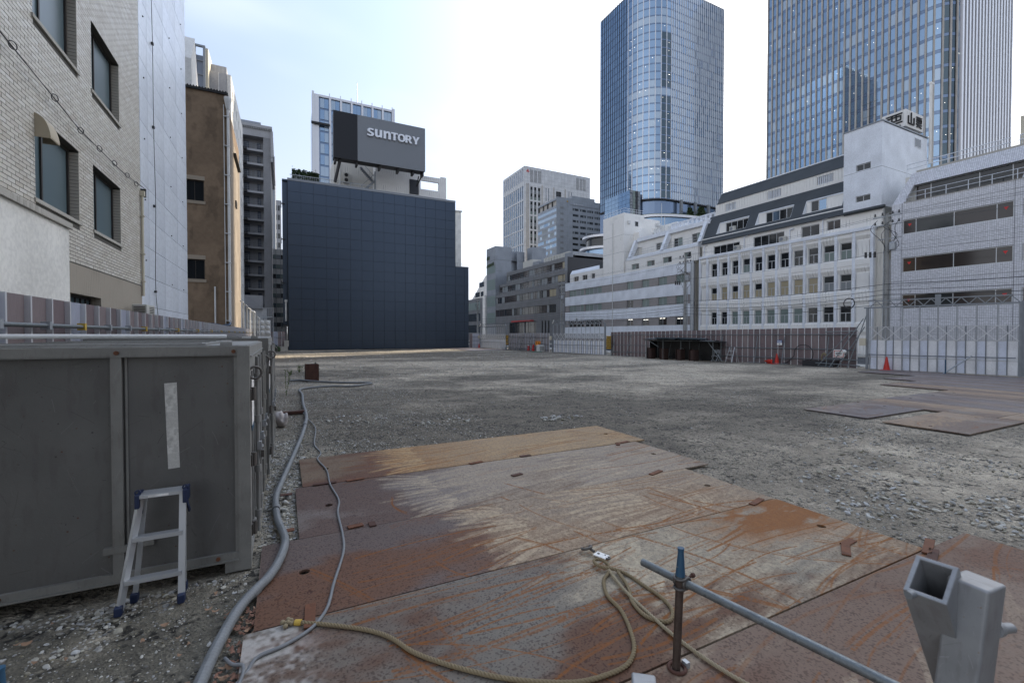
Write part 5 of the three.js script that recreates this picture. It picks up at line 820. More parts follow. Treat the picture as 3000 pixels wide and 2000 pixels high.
cone('large red traffic cone in front of the large white gate', 31.0, -13.65, 0.8); cone('red traffic cone standing at the long dark mauve fence', 30.6, -19.9, 0.75); cone('red traffic cone lying on its side beside the upright cone at the fence', 30.45, -20.3, 0.6, 1.4).position.y = 0.12; cone('small red cone beside the farthest white gate', 25.9, -62.3, 0.65);
{ // striped barriers
  for (const [x, z, l] of [[28.15, -35.1, 'black and yellow striped barrier between the middle gate and the mauve fence'], [26.75, -54.6, 'black and yellow striped barrier beside the farthest gate']]) {
    const t = thing('striped_barrier', l, 'barrier', [x, 0.55, z], -1.45); for (let i = 0; i < 7; i++) { mb().box(-0.3, 0.3, i * 0.19, i * 0.19 + 0.11, -0.02, 0.02).build('black_band', M.black, t); mb().box(-0.3, 0.3, i * 0.19 + 0.112, i * 0.19 + 0.188, -0.018, 0.022).build('yellow_band', M.blackyellow, t); }
    mb().box(-0.3, -0.25, -0.55, 1.35, -0.06, -0.021).box(0.25, 0.3, -0.55, 1.35, -0.06, -0.021).build('post', M.steelgrey, t);
  }
}
{ // fire extinguishers, orange boxes, drum, mat, pump
  for (const [x, z, h, l] of [[27.1, -49.3, 0.62, 'red fire extinguisher box with white cap at the striped fence'], [27.15, -48.2, 0.7, 'taller red extinguisher box under the orange boxes']]) { const t = thing('extinguisher_box', l, 'extinguisher box', [x, -0.03, z]); mb().add(new THREE.CylinderGeometry(0.13, 0.2, h, 14).translate(0, h / 2, 0)).build('casing', M.redpaint, t); mb().add(new THREE.SphereGeometry(0.12, 12, 8).translate(0, h + 0.02, 0)).build('cap', h < 0.65 ? M.white : M.redpaint, t); }
  const o = thing('orange_crate', 'orange box sign on a stand in front of the striped fence', 'box', [27.3, 0.95, -47.2], -1.5); mb().add(new RoundedBoxGeometry(1.0, 0.5, 0.25, 2, 0.02)).build('box', M.orange, o); for (const x of [-0.25, 0.2]) { const g = new TextGeometry('5', { font, size: 0.26, depth: 0.02 }).translate(x - 0.08, -0.12, 0.12); mb().add(g).build('digit', M.pipebrown, o); } mb().box(-0.4, -0.36, -0.98, -0.25, -0.05, 0.05).box(0.36, 0.4, -0.98, -0.25, -0.05, 0.05).build('leg', M.steelgrey, o);
  const g = thing('generator', 'small grey generator on the ground beside the orange box sign', 'generator', [26.9, -0.02, -46.0]); mb().add(new RoundedBoxGeometry(0.8, 0.75, 0.6, 3, 0.05).translate(0, 0.42, 0)).build('casing', M.tank, g); mb().box(-0.2, 0.2, 0.8, 0.9, -0.02, 0.02).build('handle', M.black, g); const gf = mb(); for (let i = 0; i < 6; i++) gf.box(-0.3, 0.3, 0.2 + i * 0.08, 0.23 + i * 0.08, 0.3, 0.315); gf.build('vent', M.black, g);
  const mt = mb().add(new RoundedBoxGeometry(1.2, 0.05, 0.7, 1, 0.01).translate(26.1, 0.02, -45.6)); mt.build('green_mat', mk('greenmat', 0.08, 0.19, 0.13, 0.8)).userData = { label: 'small green mat on the gravel before the striped fence', category: 'mat' };
  const d = thing('dark_trough', 'low black rubber trough at the foot of the long mauve fence', 'trough', [31.0, -0.02, -17.2], 0.15); const s = new THREE.Shape([new THREE.Vector2(-0.55, -0.9), new THREE.Vector2(0.55, -0.9), new THREE.Vector2(0.55, 0.9), new THREE.Vector2(-0.55, 0.9)]); s.holes.push(new THREE.Path([new THREE.Vector2(-0.47, -0.82), new THREE.Vector2(-0.47, 0.82), new THREE.Vector2(0.47, 0.82), new THREE.Vector2(0.47, -0.82)])); mb().add(new THREE.ExtrudeGeometry(s, { depth: 0.4, bevelEnabled: false }).rotateX(-Math.PI / 2)).build('rim', M.rubber, d); mb().box(-0.46, 0.46, 0.02, 0.06, -0.8, 0.8).build('bottom', M.rubber, d);
}
{ // notices on the fence and loop of black hose
  const t = thing('blue_notice', 'small blue and white notice on the long mauve fence', 'sign', [30.65, 1.45, -19.75], -1.42); mb().box(-0.16, 0.16, 0.02, 0.2, -0.01, 0.01).build('header', mk('noticeblue', 0.03, 0.10, 0.32, 0.5), t); mb().box(-0.16, 0.16, -0.14, 0.018, -0.01, 0.01).build('board', M.white, t); const q = mb(); for (let i = 0; i < 4; i++) q.box(-0.13 + i * 0.07, -0.09 + i * 0.07, 0.06, 0.16, 0.011, 0.016); q.build('lettering', M.white, t); mb().box(-0.04, 0.05, -0.09, -0.05, 0.011, 0.016).build('mark', M.black, t);
  const u = thing('red_framed_notice', 'white notice with a red frame hanging low near the large gate', 'sign', [31.05, 0.85, -16.2], -1.42); mb().box(-0.3, 0.3, -0.25, 0.25, -0.01, 0.01).build('board', M.white, u); mb().box(-0.26, 0.26, 0.16, 0.19, 0.011, 0.02).box(-0.26, 0.26, -0.2, -0.17, 0.011, 0.02).box(-0.26, -0.23, -0.17, 0.16, 0.011, 0.02).box(0.23, 0.26, -0.17, 0.16, 0.011, 0.02).build('red_frame', M.redpaint, u); const p = mb(); for (let j = 0; j < 2; j++) for (let i = 0; i < 5; i++) p.box(-0.16 + i * 0.065, -0.115 + i * 0.065, 0.02 - j * 0.075, 0.07 - j * 0.075, 0.011, 0.018); p.box(-0.05, 0.05, -0.14, -0.1, 0.011, 0.018).build('lettering', M.black, u);
  const pts = []; for (let i = 0; i <= 30; i++) { const a = (i / 30) * Math.PI * 1.75 - 2.2; pts.push([30.75 + 0.03 * i / 30, 0.75 + 0.62 * Math.sin(a), -18.2 + 0.62 * Math.cos(a)]); } pts.push([30.8, 0.1, -19.4], [30.9, 0.05, -20.5]);
  mb().tube(pts, 0.024, 90, 6).build('hose_loop', M.rubber).userData = { label: 'black hose hanging in a big loop on the long mauve fence', category: 'hose' };
  const st = thing('scaffold_props', 'cluster of leaning scaffold tubes where the mauve fence meets the large gate', 'scaffold', [30.9, 0, -15.6]);
  for (const [a, c] of [[[-0.9, 0, -0.6], [0.2, 3.0, 0.7]], [[-0.8, 0, -0.2], [0.25, 2.5, 0.75]], [[-0.7, 0, 0.3], [0.2, 3.3, 0.9]], [[-0.6, 0.1, -1.4], [0.2, 2.3, 0.1]], [[-0.7, 0.25, -1.5], [-0.5, 0.2, 0.9]], [[-0.2, 0.55, -1.3], [-0.1, 0.5, 0.9]], [[-0.3, 2.2, -1.2], [0.0, 2.25, 0.5]]]) mb().rod(a, c, 0.027, 7).build('tube', M.pipegalv, st); mb().add(new THREE.SphereGeometry(0.11, 10, 8).translate(-0.4, 1.0, 0.0)).build('lamp', M.white, st);
  const rc = mb(); for (let k = 0; k < 3; k++) rc.add(new THREE.TorusGeometry(0.12 + 0.02 * k, 0.018, 5, 16).scale(1, 2, 1).rotateY(Math.PI / 2 + 0.2 * k).translate(30.75, 0.55, -16.9)); rc.build('hung_rope', M.ropeold).userData = { label: 'coil of brown rope hung on the long mauve fence', category: 'rope' };
}
{ // dark shelter with pile stumps
  const t = thing('sheet_shelter', 'low black sheet roofed shelter on pipe posts at the mauve fence', 'shelter', [0, 0, 0]);
  const ro = mb(); for (let i = 0; i < 4; i++) ro.add(new THREE.BoxGeometry(1.7, 0.05, 1.75).rotateX(0.03 * (i % 2)).rotateZ(0.03 * (i % 3) - 0.03).translate(28.35 + i * 0.3, 1.60 + 0.05 * (i % 3) - (i === 3 ? 0.1 : 0), -28.9 + i * 1.5)); ro.build('roof_sheet', M.black, t);
  const tp = mb(); for (let i = 0; i < 26; i++) tp.add(new THREE.BoxGeometry(rr(0.5, 1.6), rr(0.03, 0.09), rr(0.3, 1.2)).rotateY(rr(0, 3)).rotateZ(rr(-0.08, 0.08)).translate(28.0 + rr(0, 1.2), 1.66 + rr(0, 0.07), rr(-29.3, -24.3))); tp.build('tarpaulin', mk('tarp', 0.015, 0.035, 0.05, 0.5), t);
  for (const [x, z] of [[27.7, -29.5], [27.9, -27.8], [28.2, -26.2], [28.7, -23.6], [29.0, -29.5], [29.4, -26.4], [29.8, -23.8]]) mb().rod([x, 0, z], [x, 1.62, z], 0.03, 7).build('post', M.pipegalv, t); mb().rod([27.65, 1.53, -29.7], [28.75, 1.53, -23.5], 0.03, 6).rod([28.75, 0.05, -22.8], [28.6, 1.5, -24], 0.03, 6).rod([27.7, 1.5, -29.2], [27.8, 1.0, -28.2], 0.03, 6).build('beam', M.pipegalv, t);
  mb().beam([29.05, 0.79, -29.7], [29.85, 0.79, -24.0], 0.04, 1.56).box(28.3, 29.05, 0.0, 1.5, -29.75, -29.7).build('shade_sheet', M.black, t);  // black sheets added to stand for the dark shade at the back
  [[27.95, -29.2, 0.95, 'first brown steel pile stump from the left under the shelter'], [28.1, -27.9, 0.95, 'second brown steel pile stump from the left under the shelter'], [28.35, -26.4, 0.92, 'third brown steel pile stump from the left under the shelter'], [28.5, -25.2, 0.9, 'fourth brown steel pile stump from the left under the shelter']].forEach(([x, z, h, l]) => stump(l, x, z, 0.5, h, M.rustshade));
  for (const [z, l] of [[-27.0, 'folding chair frame in the dark under the shelter'], [-23.6, 'pale folding chair frame at the right end of the shelter']]) { const c = thing('folding_chair', l, 'chair', [28.95, 0, z]); mb().tube([[-0.2, 0, -0.2], [0.1, 0.45, -0.2], [0.2, 0.85, -0.2], [0.2, 0.85, 0.2], [0.1, 0.45, 0.2], [-0.2, 0, 0.2]], 0.014, 30, 5).tube([[0.2, 0, -0.2], [-0.15, 0.42, -0.2], [-0.15, 0.42, 0.2], [0.2, 0, 0.2]], 0.014, 24, 5).build('frame', M.alu, c); mb().add(new RoundedBoxGeometry(0.36, 0.03, 0.38, 2, 0.01).translate(0, 0.44, 0)).build('seat', M.steelgrey, c); mb().add(new RoundedBoxGeometry(0.03, 0.18, 0.36, 2, 0.01).translate(0.18, 0.74, 0)).build('backrest', M.steelgrey, c); }
  const l = thing('small_stepladder', 'small grey stepladder at the right end of the black shelter', 'stepladder', [29.4, 0, -22.5]); const sl = mb(); for (const z of [-0.2, 0.2]) sl.beam([-0.4, 0, z * 1.3], [0, 1.1, z], 0.04).beam([0.4, 0, z * 1.3], [0, 1.1, z], 0.04); sl.build('rail', M.alu, l); for (let i = 1; i < 4; i++) mb().box(-0.4 + i * 0.1 - 0.05, -0.4 + i * 0.1 + 0.05, i * 0.27, i * 0.27 + 0.03, -0.24, 0.24).build('step', M.alu, l);
}
function stump(label, x, z, w, h, rm = M.rust) {
  const t = thing('pile_stump', label, 'pile stump', [x, -0.05, z], 0.05), T = 0.03, g = mb(); g.box(-w / 2, w / 2, 0, h, -w / 2, -w / 2 + T).box(-w / 2, w / 2, 0, h, w / 2 - T, w / 2).box(-w / 2 + 0.01, w / 2 - 0.01, 0, h - 0.01, -T / 2, T / 2);
  g.build('steel_section', rm, t); mb().box(w / 2 - 0.12, w / 2 - 0.05, h * 0.5, h + 0.06, -w / 2 - 0.03, -w / 2 - 0.002).build('lug', M.castiron, t);
  mb().add(new THREE.CylinderGeometry(w * 0.5, w * 0.5, h * 0.96, 20, 1, true).translate(0, h * 0.48, 0)).build('pile_casing', rm, t); return t;
}
stump('rusty brown pile stump standing alone on the gravel beside the far hose', 1.14, -22.35, 0.54, 0.78);
// ---- utility poles, wires
const PZ = [[-20.8, 12.6], [-43.0, 12.3], [-72.5, 11.9], [-114, 11.5]];
const poles = [['concrete utility pole with black insulators between the mansard and mosaic offices'], ['utility pole in front of the banded white office'], ['utility pole at the right end of the grey terraced office'], ['farthest utility pole before the small slanted roof block']];
PZ.forEach(([z, h], i) => {
  const t = thing('utility_pole', poles[i][0], 'utility pole', [47, -0.1, z]); mb().rod([0, 0, 0], [0, h, 0], 0.21, 14, 0.13).build('pole', M.polec, t);
  for (const v of [h - 0.25, h - 1.0, h - 2.2]) mb().box(-0.06, 0.06, v, v + 0.09, -1.1 + 0.2 * (h - v), 1.0).build('crossarm', M.galv, t);
  const ins = mb(); for (const v of [h - 0.15, h - 0.9]) for (const q of [-0.9, -0.35, 0.4, 0.85]) ins.add(new THREE.CylinderGeometry(0.05, 0.08, 0.24, 8).translate(0, v + 0.2, q)); if (i < 2) for (const q of [-0.85, -1.2, -1.55]) ins.add(new THREE.CylinderGeometry(0.09, 0.1, 0.5, 10).translate(-0.1, h - 3.4 - (q + 1) * 0.1, q)); ins.build('insulator', M.wire, t);
  const st = mb(); for (let v = 2.5; v < h - 3; v += 0.45) st.box(-0.3, 0.3, v, v + 0.03, -0.015, 0.015); st.rod([0.22, 0, 0.15], [0.22, h - 4, 0.15], 0.05, 8).rod([-0.16, 0, -0.16], [-0.16, h - 3.2, -0.16], 0.035, 6); st.build('step_bolts', M.galv, t);
  if (i < 3) mb().add(new RoundedBoxGeometry(0.42, 0.7, 0.42, 3, 0.08).translate(-0.25, h - 2.9, 0.55)).build('switch_box', M.galv, t);
  const cl = mb(); for (let k = 0; k < 7; k++) { const a = rr(-1, 1), y = h - rr(0.4, 2.5); cl.tube([[0, y, a], [rr(-0.5, 0.1), y - rr(0.4, 0.9), a + rr(-0.7, 0.7)], [rr(-0.3, 0.1), y - rr(0.9, 2.0), rr(-0.9, 0.9)], [0, y - rr(2, 3.2), 0]], 0.022, 20, 4); } cl.build('jumper_cable', M.wire, t);
});
function sag(x, y, z0, z1, s, n = 18) { const p = []; for (let i = 0; i <= n; i++) { const t = i / n; p.push([x, y - s * 4 * t * (1 - t), lerp(z0, z1, t)]); } return p; }
[[12.35, -0.9, 0.011, 0.35], [12.3, 0.4, 0.011, 0.4], [11.5, -0.5, 0.012, 0.4], [9.2, 0.1, 0.014, 0.3], [6.4, -0.05, 0.024, 0.35], [5.9, 0.1, 0.02, 0.4], [5.5, -0.1, 0.024, 0.45], [5.15, 0.08, 0.016, 0.4], [4.7, 0.0, 0.02, 0.5]].forEach(([y, dx, r, s], k) => {
  const m = mb(), zs = [10, -20.8, -43, -72.5, -114, -140]; for (let i = 0; i + 1 < zs.length; i++) m.tube(sag(46.85 + dx * 0.25, y - 0.18 * Math.max(0, i - 1), zs[i], zs[i + 1], s), r, 24, 4);
  if (k > 3) for (let z = -19; z > -70; z -= 2.2) if (Math.abs(z + 20.8) > 1) m.rod([46.85 + dx * 0.25, y - 0.25, z], [46.85 + dx * 0.25, y - 0.38, z - 0.1], 0.018, 4);
  m.build('overhead_cable', M.wire).userData = { label: ['highest thin overhead cable on the street side of the pole tops', 'highest thin overhead cable on the far side of the pole tops', 'thin overhead cable third from the top of the utility poles', 'lone overhead cable halfway up the utility poles', 'thick overhead cable topmost of the lower cable bundle', 'overhead cable second from the top of the lower cable bundle', 'thick overhead cable in the middle of the lower cable bundle', 'thin overhead cable second lowest of the lower cable bundle', 'lowest overhead cable just above the white gates'][k], category: 'overhead cable', group: 'overhead cables along the street' };
});
{ const m = mb(); for (let k = 0; k < 3; k++) m.add(new THREE.TorusGeometry(0.42 + 0.03 * k, 0.018, 4, 24).rotateY(Math.PI / 2).translate(46.8, 4.9, -23.6)); m.build('cable_coil', M.wire).userData = { label: 'loop of black cable hanging left of the nearest utility pole', category: 'cable' };
  const c = thing('parked_car', 'roof of a dark parked car just above the mauve fence', 'car', [36, -0.05, -40.0]); mb().add(new RoundedBoxGeometry(1.85, 1.0, 4.4, 4, 0.25).translate(0, 0.85, 0)).build('body', M.louvredark, c); mb().add(new RoundedBoxGeometry(1.6, 0.9, 2.9, 4, 0.3).translate(0, 1.75, 0)).build('cabin', M.louvredark, c); mb().box(-0.82, 0.82, 1.6, 1.95, -1.1, 1.1).build('window', M.darkglass, c); for (const x of [-0.85, 0.85]) for (const z of [-1.4, 1.4]) mb().add(new THREE.CylinderGeometry(0.32, 0.32, 0.2, 18).rotateZ(Math.PI / 2).translate(x, 0.36, z)).build('wheel', M.rubber, c); }
// ================================================================ steel plates on the ground
const plateTex = [];
function scratchMask(w, h, draw) { const c = document.createElement('canvas'); c.width = w; c.height = h; const x = c.getContext('2d'); x.fillStyle = '#000'; x.fillRect(0, 0, w, h); x.lineCap = 'round'; draw(x); return x.getImageData(0, 0, w, h).data; }
// p: tones of one plate; lengths in metres, x along the plate, y across it
function plateMaterial(name, Lm, Wm, px, sd, p) {
  const w = Math.round(Lm * px), h = Math.round(Wm * px), old = seed; seed = sd * 7919 + 13;
  const scr = scratchMask(w, h, (c) => {
    const S = px; 
    for (let k = 0; k < p.marks; k++) { const x0 = rr(0.05, 0.95) * Lm, y0 = rr(-0.1, 1.1) * Wm, a = rr(-0.25, 0.12) + (rnd() < 0.2 ? rr(0.8, 1.5) : 0), l = rr(0.4, 2.4), bend = rr(-0.35, 0.35), n = rnd() < 0.45 ? 2 : 1;
      for (let q = 0; q < n; q++) { c.strokeStyle = `rgba(255,255,255,${rr(0.35, 1)})`; c.lineWidth = rr(0.006, 0.03) * S; c.beginPath(); const X = x0, Y = y0 + q * rr(0.03, 0.09); c.moveTo(X * S, Y * S); c.quadraticCurveTo((X + Math.cos(a) * l * 0.5 - Math.sin(a) * bend * l) * S, (Y + Math.sin(a) * l * 0.5 + Math.cos(a) * bend * l * 0.5) * S, (X + Math.cos(a) * l) * S, (Y + Math.sin(a) * l) * S); c.stroke(); } }
    c.strokeStyle = 'rgba(255,255,255,0.28)'; for (let k = 0; k < 90; k++) { c.lineWidth = 1; const x = rnd() * w, y = rnd() * h, a = rr(-0.5, 0.3), l = rr(20, 160); c.beginPath(); c.moveTo(x, y); c.lineTo(x + Math.cos(a) * l, y + Math.sin(a) * l); c.stroke(); }
  });
  // dust brushed on in fans of finger-shaped strokes
  const fan = scratchMask(w, h, (c) => { const S = px; for (const [fx, fy, len, a0, a1, n, al] of p.fans) for (let k = 0; k < n; k++) { const t = k / (n - 1), a = lerp(a0, a1, t) + rr(-0.03, 0.03), l = len * rr(0.55, 1.05), ox = fx + rr(-0.06, 0.06), oy = lerp(fy[0], fy[1], t) + rr(-0.03, 0.03); const gr = c.createLinearGradient(ox * S, oy * S, (ox + Math.cos(a) * l) * S, (oy + Math.sin(a) * l) * S); gr.addColorStop(0, `rgba(255,255,255,${al})`); gr.addColorStop(0.9, `rgba(255,255,255,${al})`); gr.addColorStop(1, 'rgba(255,255,255,0)'); c.strokeStyle = gr; c.lineWidth = rr(0.035, 0.085) * S; c.beginPath(); c.moveTo(ox * S, oy * S); c.quadraticCurveTo((ox + Math.cos(a + 0.12) * l * 0.5) * S, (oy + Math.sin(a + 0.12) * l * 0.5) * S, (ox + Math.cos(a) * l) * S, (oy + Math.sin(a) * l) * S); c.stroke(); } for (const [sx, sy, r0, r1, a0, a1, n] of p.swirls ?? []) for (let k = 0; k < n; k++) { c.strokeStyle = `rgba(255,255,255,${rr(0.25, 0.6)})`; c.lineWidth = rr(0.015, 0.05) * S; c.beginPath(); c.ellipse((sx + rr(-0.12, 0.12)) * S, (sy + rr(-0.08, 0.08)) * S, rr(r0, r1) * S * 1.6, rr(r0, r1) * S, rr(-0.1, 0.1), a0 + rr(-0.3, 0.3), a1 + rr(-0.3, 0.3)); c.stroke(); } });
  const A = new Uint8Array(w * h * 4), R = new Uint8Array(w * h * 4), ox = sd * 31.7, oy = sd * 17.1;
  for (let j = 0; j < h; j++) for (let i = 0; i < w; i++) {
    const o = (j * w + i) * 4, x = i / px, y = j / px, src = ((h - 1 - j) * w + i) * 4;                   // canvas rows run downwards
    const n1 = fbm(x * 0.9 + ox, y * 1.6 + oy, 4), n2 = fbm(x * 4 + oy, y * 6 + ox, 4), n3 = vn(x * 34 + ox, y * 34), n4 = vn(x * 90 + oy, y * 90), st = fbm(x * 2.2 + y * 0.7 + oy, y * 16 - x * 3 + ox, 4), g = rnd();
    let r = p.base[0], gg = p.base[1], b = p.base[2]; const k1 = smooth(0.38, 0.62, n1 + 0.25 * (n2 - 0.5));
    r = lerp(r, p.alt[0], k1); gg = lerp(gg, p.alt[1], k1); b = lerp(b, p.alt[2], k1);
    const dm = p.dust(x, y), fn = fan[src] / 255; let d = clamp(smooth(0.42, 0.72, dm * 0.55 + n1 * 0.25 + st * 0.36 + (n2 - 0.5) * 0.25) * p.dustAmt * (0.45 + 0.75 * st) + fn * 0.95 * (0.45 + st * 0.75)); d *= 0.7 + 0.5 * n3;
    r = lerp(r, p.dustC[0], d); gg = lerp(gg, p.dustC[1], d); b = lerp(b, p.dustC[2], d);
    const pit = smooth(0.62, 0.78, n4) * (0.5 + 0.6 * n2) * (1 - 0.5 * d); r *= 1 - 0.55 * pit; gg *= 1 - 0.6 * pit; b *= 1 - 0.6 * pit;
    const sc = scr[src] / 255 * smooth(0.30, 0.50, n4 * 0.5 + n3 * 0.2 + n2 * 0.4) ; const or = clamp(sc * 1.0 + p.rust(x, y) * smooth(0.36, 0.66, n2 * 0.45 + n1 * 0.2 + st * 0.35 + n3 * 0.1));
    r = lerp(r, 0.225, or * 0.85); gg = lerp(gg, 0.083, or * 0.85); b = lerp(b, 0.022, or * 0.85);
    const m = 0.86 + 0.18 * g + 0.14 * (n3 - 0.5), wh = p.white ? p.white(x, y) * smooth(0.34, 0.62, n2 * 0.4 + st * 0.35 + n3 * 0.25) * 0.65 : 0; r = lerp(r, 0.50, wh); gg = lerp(gg, 0.475, wh); b = lerp(b, 0.44, wh);
    const s = (v) => { v = clamp(v * m); return 255 * (v < 0.0031308 ? v * 12.92 : 1.055 * Math.pow(v, 1 / 2.4) - 0.055); };
    A[o] = s(r); A[o + 1] = s(gg); A[o + 2] = s(b); A[o + 3] = 255; const q = clamp(0.55 + 0.3 * d + 0.2 * or - 0.12 * k1 + 0.12 * (n3 - 0.5)) * 255; R[o] = R[o + 2] = 0; R[o + 1] = q; R[o + 3] = 255; R[o] = 255 * clamp(0.6 - 0.5 * pit + 0.2 * n4);
  }
  seed = old;
  const T = (a, srgb) => { const t = new THREE.DataTexture(a, w, h); t.magFilter = THREE.LinearFilter; t.minFilter = THREE.LinearMipmapLinearFilter; t.generateMipmaps = true; t.wrapS = t.wrapT = THREE.RepeatWrapping; if (srgb) t.colorSpace = THREE.SRGBColorSpace; t.needsUpdate = true; return t; };
  const rt = T(R); const m = new THREE.MeshPhysicalMaterial({ map: T(A, true), roughnessMap: rt, roughness: 1, bumpMap: rt, bumpScale: 0.0015, specularIntensity: 0.25 }); m.name = name; return m;
}
const none = () => 0;
const brownB = [0.140, 0.074, 0.047], purple = [0.122, 0.083, 0.068], greyg = [0.16, 0.14, 0.115], dustC = [0.40, 0.33, 0.245];
const fanL = (x, n, al, len = 0.9, y0 = 0.1, y1 = 1.45) => [x, [y0, y1], len, Math.PI + 0.5, Math.PI - 0.45, n, al];
const PM = [
  plateMaterial('plate_tan', 6, 1.5, 200, 1, { base: brownB, alt: [0.18, 0.125, 0.08], dust: (x) => smooth(0.7, 1.8, x) * 0.9, dustAmt: 0.75, dustC: [0.44, 0.31, 0.175], marks: 16, fans: [fanL(1.75, 16, 0.8, 1.0)], rust: (x, y) => 0.35 * smooth(0.8, 1.4, x) * smooth(3.6, 1.6, x) }),
  plateMaterial('plate_grey', 6, 1.6, 200, 2, { base: purple, alt: [0.172, 0.14, 0.122], dust: (x, y) => 0.75 * smooth(0.9, 2.6, x), dustAmt: 0.7, dustC, marks: 20, fans: [fanL(1.75, 15, 0.65, 0.8, 0.3, 1.5), [4.6, [0.2, 1.3], 1.4, Math.PI + 0.3, Math.PI - 0.3, 9, 0.35]], rust: none }),
  plateMaterial('plate_brown', 6, 1.4, 220, 3, { base: brownB, alt: [0.125, 0.092, 0.078], dust: (x, y) => 0.9 * smooth(1.6, 2.6, x), dustAmt: 0.75, dustC: [0.40, 0.315, 0.22], marks: 48, swirls: [[4.4, 0.8, 0.2, 0.6, 5.6, 7.4, 7]], fans: [fanL(2.6, 14, 0.6, 0.9, 0.2, 1.2), [4.4, [0.1, 1.2], 1.6, Math.PI + 0.4, Math.PI - 0.2, 12, 0.45]], rust: none }),
  plateMaterial('plate_mixed', 5.9, 1.5, 240, 4, { base: [0.122, 0.065, 0.042], alt: greyg, dust: (x, y) => 0.95 * smooth(1.9, 3.2, x) * (0.6 + 0.5 * smooth(0.2, 1.2, y)), dustAmt: 0.85, dustC: [0.40, 0.34, 0.25], marks: 80, fans: [[3.0, [0.0, 0.9], 0.7, -0.4, -1.1, 14, 0.6], [1.2, [1.1, 1.5], 1.0, Math.PI, Math.PI - 0.3, 6, 0.3]], rust: (x, y) => 0.95 * smooth(3.9, 4.9, x) * smooth(0.5, 1.0, y) + 0.2 * smooth(4.6, 5.6, x), white: (x, y) => smooth(0.6, 0.2, x) * smooth(0.3, 0.9, y) }),
  plateMaterial('plate_dark', 6, 1.52, 200, 5, { base: [0.137, 0.074, 0.051], alt: [0.16, 0.106, 0.08], dust: (x, y) => 0.6 * smooth(2.8, 1.2, x) * smooth(0.3, 1.2, y), dustAmt: 0.8, dustC: [0.36, 0.29, 0.21], marks: 34, fans: [[1.9, [1.0, 1.4], 1.0, -0.5, -1.0, 9, 0.75], [2.9, [0.9, 1.4], 0.9, -0.5, -0.9, 7, 0.55], [4.2, [0.7, 1.4], 0.8, -0.3, -0.8, 7, 0.35]], rust: none }),
  plateMaterial('plate_purple', 6, 1.5, 96, 6, { base: [0.135, 0.108, 0.105], alt: [0.165, 0.148, 0.15], dust: (x, y) => 0.6 * smooth(0.4, 1.2, y), dustAmt: 0.5, dustC: [0.33, 0.27, 0.21], marks: 8, fans: [], rust: none }),
  plateMaterial('plate_pink', 6, 1.5, 96, 7, { base: [0.165, 0.125, 0.105], alt: [0.19, 0.16, 0.14], dust: (x, y) => 0.8 * smooth(0.3, 0.9, y), dustAmt: 0.8, dustC: [0.36, 0.27, 0.19], marks: 8, fans: [], rust: none }),
];
PM.push(mk('plateedge', 0.06, 0.035, 0.028, 0.85));
function plate(label, x0, x1, z0, z1, y, m, along = 'x', tilt = 0, group) {    // z0 < z1
  const t = thing('steel_plate', label, 'steel plate', [(x0 + x1) / 2, y, (z0 + z1) / 2], 0, group), X = (x1 - x0) / 2, Z = (z1 - z0) / 2, T = 0.022;
  const s = new THREE.Shape([new THREE.Vector2(-X, -Z), new THREE.Vector2(X, -Z), new THREE.Vector2(X, Z), new THREE.Vector2(-X, Z)]);
  for (const [hx, hz] of along === 'x' ? [[-X + 0.35, 0], [X - 0.35, 0]] : [[0, Z - 0.4]]) { const h = new THREE.Path(); h.absellipse(hx, hz, 0.045, 0.045, 0, Math.PI * 2, true); s.holes.push(h); }
  const g = flat(new THREE.ExtrudeGeometry(s, { depth: T, bevelEnabled: false, curveSegments: 10 }).rotateX(-Math.PI / 2)), p = g.attributes.position, uv = new Float32Array(p.count * 2);
  for (let i = 0; i < p.count; i++) { const u = (p.getX(i) + X) / (2 * X), v = (Z - p.getZ(i)) / (2 * Z); uv[2 * i] = along === 'x' ? u : 1 - v; uv[2 * i + 1] = along === 'x' ? v : u; } g.setAttribute('uv', new THREE.BufferAttribute(uv, 2));
  const o = new THREE.Mesh(g, m); o.name = 'plate_sheet'; o.castShadow = o.receiveShadow = true; t.add(o); t.rotation.z = tilt; return t;
}
const near = [
  ['tan rusty steel plate farthest of the plates in the middle', 0.22, 6.30, -8.26, -6.752, 0.004, 0, 0.001], ['grey dusty steel plate second from the far edge of the middle plates', 0.13, 6.06, -6.738, -5.052, 0.0, 1, 0], ['brown scratched steel plate third from the far edge crossed by the grey hose', -0.2, 5.52, -5.04, -3.614, 0.002, 2, 0], ['large rust streaked steel plate under the hook and rope', -0.26, 5.53, -3.604, -2.104, 0.0, 3, 0], ['dark brown steel plate around the foot of the blue capped pipe post', 0.45, 6.35, -2.09, -0.552, -0.003, 4, 0], ['brown steel plate nearest to the viewpoint under the grey bracket', 0.45, 6.35, -0.54, 0.98, -0.003, 4, 0]];
for (const [l, a, c, d, e, y, k, t] of near) { const o = plate(l, a, c, d, e, y, PM[k], 'x', t); if (k === 3) { const q = mb(); q.box(-2.0, -1.4, 0.0225, 0.0235, -0.2, -0.19); } }
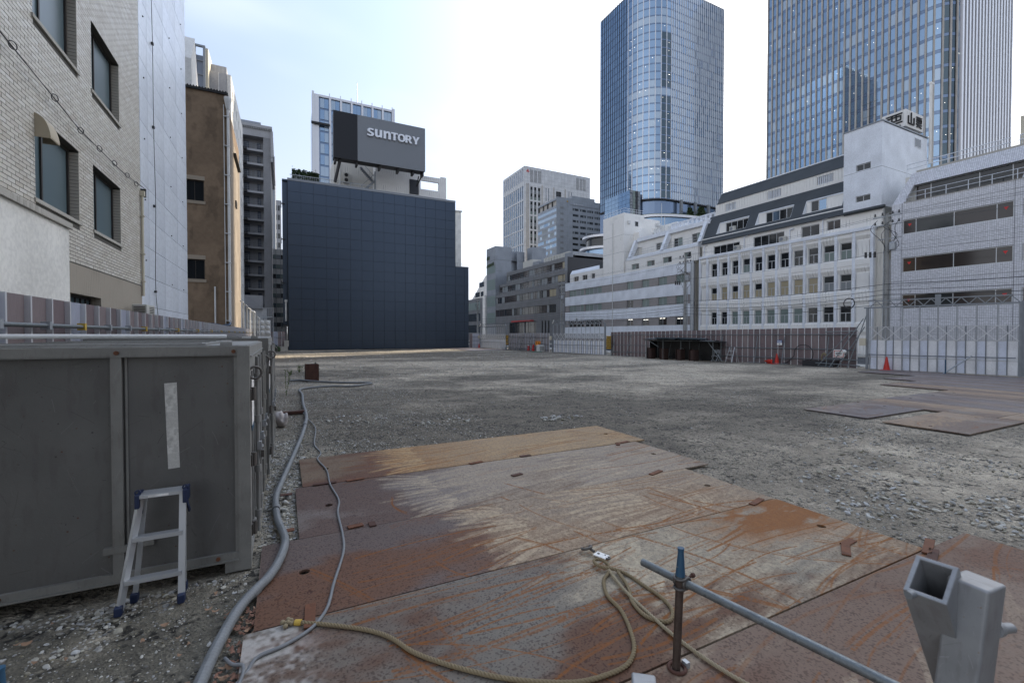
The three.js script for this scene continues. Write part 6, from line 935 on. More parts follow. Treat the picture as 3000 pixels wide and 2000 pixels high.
{ // straps and lugs welded over the joints
  const straps = [[0.5, -6.75, 0.3, 0], [0.9, -6.74, 0.25, 0.1], [2.75, -6.75, 0.24, 0.2], [3.65, -6.75, 0.2, 0], [5.75, -6.75, 0.34, 0.15], [5.6, -6.7, 0.2, 0.9], [0.85, -5.07, 0.12, 1.57], [0.68, -5.1, 0.16, 0.1], [4.95, -5.06, 0.3, 0.3], [3.05, -5.9, 0.18, 0.2], [5.2, -3.62, 0.3, 0.25], [0.16, -3.62, 0.3, 1.5], [0.02, -6.5, 0.14, 0], [0.02, -5.3, 0.14, 0], [5.6, -2.1, 0.42, 0.3], [5.42, -2.0, 0.3, 0.3], [5.0, -2.5, 0.2, 0.1], [4.8, -2.42, 0.26, 0.5]];
  const SL = ['strap at the left end of the joint between tan and grey plates', 'strap second from the left on the joint between tan and grey plates', 'strap in the middle of the joint between tan and grey plates', 'thin strap right of the middle on the joint between tan and grey plates', 'long strap at the right end of the joint between tan and grey plates', 'tilted strap overlapping the right end strap of the tan plate', 'short strap crossing the joint of grey and brown plates near the cable', 'strap lying along the left end of the joint of grey and brown plates', 'strap at the right end of the joint between grey and brown plates', 'lone small strap on the middle of the grey dusty plate', 'strap at the right end of the joint between brown and rust streaked plates', 'upright strap beside the knotted rope end', 'small strap on the gravel left of the tan plate', 'small strap on the gravel left of the grey plate', 'long strap near the right corner of the rust streaked plate', 'second strap beside the right corner of the rust streaked plate', 'small strap on the orange stain of the rust streaked plate', 'tilted strap on the orange stain of the rust streaked plate'];
  straps.forEach(([x, z, l, a], i) => { const t = mb().add(new RoundedBoxGeometry(l, 0.012, 0.075, 1, 0.003).rotateY(a).translate(x, 0.033, z)); t.build('joint_strap', i % 3 ? M.rustbright : M.rust).userData = { label: 'rusty ' + SL[i], category: 'strap', group: 'rusty straps on the plate joints' }; });
}
{ // plates near the gate, long sides across the photograph
  const L = ['mauve steel plate lying alone leftmost of the right hand plates', 'pinkish steel plate in front of the right hand plates next to the bare gravel strip'];
  plate(L[0], 12.85, 15.76, -7.58, -6.05, 0.0, PM[5]); plate(L[1], 12.65, 15.70, -5.64, -4.11, 0.0, PM[6]);
  const colsP = [[15.74, -7.68, -4.62, 6, 'x'], [17.28, -7.68, -1.6, 5], [18.82, -7.68, -1.6, 5], [20.36, -7.68, -1.6, 6], [21.9, -9.85, -3.8, 6], [23.44, -9.85, -3.8, 5], [24.98, -11.1, -5.0, 5], [26.52, -11.1, -5.0, 5], [28.06, -13.7, -7.6, 5], [29.6, -13.7, -7.6, 5]];
  const ord = ['first', 'second', 'third', 'fourth', 'fifth', 'sixth', 'seventh', 'eighth', 'ninth', 'tenth'];
  colsP.forEach(([x, z0, z1, k], i) => plate(`${ord[i]} steel plate counted from the gravel towards the large gate, far row`, x, x + 1.52, z0, z1, 0.002 * (i % 2), PM[k], 'z'));
  colsP.slice(4).forEach(([x, z0, z1, k], i) => plate(`${ord[i]} steel plate of the nearer row running to the large gate`, x, x + 1.52, z1 + 0.03, z1 + 6.1, 0.002 * (i % 2), PM[i % 2 ? 5 : 6], 'z'));
  plate('pinkish steel plate at the right edge in front of the other right hand plates', 15.74, 17.26, -4.6, -3.1, 0.001, PM[6], 'x'); 
  plate('steel plates of the vehicle track before the farthest gate', 14.5, 26.4, -63.2, -61.6, 0.0, PM[5]); plate('dark steel plate lane before the farthest gate and striped fence', 20.5, 26.2, -61.5, -52, 0.0, PM[5], 'z');
}
// ================================================================ containers, ladder
function container(label, x1, z0, w, d, h, cat) {                       // x1: right face, z0: front face
  const t = thing('storage_container', label, 'container', [x1, 0, z0]), P = (name, m, f, par = t) => { const q = mb(); f(q); return q.build(name, m, par); };
  const W = -w, fz = 0;
  P('front_panel', M.contgrey, (q) => q.box(W + 0.1, -0.09, 0.17, h - 0.07, -0.06, -0.03));
  const c = w / 2 + 0.0, mid = -0.92;
  P('corner_post', M.contedge, (q) => q.box(-0.095, 0, 0.0, h, -0.1, 0).box(-0.12, -0.096, 0.15, h - 0.05, -0.06, -0.012)); P('corner_post', M.contedge, (q) => q.box(W, W + 0.1, 0.0, h, -0.1, 0));
  P('centre_post', M.contedge, (q) => q.box(mid - 0.04, mid + 0.03, 0.1, h - 0.06, -0.07, 0.005).box(mid + 0.045, mid + 0.06, 0.17, h - 0.07, -0.035, -0.02));
  P('top_rail', M.contedge, (q) => q.box(W + 0.1, -0.096, h - 0.075, h - 0.002, -0.1, 0.002).box(W + 0.1, -0.096, h - 0.082, h - 0.077, -0.02, 0.01));
  P('bottom_rail', M.contedge, (q) => q.box(W + 0.1, -0.096, 0.11, 0.17, -0.1, 0.001).box(W + 0.1, -0.096, 0.095, 0.109, -0.1, 0.012));
  P('corner_foot', M.contedge, (q) => q.box(-0.2, -0.001, 0.0, 0.1, -0.2, 0.002)); P('corner_foot', M.contedge, (q) => q.box(W, W + 0.2, 0, 0.1, -0.2, 0.002));
  P('skirt', M.black, (q) => q.box(W + 0.15, -0.25, 0.03, 0.1, -d + 0.1, -0.25));
  P('roof', M.contlight, (q) => { q.box(W + 0.02, -0.02, h - 0.04, h + 0.006, -d + 0.02, -0.11); q.box(W + 0.25, -0.35, h + 0.007, h + 0.022, -d + 0.2, -0.2); for (let i = 0; i < 5; i++) q.box(W + 0.3, -0.4, h + 0.0225, h + 0.03, -d * (0.15 + i * 0.18), -d * (0.15 + i * 0.18) + 0.05); q.box(-0.23, -0.14, h + 0.007, h + 0.035, -0.16, -0.105); });
  P('rear_wall', M.contgrey, (q) => q.box(W, -0.0, 0.1, h - 0.05, -d, -d + 0.04)); P('left_wall', M.contgrey, (q) => q.box(W, W + 0.05, 0.1, h - 0.05, -d + 0.05, -0.11));
  P('floor', M.contgrey, (q) => q.box(W + 0.06, -0.06, 0.1, 0.16, -d + 0.05, -0.12));
  // door side
  P('door_header', M.contlight, (q) => q.box(-0.06, 0.0, h - 0.2, h - 0.003, -d, -0.101).box(0.001, 0.012, h - 0.1, h - 0.09, -d, -0.1)); P('door_sill', M.contlight, (q) => q.box(-0.06, 0.0, 0.05, 0.15, -d, -0.101)); P('corner_post', M.contlight, (q) => q.box(-0.1, 0.0, 0, h - 0.2, -d, -d + 0.1));
  for (let k = 0; k < 2; k++) {
    const a = -0.11 - k * (d / 2 - 0.1), e = -d / 2 - 0.005 - k * (d / 2 - 0.11), door = P('door', M.contlight, (q) => q.box(-0.05, -0.012, 0.155, h - 0.205, e + 0.01, a - 0.01));
    P('door_rib', M.contlight, (q) => { for (let i = 1; i < 4; i++) q.box(-0.0115, 0.002, 0.2, h - 0.25, lerp(a, e, i / 4) - 0.02, lerp(a, e, i / 4) + 0.02); }, door);
    const bz = [lerp(a, e, 0.35), lerp(a, e, 0.75)];
    for (const z of bz) { P('lock_rod', k ? M.contedge : M.contlight, (q) => { q.rod([0.035, 0.12, z], [0.035, h - 0.12, z], 0.019, 10); for (const v of [0.3, 0.75, 1.25, h - 0.32]) q.rod([0.035, v - 0.035, z], [0.035, v + 0.035, z], 0.03, 10); }, door); P('lock_handle', M.galv, (q) => q.beam([0.06, 0.98, z], [0.065, 0.9, z - 0.32], 0.02, 0.03).box(0.03, 0.07, 0.94, 1.02, z - 0.03, z + 0.03), door); }
    for (const v of [0.32, 0.95, 1.55]) P('hinge', M.castiron, (q) => { q.rod([0.02, v - 0.06, k ? e + 0.02 : a - 0.02], [0.02, v + 0.06, k ? e + 0.02 : a - 0.02], 0.024, 8); q.box(-0.01, 0.012, v - 0.05, v + 0.05, (k ? e + 0.02 : a - 0.02) - 0.07, (k ? e + 0.02 : a - 0.02) + 0.07); }, door);
    if (!k) { const s = P('door_sign', M.white, (q) => q.box(0.003, 0.008, 1.25, 1.68, a - 0.36, a - 0.06), door); P('door_sign', M.bluepaint, (q) => q.box(0.003, 0.0085, 1.2, 1.248, a - 0.36, a - 0.06), door); }
    if (!k) P('padlock', M.castiron, (q) => q.box(0.06, 0.09, 0.86, 0.93, bz[0] - 0.03, bz[0] + 0.02), door);
  }
  for (const z of [-0.16, -d + 0.2]) { const r = mb().add(new THREE.TorusGeometry(0.055, 0.011, 8, 20).rotateY(0.3).translate(0.035, h - 0.25, z)); r.build('lashing_ring', M.castiron, t); }
  const bl = mb(); for (const [x, y] of [[-0.12, h - 0.045], [-0.25, 0.14], [-1.62, 0.14], [mid, h - 0.045]]) bl.add(new THREE.CylinderGeometry(0.017, 0.017, 0.02, 8).rotateX(Math.PI / 2).translate(x, y, 0.008)); bl.build('bolt', M.rustbright, t);
  return t;
}
const co = container('dark grey storage container nearest, with a strip of pale tape on its front', -0.27, -4.66, 2.1, 2.75, 1.99);
{ const s = mb(); const g = new THREE.BufferGeometry(), q = [[-0.60, 0.965], [-0.52, 0.97], [-0.535, 1.69], [-0.62, 1.685]]; const sh = new THREE.Shape(q.map(([x, y]) => new THREE.Vector2(x, y))); s.add(new THREE.ExtrudeGeometry(sh, { depth: 0.003, bevelEnabled: false }).translate(0, 0, -0.0295)); s.build('tape_strip', M.paper, co);
  mb().box(-1.02, -0.86, 0.34, 0.39, -0.03, 0.012).box(-0.78, -0.7, 0.36, 0.4, -0.03, 0.0).build('latch_plate', M.contedge, co); }
container('second grey storage container directly behind the nearest one', -0.2, -7.7, 2.1, 2.8, 2.03);
{ const m = mb().rod([-2.2, 2.075, -5.4], [-0.55, 2.07, -5.8], 0.022, 8); m.build('roof_pipe', M.tank).userData = { label: 'pale pipe lying across the container roof', category: 'pipe' }; }
{ // stepladder leaning at the container
  const t = thing('aluminium_stepladder', 'small aluminium stepladder with blue feet in front of the grey container', 'stepladder', [0, 0, 0]);
  const Lb = [-1.115, 0.0, -4.33], Lt = [-1.005, 0.82, -4.47], Rb = [-0.73, 0.0, -4.33], Rt = [-0.735, 0.82, -4.47], at = (a, c, v) => a.map((x, i) => lerp(x, c[i], v));
  const rail = (a, c, w = 0.026, d = 0.045) => mb().beam(a, c, w, d).build('rail', M.alu, t);
  rail(Lb, Lt); rail(Rb, Rt); rail([-1.06, 0, -4.5], [-0.985, 0.8, -4.5], 0.02, 0.034); rail([-0.745, 0, -4.52], [-0.735, 0.8, -4.5], 0.02, 0.034);
  for (const v of [0.27, 0.635]) { const a = at(Lb, Lt, v), c = at(Rb, Rt, v); const s = mb(); s.box(a[0], c[0], a[1] - 0.022, a[1] + 0.008, a[2] - 0.045, a[2] + 0.025); for (let i = 0; i < 4; i++) s.box(a[0], c[0], a[1] + 0.0085, a[1] + 0.0115, a[2] - 0.04 + i * 0.017, a[2] - 0.031 + i * 0.017); s.build('step', M.alu, t); }
  const tp = mb(); tp.box(-1.01, -0.725, 0.82, 0.845, -4.56, -4.42); for (let i = 0; i < 6; i++) tp.box(-1.0, -0.735, 0.8455, 0.8485, -4.55 + i * 0.022, -4.54 + i * 0.022); tp.build('top_step', M.alu, t); mb().box(-0.95, -0.82, 0.824, 0.841, -4.4195, -4.4185).build('label_strip', M.white, t);
  for (const x of [-1.02, -0.715]) { mb().add(new RoundedBoxGeometry(0.03, 0.11, 0.16, 2, 0.008).translate(x, 0.8, -4.49)).build('hinge_cover', M.blueplastic, t); mb().add(new THREE.TorusGeometry(0.018, 0.006, 6, 14).rotateY(0).translate(x, 0.862, -4.45)).build('latch_ring', M.blueplastic, t); }
  mb().beam([-0.71, 0.76, -4.45], [-0.705, 0.64, -4.55], 0.012, 0.03).beam([-1.0, 0.72, -4.47], [-1.03, 0.63, -4.56], 0.012, 0.03).build('stay', M.blueplastic, t);
  for (const [x, z] of [[-1.115, -4.33], [-0.73, -4.33], [-1.06, -4.5], [-0.745, -4.52]]) mb().add(new RoundedBoxGeometry(0.05, 0.075, 0.07, 2, 0.012).translate(x, 0.03, z)).build('foot', M.blueplastic, t);
}
// ================================================================ hoses, cables, ropes
const V = (p) => p.map(([x, y, z]) => new THREE.Vector3(x, y, z));
function ribbed(pts, r, seg, pitch = 0.02, amp = 0.10) {                // corrugated hose
  const c = new THREE.CatmullRomCurve3(V(pts)), L = c.getLength(), n = seg, g = new THREE.TubeGeometry(c, n, r, 12, false), p = g.attributes.position, q = new THREE.Vector3();
  for (let i = 0; i <= n; i++) { c.getPointAt(i / n, q); const k = 1 + amp * (0.5 + 0.5 * Math.cos((i / n) * L / pitch * 2 * Math.PI)); for (let j = 0; j <= 12; j++) { const o = i * 13 + j; p.setXYZ(o, q.x + (p.getX(o) - q.x) * k, q.y + (p.getY(o) - q.y) * k, q.z + (p.getZ(o) - q.z) * k); } }
  g.computeVertexNormals(); return g;
}
{
  const r = 0.036, pts = [[-0.52, r, -2.6], [-0.45, r, -3.24], [-0.40, r, -3.56], [-0.29, 0.05, -3.98], [-0.12, 0.065, -4.30], [-0.03, 0.062, -4.66], [0.0, 0.05, -5.04], [-0.07, r, -5.65], [-0.10, r, -6.41], [-0.03, r, -7.11], [0.14, r, -8.54], [0.34, r, -10.29], [0.50, r, -12.37], [0.51, r, -14.68], [0.56, r, -16.99], [0.53, r, -18.4], [0.70, r, -18.84], [1.22, r, -19.09], [1.75, r, -19.09], [2.12, r, -18.86], [2.53, r, -18.84], [3.02, r, -19.3], [3.27, r, -19.5], [3.15, r, -19.85], [2.42, r, -20.21], [1.63, r, -20.93], [1.1, r, -21.6], [0.61, r, -22.3], [0.22, r, -22.2]];
  const o = mb().add(ribbed(pts.map(([x, y, z]) => [x, Math.max(y, gh(x, z) + r), z]), r, 2400, 0.028)).build('grey_hose', M.hose); o.userData = { label: 'long thick grey corrugated hose running beside the steel plates and bending far away', category: 'hose' };
  const cu = mb(); for (const [x, z, dx, dz] of [[-0.085, -6.05, -0.02, 0.3], [0.42, -11.2, 0.06, -0.8], [-0.2, -4.16, -0.14, 0.25]]) cu.rod([x, r + 0.012, z], [x + dx * 0.3, r + 0.012, z + dz * 0.3], r + 0.006, 12); cu.build('coupling', M.cable, o);
  const q = 0.012, tc = [[-0.34, 0.012, -3.02], [-0.22, 0.012, -3.2], [-0.17, 0.034, -3.29], [-0.01, 0.036, -3.34], [0.16, 0.036, -3.45], [0.27, 0.036, -3.63], [0.36, 0.036, -4.0], [0.5, 0.036, -4.57], [0.53, 0.036, -4.91], [0.55, 0.036, -5.59], [0.6, 0.036, -5.95], [0.56, 0.036, -6.65], [0.57, 0.036, -7.39], [0.49, 0.036, -8.11], [0.57, 0.014, -8.58], [0.51, 0.014, -9.2], [0.62, 0.014, -11.0], [0.5, 0.014, -12.4], [0.46, 0.014, -13.2]];
  mb().tube(tc, 0.0125, 300, 8).build('thin_cable', M.cable).userData = { label: 'thin grey cable snaking over the steel plates beside the thick hose', category: 'cable' };
  mb().tube([[-0.35, 0.02, -3.4], [-0.3, 0.03, -3.3], [-0.24, 0.035, -3.25], [-0.25, 0.02, -3.12], [-0.32, 0.015, -3.0], [-0.36, 0.01, -2.85]], 0.011, 60, 8).build('cable_end', M.cable).userData = { label: 'short curl of grey cable beside the hose at the bottom edge', category: 'cable' };
}
function rope(pts, r, pitch = 0.075) {                                   // three twisted strands
  const c = new THREE.CatmullRomCurve3(V(pts)), L = c.getLength(), n = Math.ceil(L / 0.009), g = [], fr = c.computeFrenetFrames(n, false), P = new THREE.Vector3(), Q = [];
  for (let s = 0; s < 3; s++) { const a = []; for (let i = 0; i <= n; i++) { c.getPointAt(i / n, P); const t = (i / n) * L / pitch * 2 * Math.PI + s * 2.0944; a.push(P.clone().addScaledVector(fr.normals[i], Math.cos(t) * r * 0.52).addScaledVector(fr.binormals[i], Math.sin(t) * r * 0.52)); } class PL extends THREE.Curve { getPoint(t, o = new THREE.Vector3()) { const k = Math.min(a.length - 1.0001, t * (a.length - 1)), i = Math.floor(k); return o.lerpVectors(a[i], a[i + 1], k - i); } getPointAt(t, o) { return this.getPoint(t, o); } } g.push(new THREE.TubeGeometry(new PL(), n, r * 0.56, 7, false)); }
  return mergeGeometries(g);
}
{
  const y = 0.037;
  const a = mb().add(rope([[0.05, y, -3.575], [0.13, y, -3.53], [0.28, y, -3.43], [0.51, y, -3.25], [0.63, y, -3.11], [0.74, y, -2.89], [0.87, y, -2.72], [1.0, y, -2.58], [1.15, y, -2.44], [1.35, y, -2.3], [1.55, y, -2.2], [1.72, y, -2.17], [1.9, y, -2.18], [2.03, y, -2.26], [2.13, y, -2.4], [2.24, y, -2.64], [2.27, y, -2.83], [2.38, y, -3.02], [2.54, y + 0.012, -3.14], [2.545, y + 0.03, -3.27], [2.49, y + 0.02, -3.3], [2.47, y + 0.02, -3.2], [2.56, y + 0.016, -3.1], [2.62, y, -3.02], [2.63, y, -2.8], [2.63, y, -2.6], [2.57, y, -2.45], [2.45, y, -2.38], [2.36, y, -2.48], [2.385, y, -2.67], [2.5, y, -2.86], [2.555, y + 0.02, -3.05]], 0.0145)).build('brown_rope', M.rope); a.userData = { label: 'long brown twisted rope snaking over the rusty plates from its knotted end to the hook', category: 'rope' };
  const k = mb(); for (let i = 0; i < 7; i++) k.add(new THREE.SphereGeometry(0.017, 8, 6).translate(0.035 - 0.018 * (i % 4), 0.042 + 0.012 * (i % 2), -3.6 + 0.018 * Math.floor(i / 2))); k.build('knot', M.ropeold, a); mb().rod([0.06, 0.038, -3.568], [0.1, 0.038, -3.548], 0.021, 12).build('yellow_tape', M.tapeyellow, a);
  mb().add(rope([[2.51, 0.05, -3.12], [2.43, 0.045, -2.81], [2.39, 0.04, -2.48], [2.37, 0.04, -2.24], [2.38, 0.037, -2.02], [2.41, 0.037, -1.81], [2.5, 0.037, -1.5], [2.55, 0.037, -1.2]], 0.0125)).build('pale_rope', M.rope2).userData = { label: 'pale twisted rope stretched from the hook past the pipe post to the bottom edge', category: 'rope' };
  const h = thing('rope_hook', 'steel safety hook with white plate lying in a plate hole and holding the ropes', 'hook', [2.6, 0.025, -3.42], 0.35);
  mb().add(new RoundedBoxGeometry(0.085, 0.012, 0.13, 2, 0.005).translate(0, 0.02, 0.06)).build('hook_plate', M.white, h); const hk = mb(); hk.add(new THREE.TorusGeometry(0.045, 0.013, 8, 20, 4.4).rotateX(1.2).translate(0.0, 0.04, -0.1)).rod([0, 0.03, -0.02], [0.015, 0.04, -0.09], 0.014, 8); hk.add(new THREE.TorusGeometry(0.02, 0.008, 6, 14).rotateX(1.5).translate(0, 0.02, 0.13)); hk.build('hook_jaw', M.castiron, h); mb().rod([0, 0.018, 0.03], [0, 0.032, 0.03], 0.012, 8).rod([0.02, 0.018, 0.09], [0.02, 0.03, 0.09], 0.007, 8).build('rivet', M.castiron, h);
}
// ================================================================ pipe rail with post, grey bracket
{
  const t = thing('pipe_post', 'short brown pipe post with a blue cap holding the horizontal rail', 'post', [2.19, 0.02, -2.03]);
  mb().rod([-0.03, -0.05, 0], [0.0, 0.56, 0], 0.0243, 18).build('pole', M.pipebrown, t); mb().rod([0.0, 0.56, 0], [0.003, 0.64, 0], 0.026, 18, 0.024).build('sleeve', M.pipegalv, t); mb().rod([0.002, 0.58, 0.0005], [0.006, 0.735, 0.0005], 0.029, 18, 0.017).build('blue_cap', M.bluepaint, t); mb().add(new THREE.CylinderGeometry(0.021, 0.019, 0.02, 18).translate(0.006, 0.742, 0)).build('cap_rim', M.bluepaint, t);
  mb().add(new THREE.TorusGeometry(0.05, 0.012, 6, 22).rotateX(Math.PI / 2).translate(-0.02, 0.006, 0)).build('base_ring', M.rust, t); mb().box(0.03, 0.06, -0.0, 0.035, -0.01, 0.03).build('bolt', M.galv, t);
  const r = thing('pipe_rail', 'grey galvanized horizontal pipe rail clamped to the blue capped post', 'pipe rail', [0, 0, 0]);
  mb().rod([2.163, 0.555, -2.33], [2.46, 0.555, -0.55], 0.0243, 20).build('pipe', M.pipegalv, r); mb().rod([2.1627, 0.555, -2.332], [2.1633, 0.555, -2.328], 0.0205, 18).build('pipe_bore', M.black, r);
  const c = thing('pipe_clamp', 'rusty scaffold clamp joining the post and the pipe rail', 'clamp', [2.2, 0.555, -2.04]); for (const y of [-0.03, 0.03]) mb().add(new THREE.TorusGeometry(0.032, 0.009, 6, 18).rotateX(Math.PI / 2).translate(-0.012, y, 0.01)).build('collar', M.castiron, c); mb().add(new THREE.TorusGeometry(0.032, 0.011, 6, 18).rotateY(0.16).translate(0.012, 0, -0.03)).add(new THREE.TorusGeometry(0.032, 0.011, 6, 18).rotateY(0.16).translate(0.02, 0, 0.035)).build('collar', M.castiron, c); mb().box(0.02, 0.05, -0.03, 0.03, -0.03, 0.03).rod([0.03, 0.02, 0.02], [0.085, 0.035, 0.03], 0.008, 6).rod([0.04, -0.02, -0.02], [0.08, -0.035, -0.03], 0.008, 6).add(new THREE.CylinderGeometry(0.015, 0.015, 0.016, 6).rotateZ(1.57).translate(0.08, 0.034, 0.03)).build('bolt', M.rust, c);
}

{ // square tube bracket close to the viewpoint
  const t = thing('tube_bracket', 'pale grey square tube bracket with an open end close to the viewpoint at lower right', 'bracket', [0, 0, 0]);
  const d = new THREE.Vector3(0.564, -0.825, -0.05).normalize(), e1 = new THREE.Vector3(0.0455, 0.0314, -0.005).normalize(), e2 = new THREE.Vector3().crossVectors(e1, d).normalize();
  if (e2.z < 0) e2.negate(); const hs = (a, b, w) => { const s = new THREE.Shape([[-a, -b], [a, -b], [a, b], [-a, b]].map(([x, y]) => new THREE.Vector2(x, y))); s.holes.push(new THREE.Path([[-a + w, -b + w], [-a + w, b - w], [a - w, b - w], [a - w, -b + w]].map(([x, y]) => new THREE.Vector2(x, y)))); return s; };
  const basis = new THREE.Matrix4().makeBasis(e1, new THREE.Vector3().crossVectors(d.clone().negate(), e1), d.clone().negate()).setPosition(0.7735, 1.771, -0.287);
  const g = new THREE.ExtrudeGeometry(hs(0.029, 0.021, 0.0035), { depth: 0.3, bevelEnabled: true, bevelThickness: 0.0015, bevelSize: 0.0012, bevelSegments: 2 }).translate(0, 0, -0.3); mb().add(g.applyMatrix4(basis)).build('open_tube', M.brackgrey, t);
  const p2 = mb().add(new RoundedBoxGeometry(0.056, 1.75, 0.042, 3, 0.004).translate(0, -0.875, 0).rotateZ(-0.09).rotateX(0.05).translate(0.824, 1.772, -0.258)).build('side_tube', M.brackgrey, t);
  mb().rod([0.846, 1.705, -0.248], [0.888, 1.697, -0.243], 0.0065, 14).rod([0.845, 1.706, -0.248], [0.856, 1.704, -0.2475], 0.011, 14).build('bolt', M.brackgrey, t); mb().rod([0.738, 1.758, -0.292], [0.728, 1.758, -0.293], 0.005, 10).build('bolt', M.brackin, t);
  const u = thing('tube_end', 'tip of a pale grey square tube at the bottom edge left of the pipe post', 'tube', [0.536, 0, -0.572], 0.9); mb().add(new RoundedBoxGeometry(0.04, 1.518, 0.04, 3, 0.004).translate(0, 0.759, 0)).build('tube', M.brackgrey, u);
  const q = thing('capped_pipe', 'pipe post with a blue cap at the lower left corner on the gravel', 'post', [-1.15, -0.05, -2.83]); mb().rod([0, 0, 0], [0, 0.5, 0], 0.0243, 18).build('pole', M.pipebrown, q); mb().rod([0, 0.48, 0], [0, 0.64, 0], 0.028, 18, 0.019).build('blue_cap', M.bluepaint, q); mb().rod([0, 0.64, 0], [0, 0.655, 0], 0.0215, 18).build('cap_rim', M.bluepaint, q);
}
// ================================================================ loose stones, leaves, weeds, small litter
function rock(sd, det = 2) { const g = mergeVertices(new THREE.IcosahedronGeometry(1, det).deleteAttribute('uv').deleteAttribute('normal')), p = g.attributes.position, v = new THREE.Vector3(); for (let i = 0; i < p.count; i++) { v.fromBufferAttribute(p, i); let s = 1; for (let k = 0; k < 9; k++) { const a = LAT[sd * 40 + k * 3] * 6.28, b = LAT[sd * 40 + k * 3 + 1] * 2 - 1, c = Math.sqrt(1 - b * b), d = v.x * c * Math.cos(a) + v.y * b + v.z * c * Math.sin(a), cut = 0.55 + 0.35 * LAT[sd * 40 + k * 3 + 2]; if (d > cut) s = Math.min(s, cut / d); } v.multiplyScalar(s); p.setXYZ(i, v.x, v.y * 0.7, v.z); } const n = g.toNonIndexed(); n.computeVertexNormals(); return uvm(n); }
const stoneM = new THREE.MeshStandardMaterial({ color: C(1, 1, 1), roughness: 0.93, map: rep(mottle, 1.3) }); stoneM.name = 'stone';
{
  const inPlate = (x, z, m = 0.0) => (x > 0.2 - m && x < 6.32 + m && z > -8.28 - m && z < -6.7 + m) || (x > 0.12 - m && x < 6.08 + m && z > -6.74 - m && z < -5.03 + m) || (x > -0.26 - m && x < 5.55 + m && z > -5.05 - m && z < -2.1 + m) || (x > 0.4 && x < 6.38 && z > -2.12) || (x > 12.85 && x < 15.8 && z > -7.6 && z < -6.05) || (x > 12.65 && z > -5.65 && z < -4.1) || (x > 15.72 && z > -7.7) || (x > 21.9 && z > -9.87) || (x > 24.98 && z > -11.12) || (x > 28.06 && z > -13.72) || (x < -0.22 && x > -2.5 && z < -4.6 && z > -10.6);
  const L = [[], [], [], []], put = (x, z, s, dark, lift = 0) => { if (inPlate(x, z, s * 0.3)) return; L[Math.floor(rnd() * 4)].push([x, gh(x, z) + s * 0.25 + lift, z, s, dark]); };
  const size = (a, b) => a * Math.pow(b / a, Math.pow(rnd(), 2.2));
  for (let i = 0; i < 26000; i++) { const z = -2.2 - 7.8 * Math.pow(rnd(), 0.9), x = rr(-2.4, z < -5 ? 0.3 : 0.1); if (z > -4.5 && rnd() < 0.93 * smooth(0.42, 0.58, vn(x * 1.7 + 2, z * 1.7) * 0.7 + vn(x * 6, z * 6) * 0.3)) { if (rnd() < 0.5) put(x, z, size(0.004, 0.009), rnd() < 0.6); continue; } put(x, z, size(0.006, 0.024), rnd() < 0.25); }
  for (let i = 0; i < 22000; i++) { const z = rr(-22, -8.3), x = rr(-0.3, 4.5 + (z + 8) * 0.03); if (rnd() > 0.25 + 1.1 * smooth(0.5, 0.7, vn(x * 0.8 + 5, z * 0.8)) * smooth(4.5, 0.5, x)) continue; put(x, z, size(0.007, 0.021), rnd() < 0.3); }
  for (let i = 0; i < 60000; i++) { const q = Math.pow(rnd(), 1.5), z = -0.5 - 26 * q, x = rr(0.2, 13 + 10 * q); const c = smooth(0.52, 0.72, fbm(x * 0.5 + 30, z * 0.5 + 12, 3)); if (rnd() > (0.05 + 0.5 * c) * (1 - 0.8 * track(x, z))) continue; put(x, z, size(0.006, 0.02), rnd() < 0.35); }
  for (let i = 0; i < 9000; i++) { const x = rr(5.4, 10.5), z = rr(-4.5, 0.5); if (rnd() > 0.05 + 0.35 * smooth(0.5, 0.65, vn(x * 0.9, z * 0.9))) continue; put(x, z, size(0.007, 0.028), rnd() < 0.55); }
  for (let i = 0; i < 9000; i++) { const z = rr(-60, -22), x = rr(0, 28); put(x, z, size(0.014, 0.04), rnd() < 0.4); }
  for (const [cx, cz, n, s, w] of [[6.2, -9.6, 60, 0.06, 0.6], [6.6, -2.9, 90, 0.036, 0.7], [7.6, -2.1, 150, 0.038, 0.9], [7.4, -3.6, 60, 0.038, 1], [10.6, -5.2, 90, 0.036, 1.2], [1.6, -11.8, 50, 0.045, 0.8], [3.4, -10.5, 40, 0.06, 0.7], [0.15, -6.4, 10, 0.07, 0.25], [-0.1, -6.1, 8, 0.06, 0.12]]) for (let i = 0; i < n; i++) { const a = rnd() * 6.28, r = w * Math.sqrt(rnd()); put(cx + r * Math.cos(a), cz + r * Math.sin(a) * 0.6, size(0.02, s), rnd() < 0.12, rnd() * 0.015); }
  // small clods of the dirt itself
  const D = [[], []]; for (let i = 0; i < 190000; i++) { const q = Math.pow(rnd(), 1.25), z = -0.5 - 30 * q, x = rr(-0.2, 13 + 12 * q), c = smooth(0.48, 0.66, fbm(x * 0.45 + 70, z * 0.9 + 12, 4)); if (rnd() > (0.10 + 0.9 * c) * (1 - 0.85 * track(x, z))) continue; const s = size(0.004, 0.016) * (1 + 0.6 * q); if (inPlate(x, z, s * 0.3)) continue; D[i % 2].push([x, gh(x, z) + s * 0.2, z, s]); }
  const mtx = new THREE.Matrix4(), e = new THREE.Euler(), q = new THREE.Quaternion(), col = new THREE.Color();
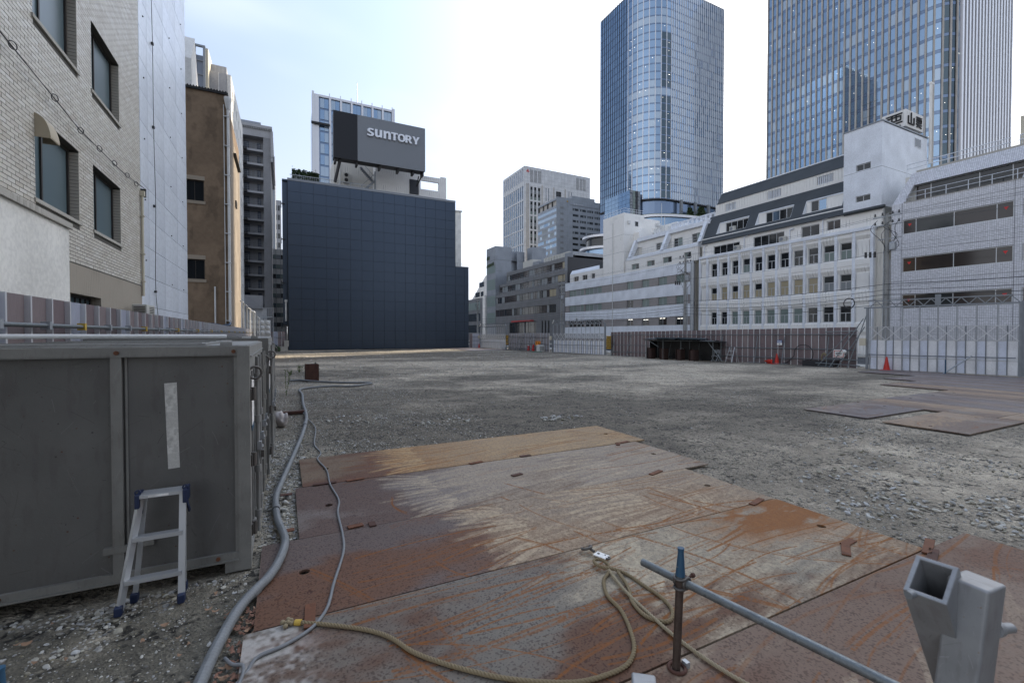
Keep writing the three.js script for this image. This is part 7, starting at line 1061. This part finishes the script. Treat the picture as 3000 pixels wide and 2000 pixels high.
  L.forEach((l, k) => {
    const im = new THREE.InstancedMesh(rock(k + 1), stoneM, l.length); im.name = numbered('loose_stones'); im.userData.kind = 'stuff';
    l.forEach(([x, y, z, s, dark], i) => { mtx.compose(new THREE.Vector3(x, y, z), q.setFromEuler(e.set(rr(-0.5, 0.5), rnd() * 6.28, rr(-0.5, 0.5))), new THREE.Vector3(s * rr(0.8, 1.5), s * rr(0.6, 1), s * rr(0.7, 1.2))); im.setMatrixAt(i, mtx); const g = dark ? rr(0.12, 0.26) : rr(0.26, 0.50), w = rr(0.0, 0.05); col.setRGB(g + w, g + w * 0.5, g - w * 0.9); im.setColorAt(i, col); });
    im.castShadow = im.receiveShadow = true; scene.add(im);
  });
  D.forEach((l, k) => {
    const im = new THREE.InstancedMesh(rock(k + 6, 1), stoneM, l.length); im.name = numbered('dirt_clods'); im.userData.kind = 'stuff';
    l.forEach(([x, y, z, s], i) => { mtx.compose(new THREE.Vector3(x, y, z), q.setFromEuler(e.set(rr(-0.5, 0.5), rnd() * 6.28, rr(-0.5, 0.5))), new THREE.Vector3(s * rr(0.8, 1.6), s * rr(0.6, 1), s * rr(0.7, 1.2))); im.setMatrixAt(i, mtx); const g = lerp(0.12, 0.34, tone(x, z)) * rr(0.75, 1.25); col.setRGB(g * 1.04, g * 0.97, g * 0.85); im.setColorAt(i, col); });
    im.castShadow = im.receiveShadow = true; scene.add(im);
  });
}
{ // dead leaves beside the hose and on the gravel
  const g = [], base = new THREE.CircleGeometry(1, 8).scale(1, 0.55, 1); for (let i = 0; i < 230; i++) { const near = i < 170, x = near ? rr(-0.34, -0.16) + rr(-0.08, 0.08) : rr(-2.2, -0.3), z = near ? -2.6 - rnd() * 1.4 : rr(-4.4, -2.6), s = rr(0.012, 0.032), l = base.clone(), p = l.attributes.position; for (let j = 0; j < p.count; j++) p.setZ(j, 0.4 * p.getX(j) * p.getX(j) - 0.3 * Math.abs(p.getY(j)) + 0.1 * Math.sin(j * 2.4)); l.scale(s, s, s).rotateX(-Math.PI / 2 + rr(-0.5, 0.5)).rotateY(rnd() * 6.28).translate(x, gh(x, z) + 0.02 + rnd() * 0.015, z); l.computeVertexNormals(); g.push(l); }
  mb().add(mergeGeometries(g.slice(0, 120))).build('dead_leaves', M.leafbrown, scene, 'stuff'); mb().add(mergeGeometries(g.slice(120))).build('dead_leaves', M.leafbrown2, scene, 'stuff');
  const s = new THREE.Shape(); s.moveTo(-0.05, 0); s.lineTo(-0.01, 0.02); s.lineTo(0.05, 0.004); s.lineTo(0.035, -0.014); s.lineTo(-0.02, -0.012); mb().add(new THREE.ExtrudeGeometry(s, { depth: 0.004, bevelEnabled: false }).rotateX(-Math.PI / 2 + 0.12).rotateY(-0.5).translate(2.97, 0.024, -1.27)).build('foil_scrap', M.alu).userData = { label: 'small silvery scrap lying on the dark steel plate', category: 'scrap' };
}
{ // weeds
  const weed = (label, x, z, h, n, sp) => { const t = thing('weed', label, 'weed', [x, gh(x, z), z]), f = [], st = mb(); for (let k = 0; k < n; k++) { const a = rnd() * 6.28, lean = rnd() * sp, hh = h * rr(0.5, 1); st.rod([0, 0, 0], [Math.cos(a) * lean, hh, Math.sin(a) * lean], 0.006, 4); for (let i = 0; i < 14; i++) { const v = rr(0.15, 1); f.push(new THREE.PlaneGeometry(0.05, 0.018).translate(0.024, 0, 0).rotateZ(rr(-0.3, 0.8)).rotateY(rnd() * 6.28).translate(Math.cos(a) * lean * v, hh * v, Math.sin(a) * lean * v)); } } st.build('stem', M.weed, t); mb().add(mergeGeometries(f)).build('foliage', M.weed, t); };
  weed('tall thin weed growing in the gravel before the far end of the grey hose', 0.08, -17.3, 1.0, 2, 0.12); weed('low green weed in the gravel left of the lone pile stump', 0.75, -27.2, 0.55, 7, 0.45); weed('tiny weed tuft beside the container end in the gravel', 0.3, -25.5, 0.35, 5, 0.2);
  const b = thing('weed_shrub', 'dark green shrub at the foot of the short mauve fence', 'shrub', [-1.0, -0.05, -61.0]), f = [], g0 = new THREE.PlaneGeometry(0.14, 0.08); for (let i = 0; i < 700; i++) { const a = rnd() * 6.28, r = Math.sqrt(rnd()) * 0.7, y = rnd() * 0.95 * (1 - r * 0.7); f.push(g0.clone().rotateX(rr(-1.5, 1.5)).rotateY(a).translate(Math.cos(a) * r, y, Math.sin(a) * r)); } mb().add(mergeGeometries(f)).build('foliage', M.shrub, b);
  const pl = thing('concrete_block', 'pale concrete footing blocks between the short fence and the navy wall', 'footing', [0.2, -0.05, -62.6]); mb().box(-1.6, 0.3, 0, 0.55, -0.5, 0).build('block', M.paleconc, pl); mb().box(-0.1, 0.42, 0.552, 1.3, -0.5, -0.05).build('block', M.paleconc, pl);
  const wd = thing('timber_plank', 'brown timber plank sticking out on the gravel beyond the second container', 'plank', [0.0, 0.03, -13.2], 0.1); mb().add(new RoundedBoxGeometry(1.0, 0.08, 0.12, 2, 0.01)).build('plank', M.rust, wd);
  const bg = thing('plastic_bag', 'crumpled translucent plastic bag at the far end of the second container', 'bag', [-0.05, 0.0, -11.6]); const g = mergeVertices(new THREE.IcosahedronGeometry(0.17, 4).deleteAttribute('uv').deleteAttribute('normal')), p = g.attributes.position; for (let i = 0; i < p.count; i++) { const x = p.getX(i), y = p.getY(i), z = p.getZ(i), k = 0.75 + 0.5 * vn(x * 14 + 20, y * 14 + z * 9 + 20); p.setXYZ(i, x * k * 0.8, (y + 0.13) * k * 1.1, z * k); } g.computeVertexNormals(); mb().add(g).build('sheet', mk('bag', 0.36, 0.32, 0.30, 0.5), bg);
}
renderer.render(scene, camera);
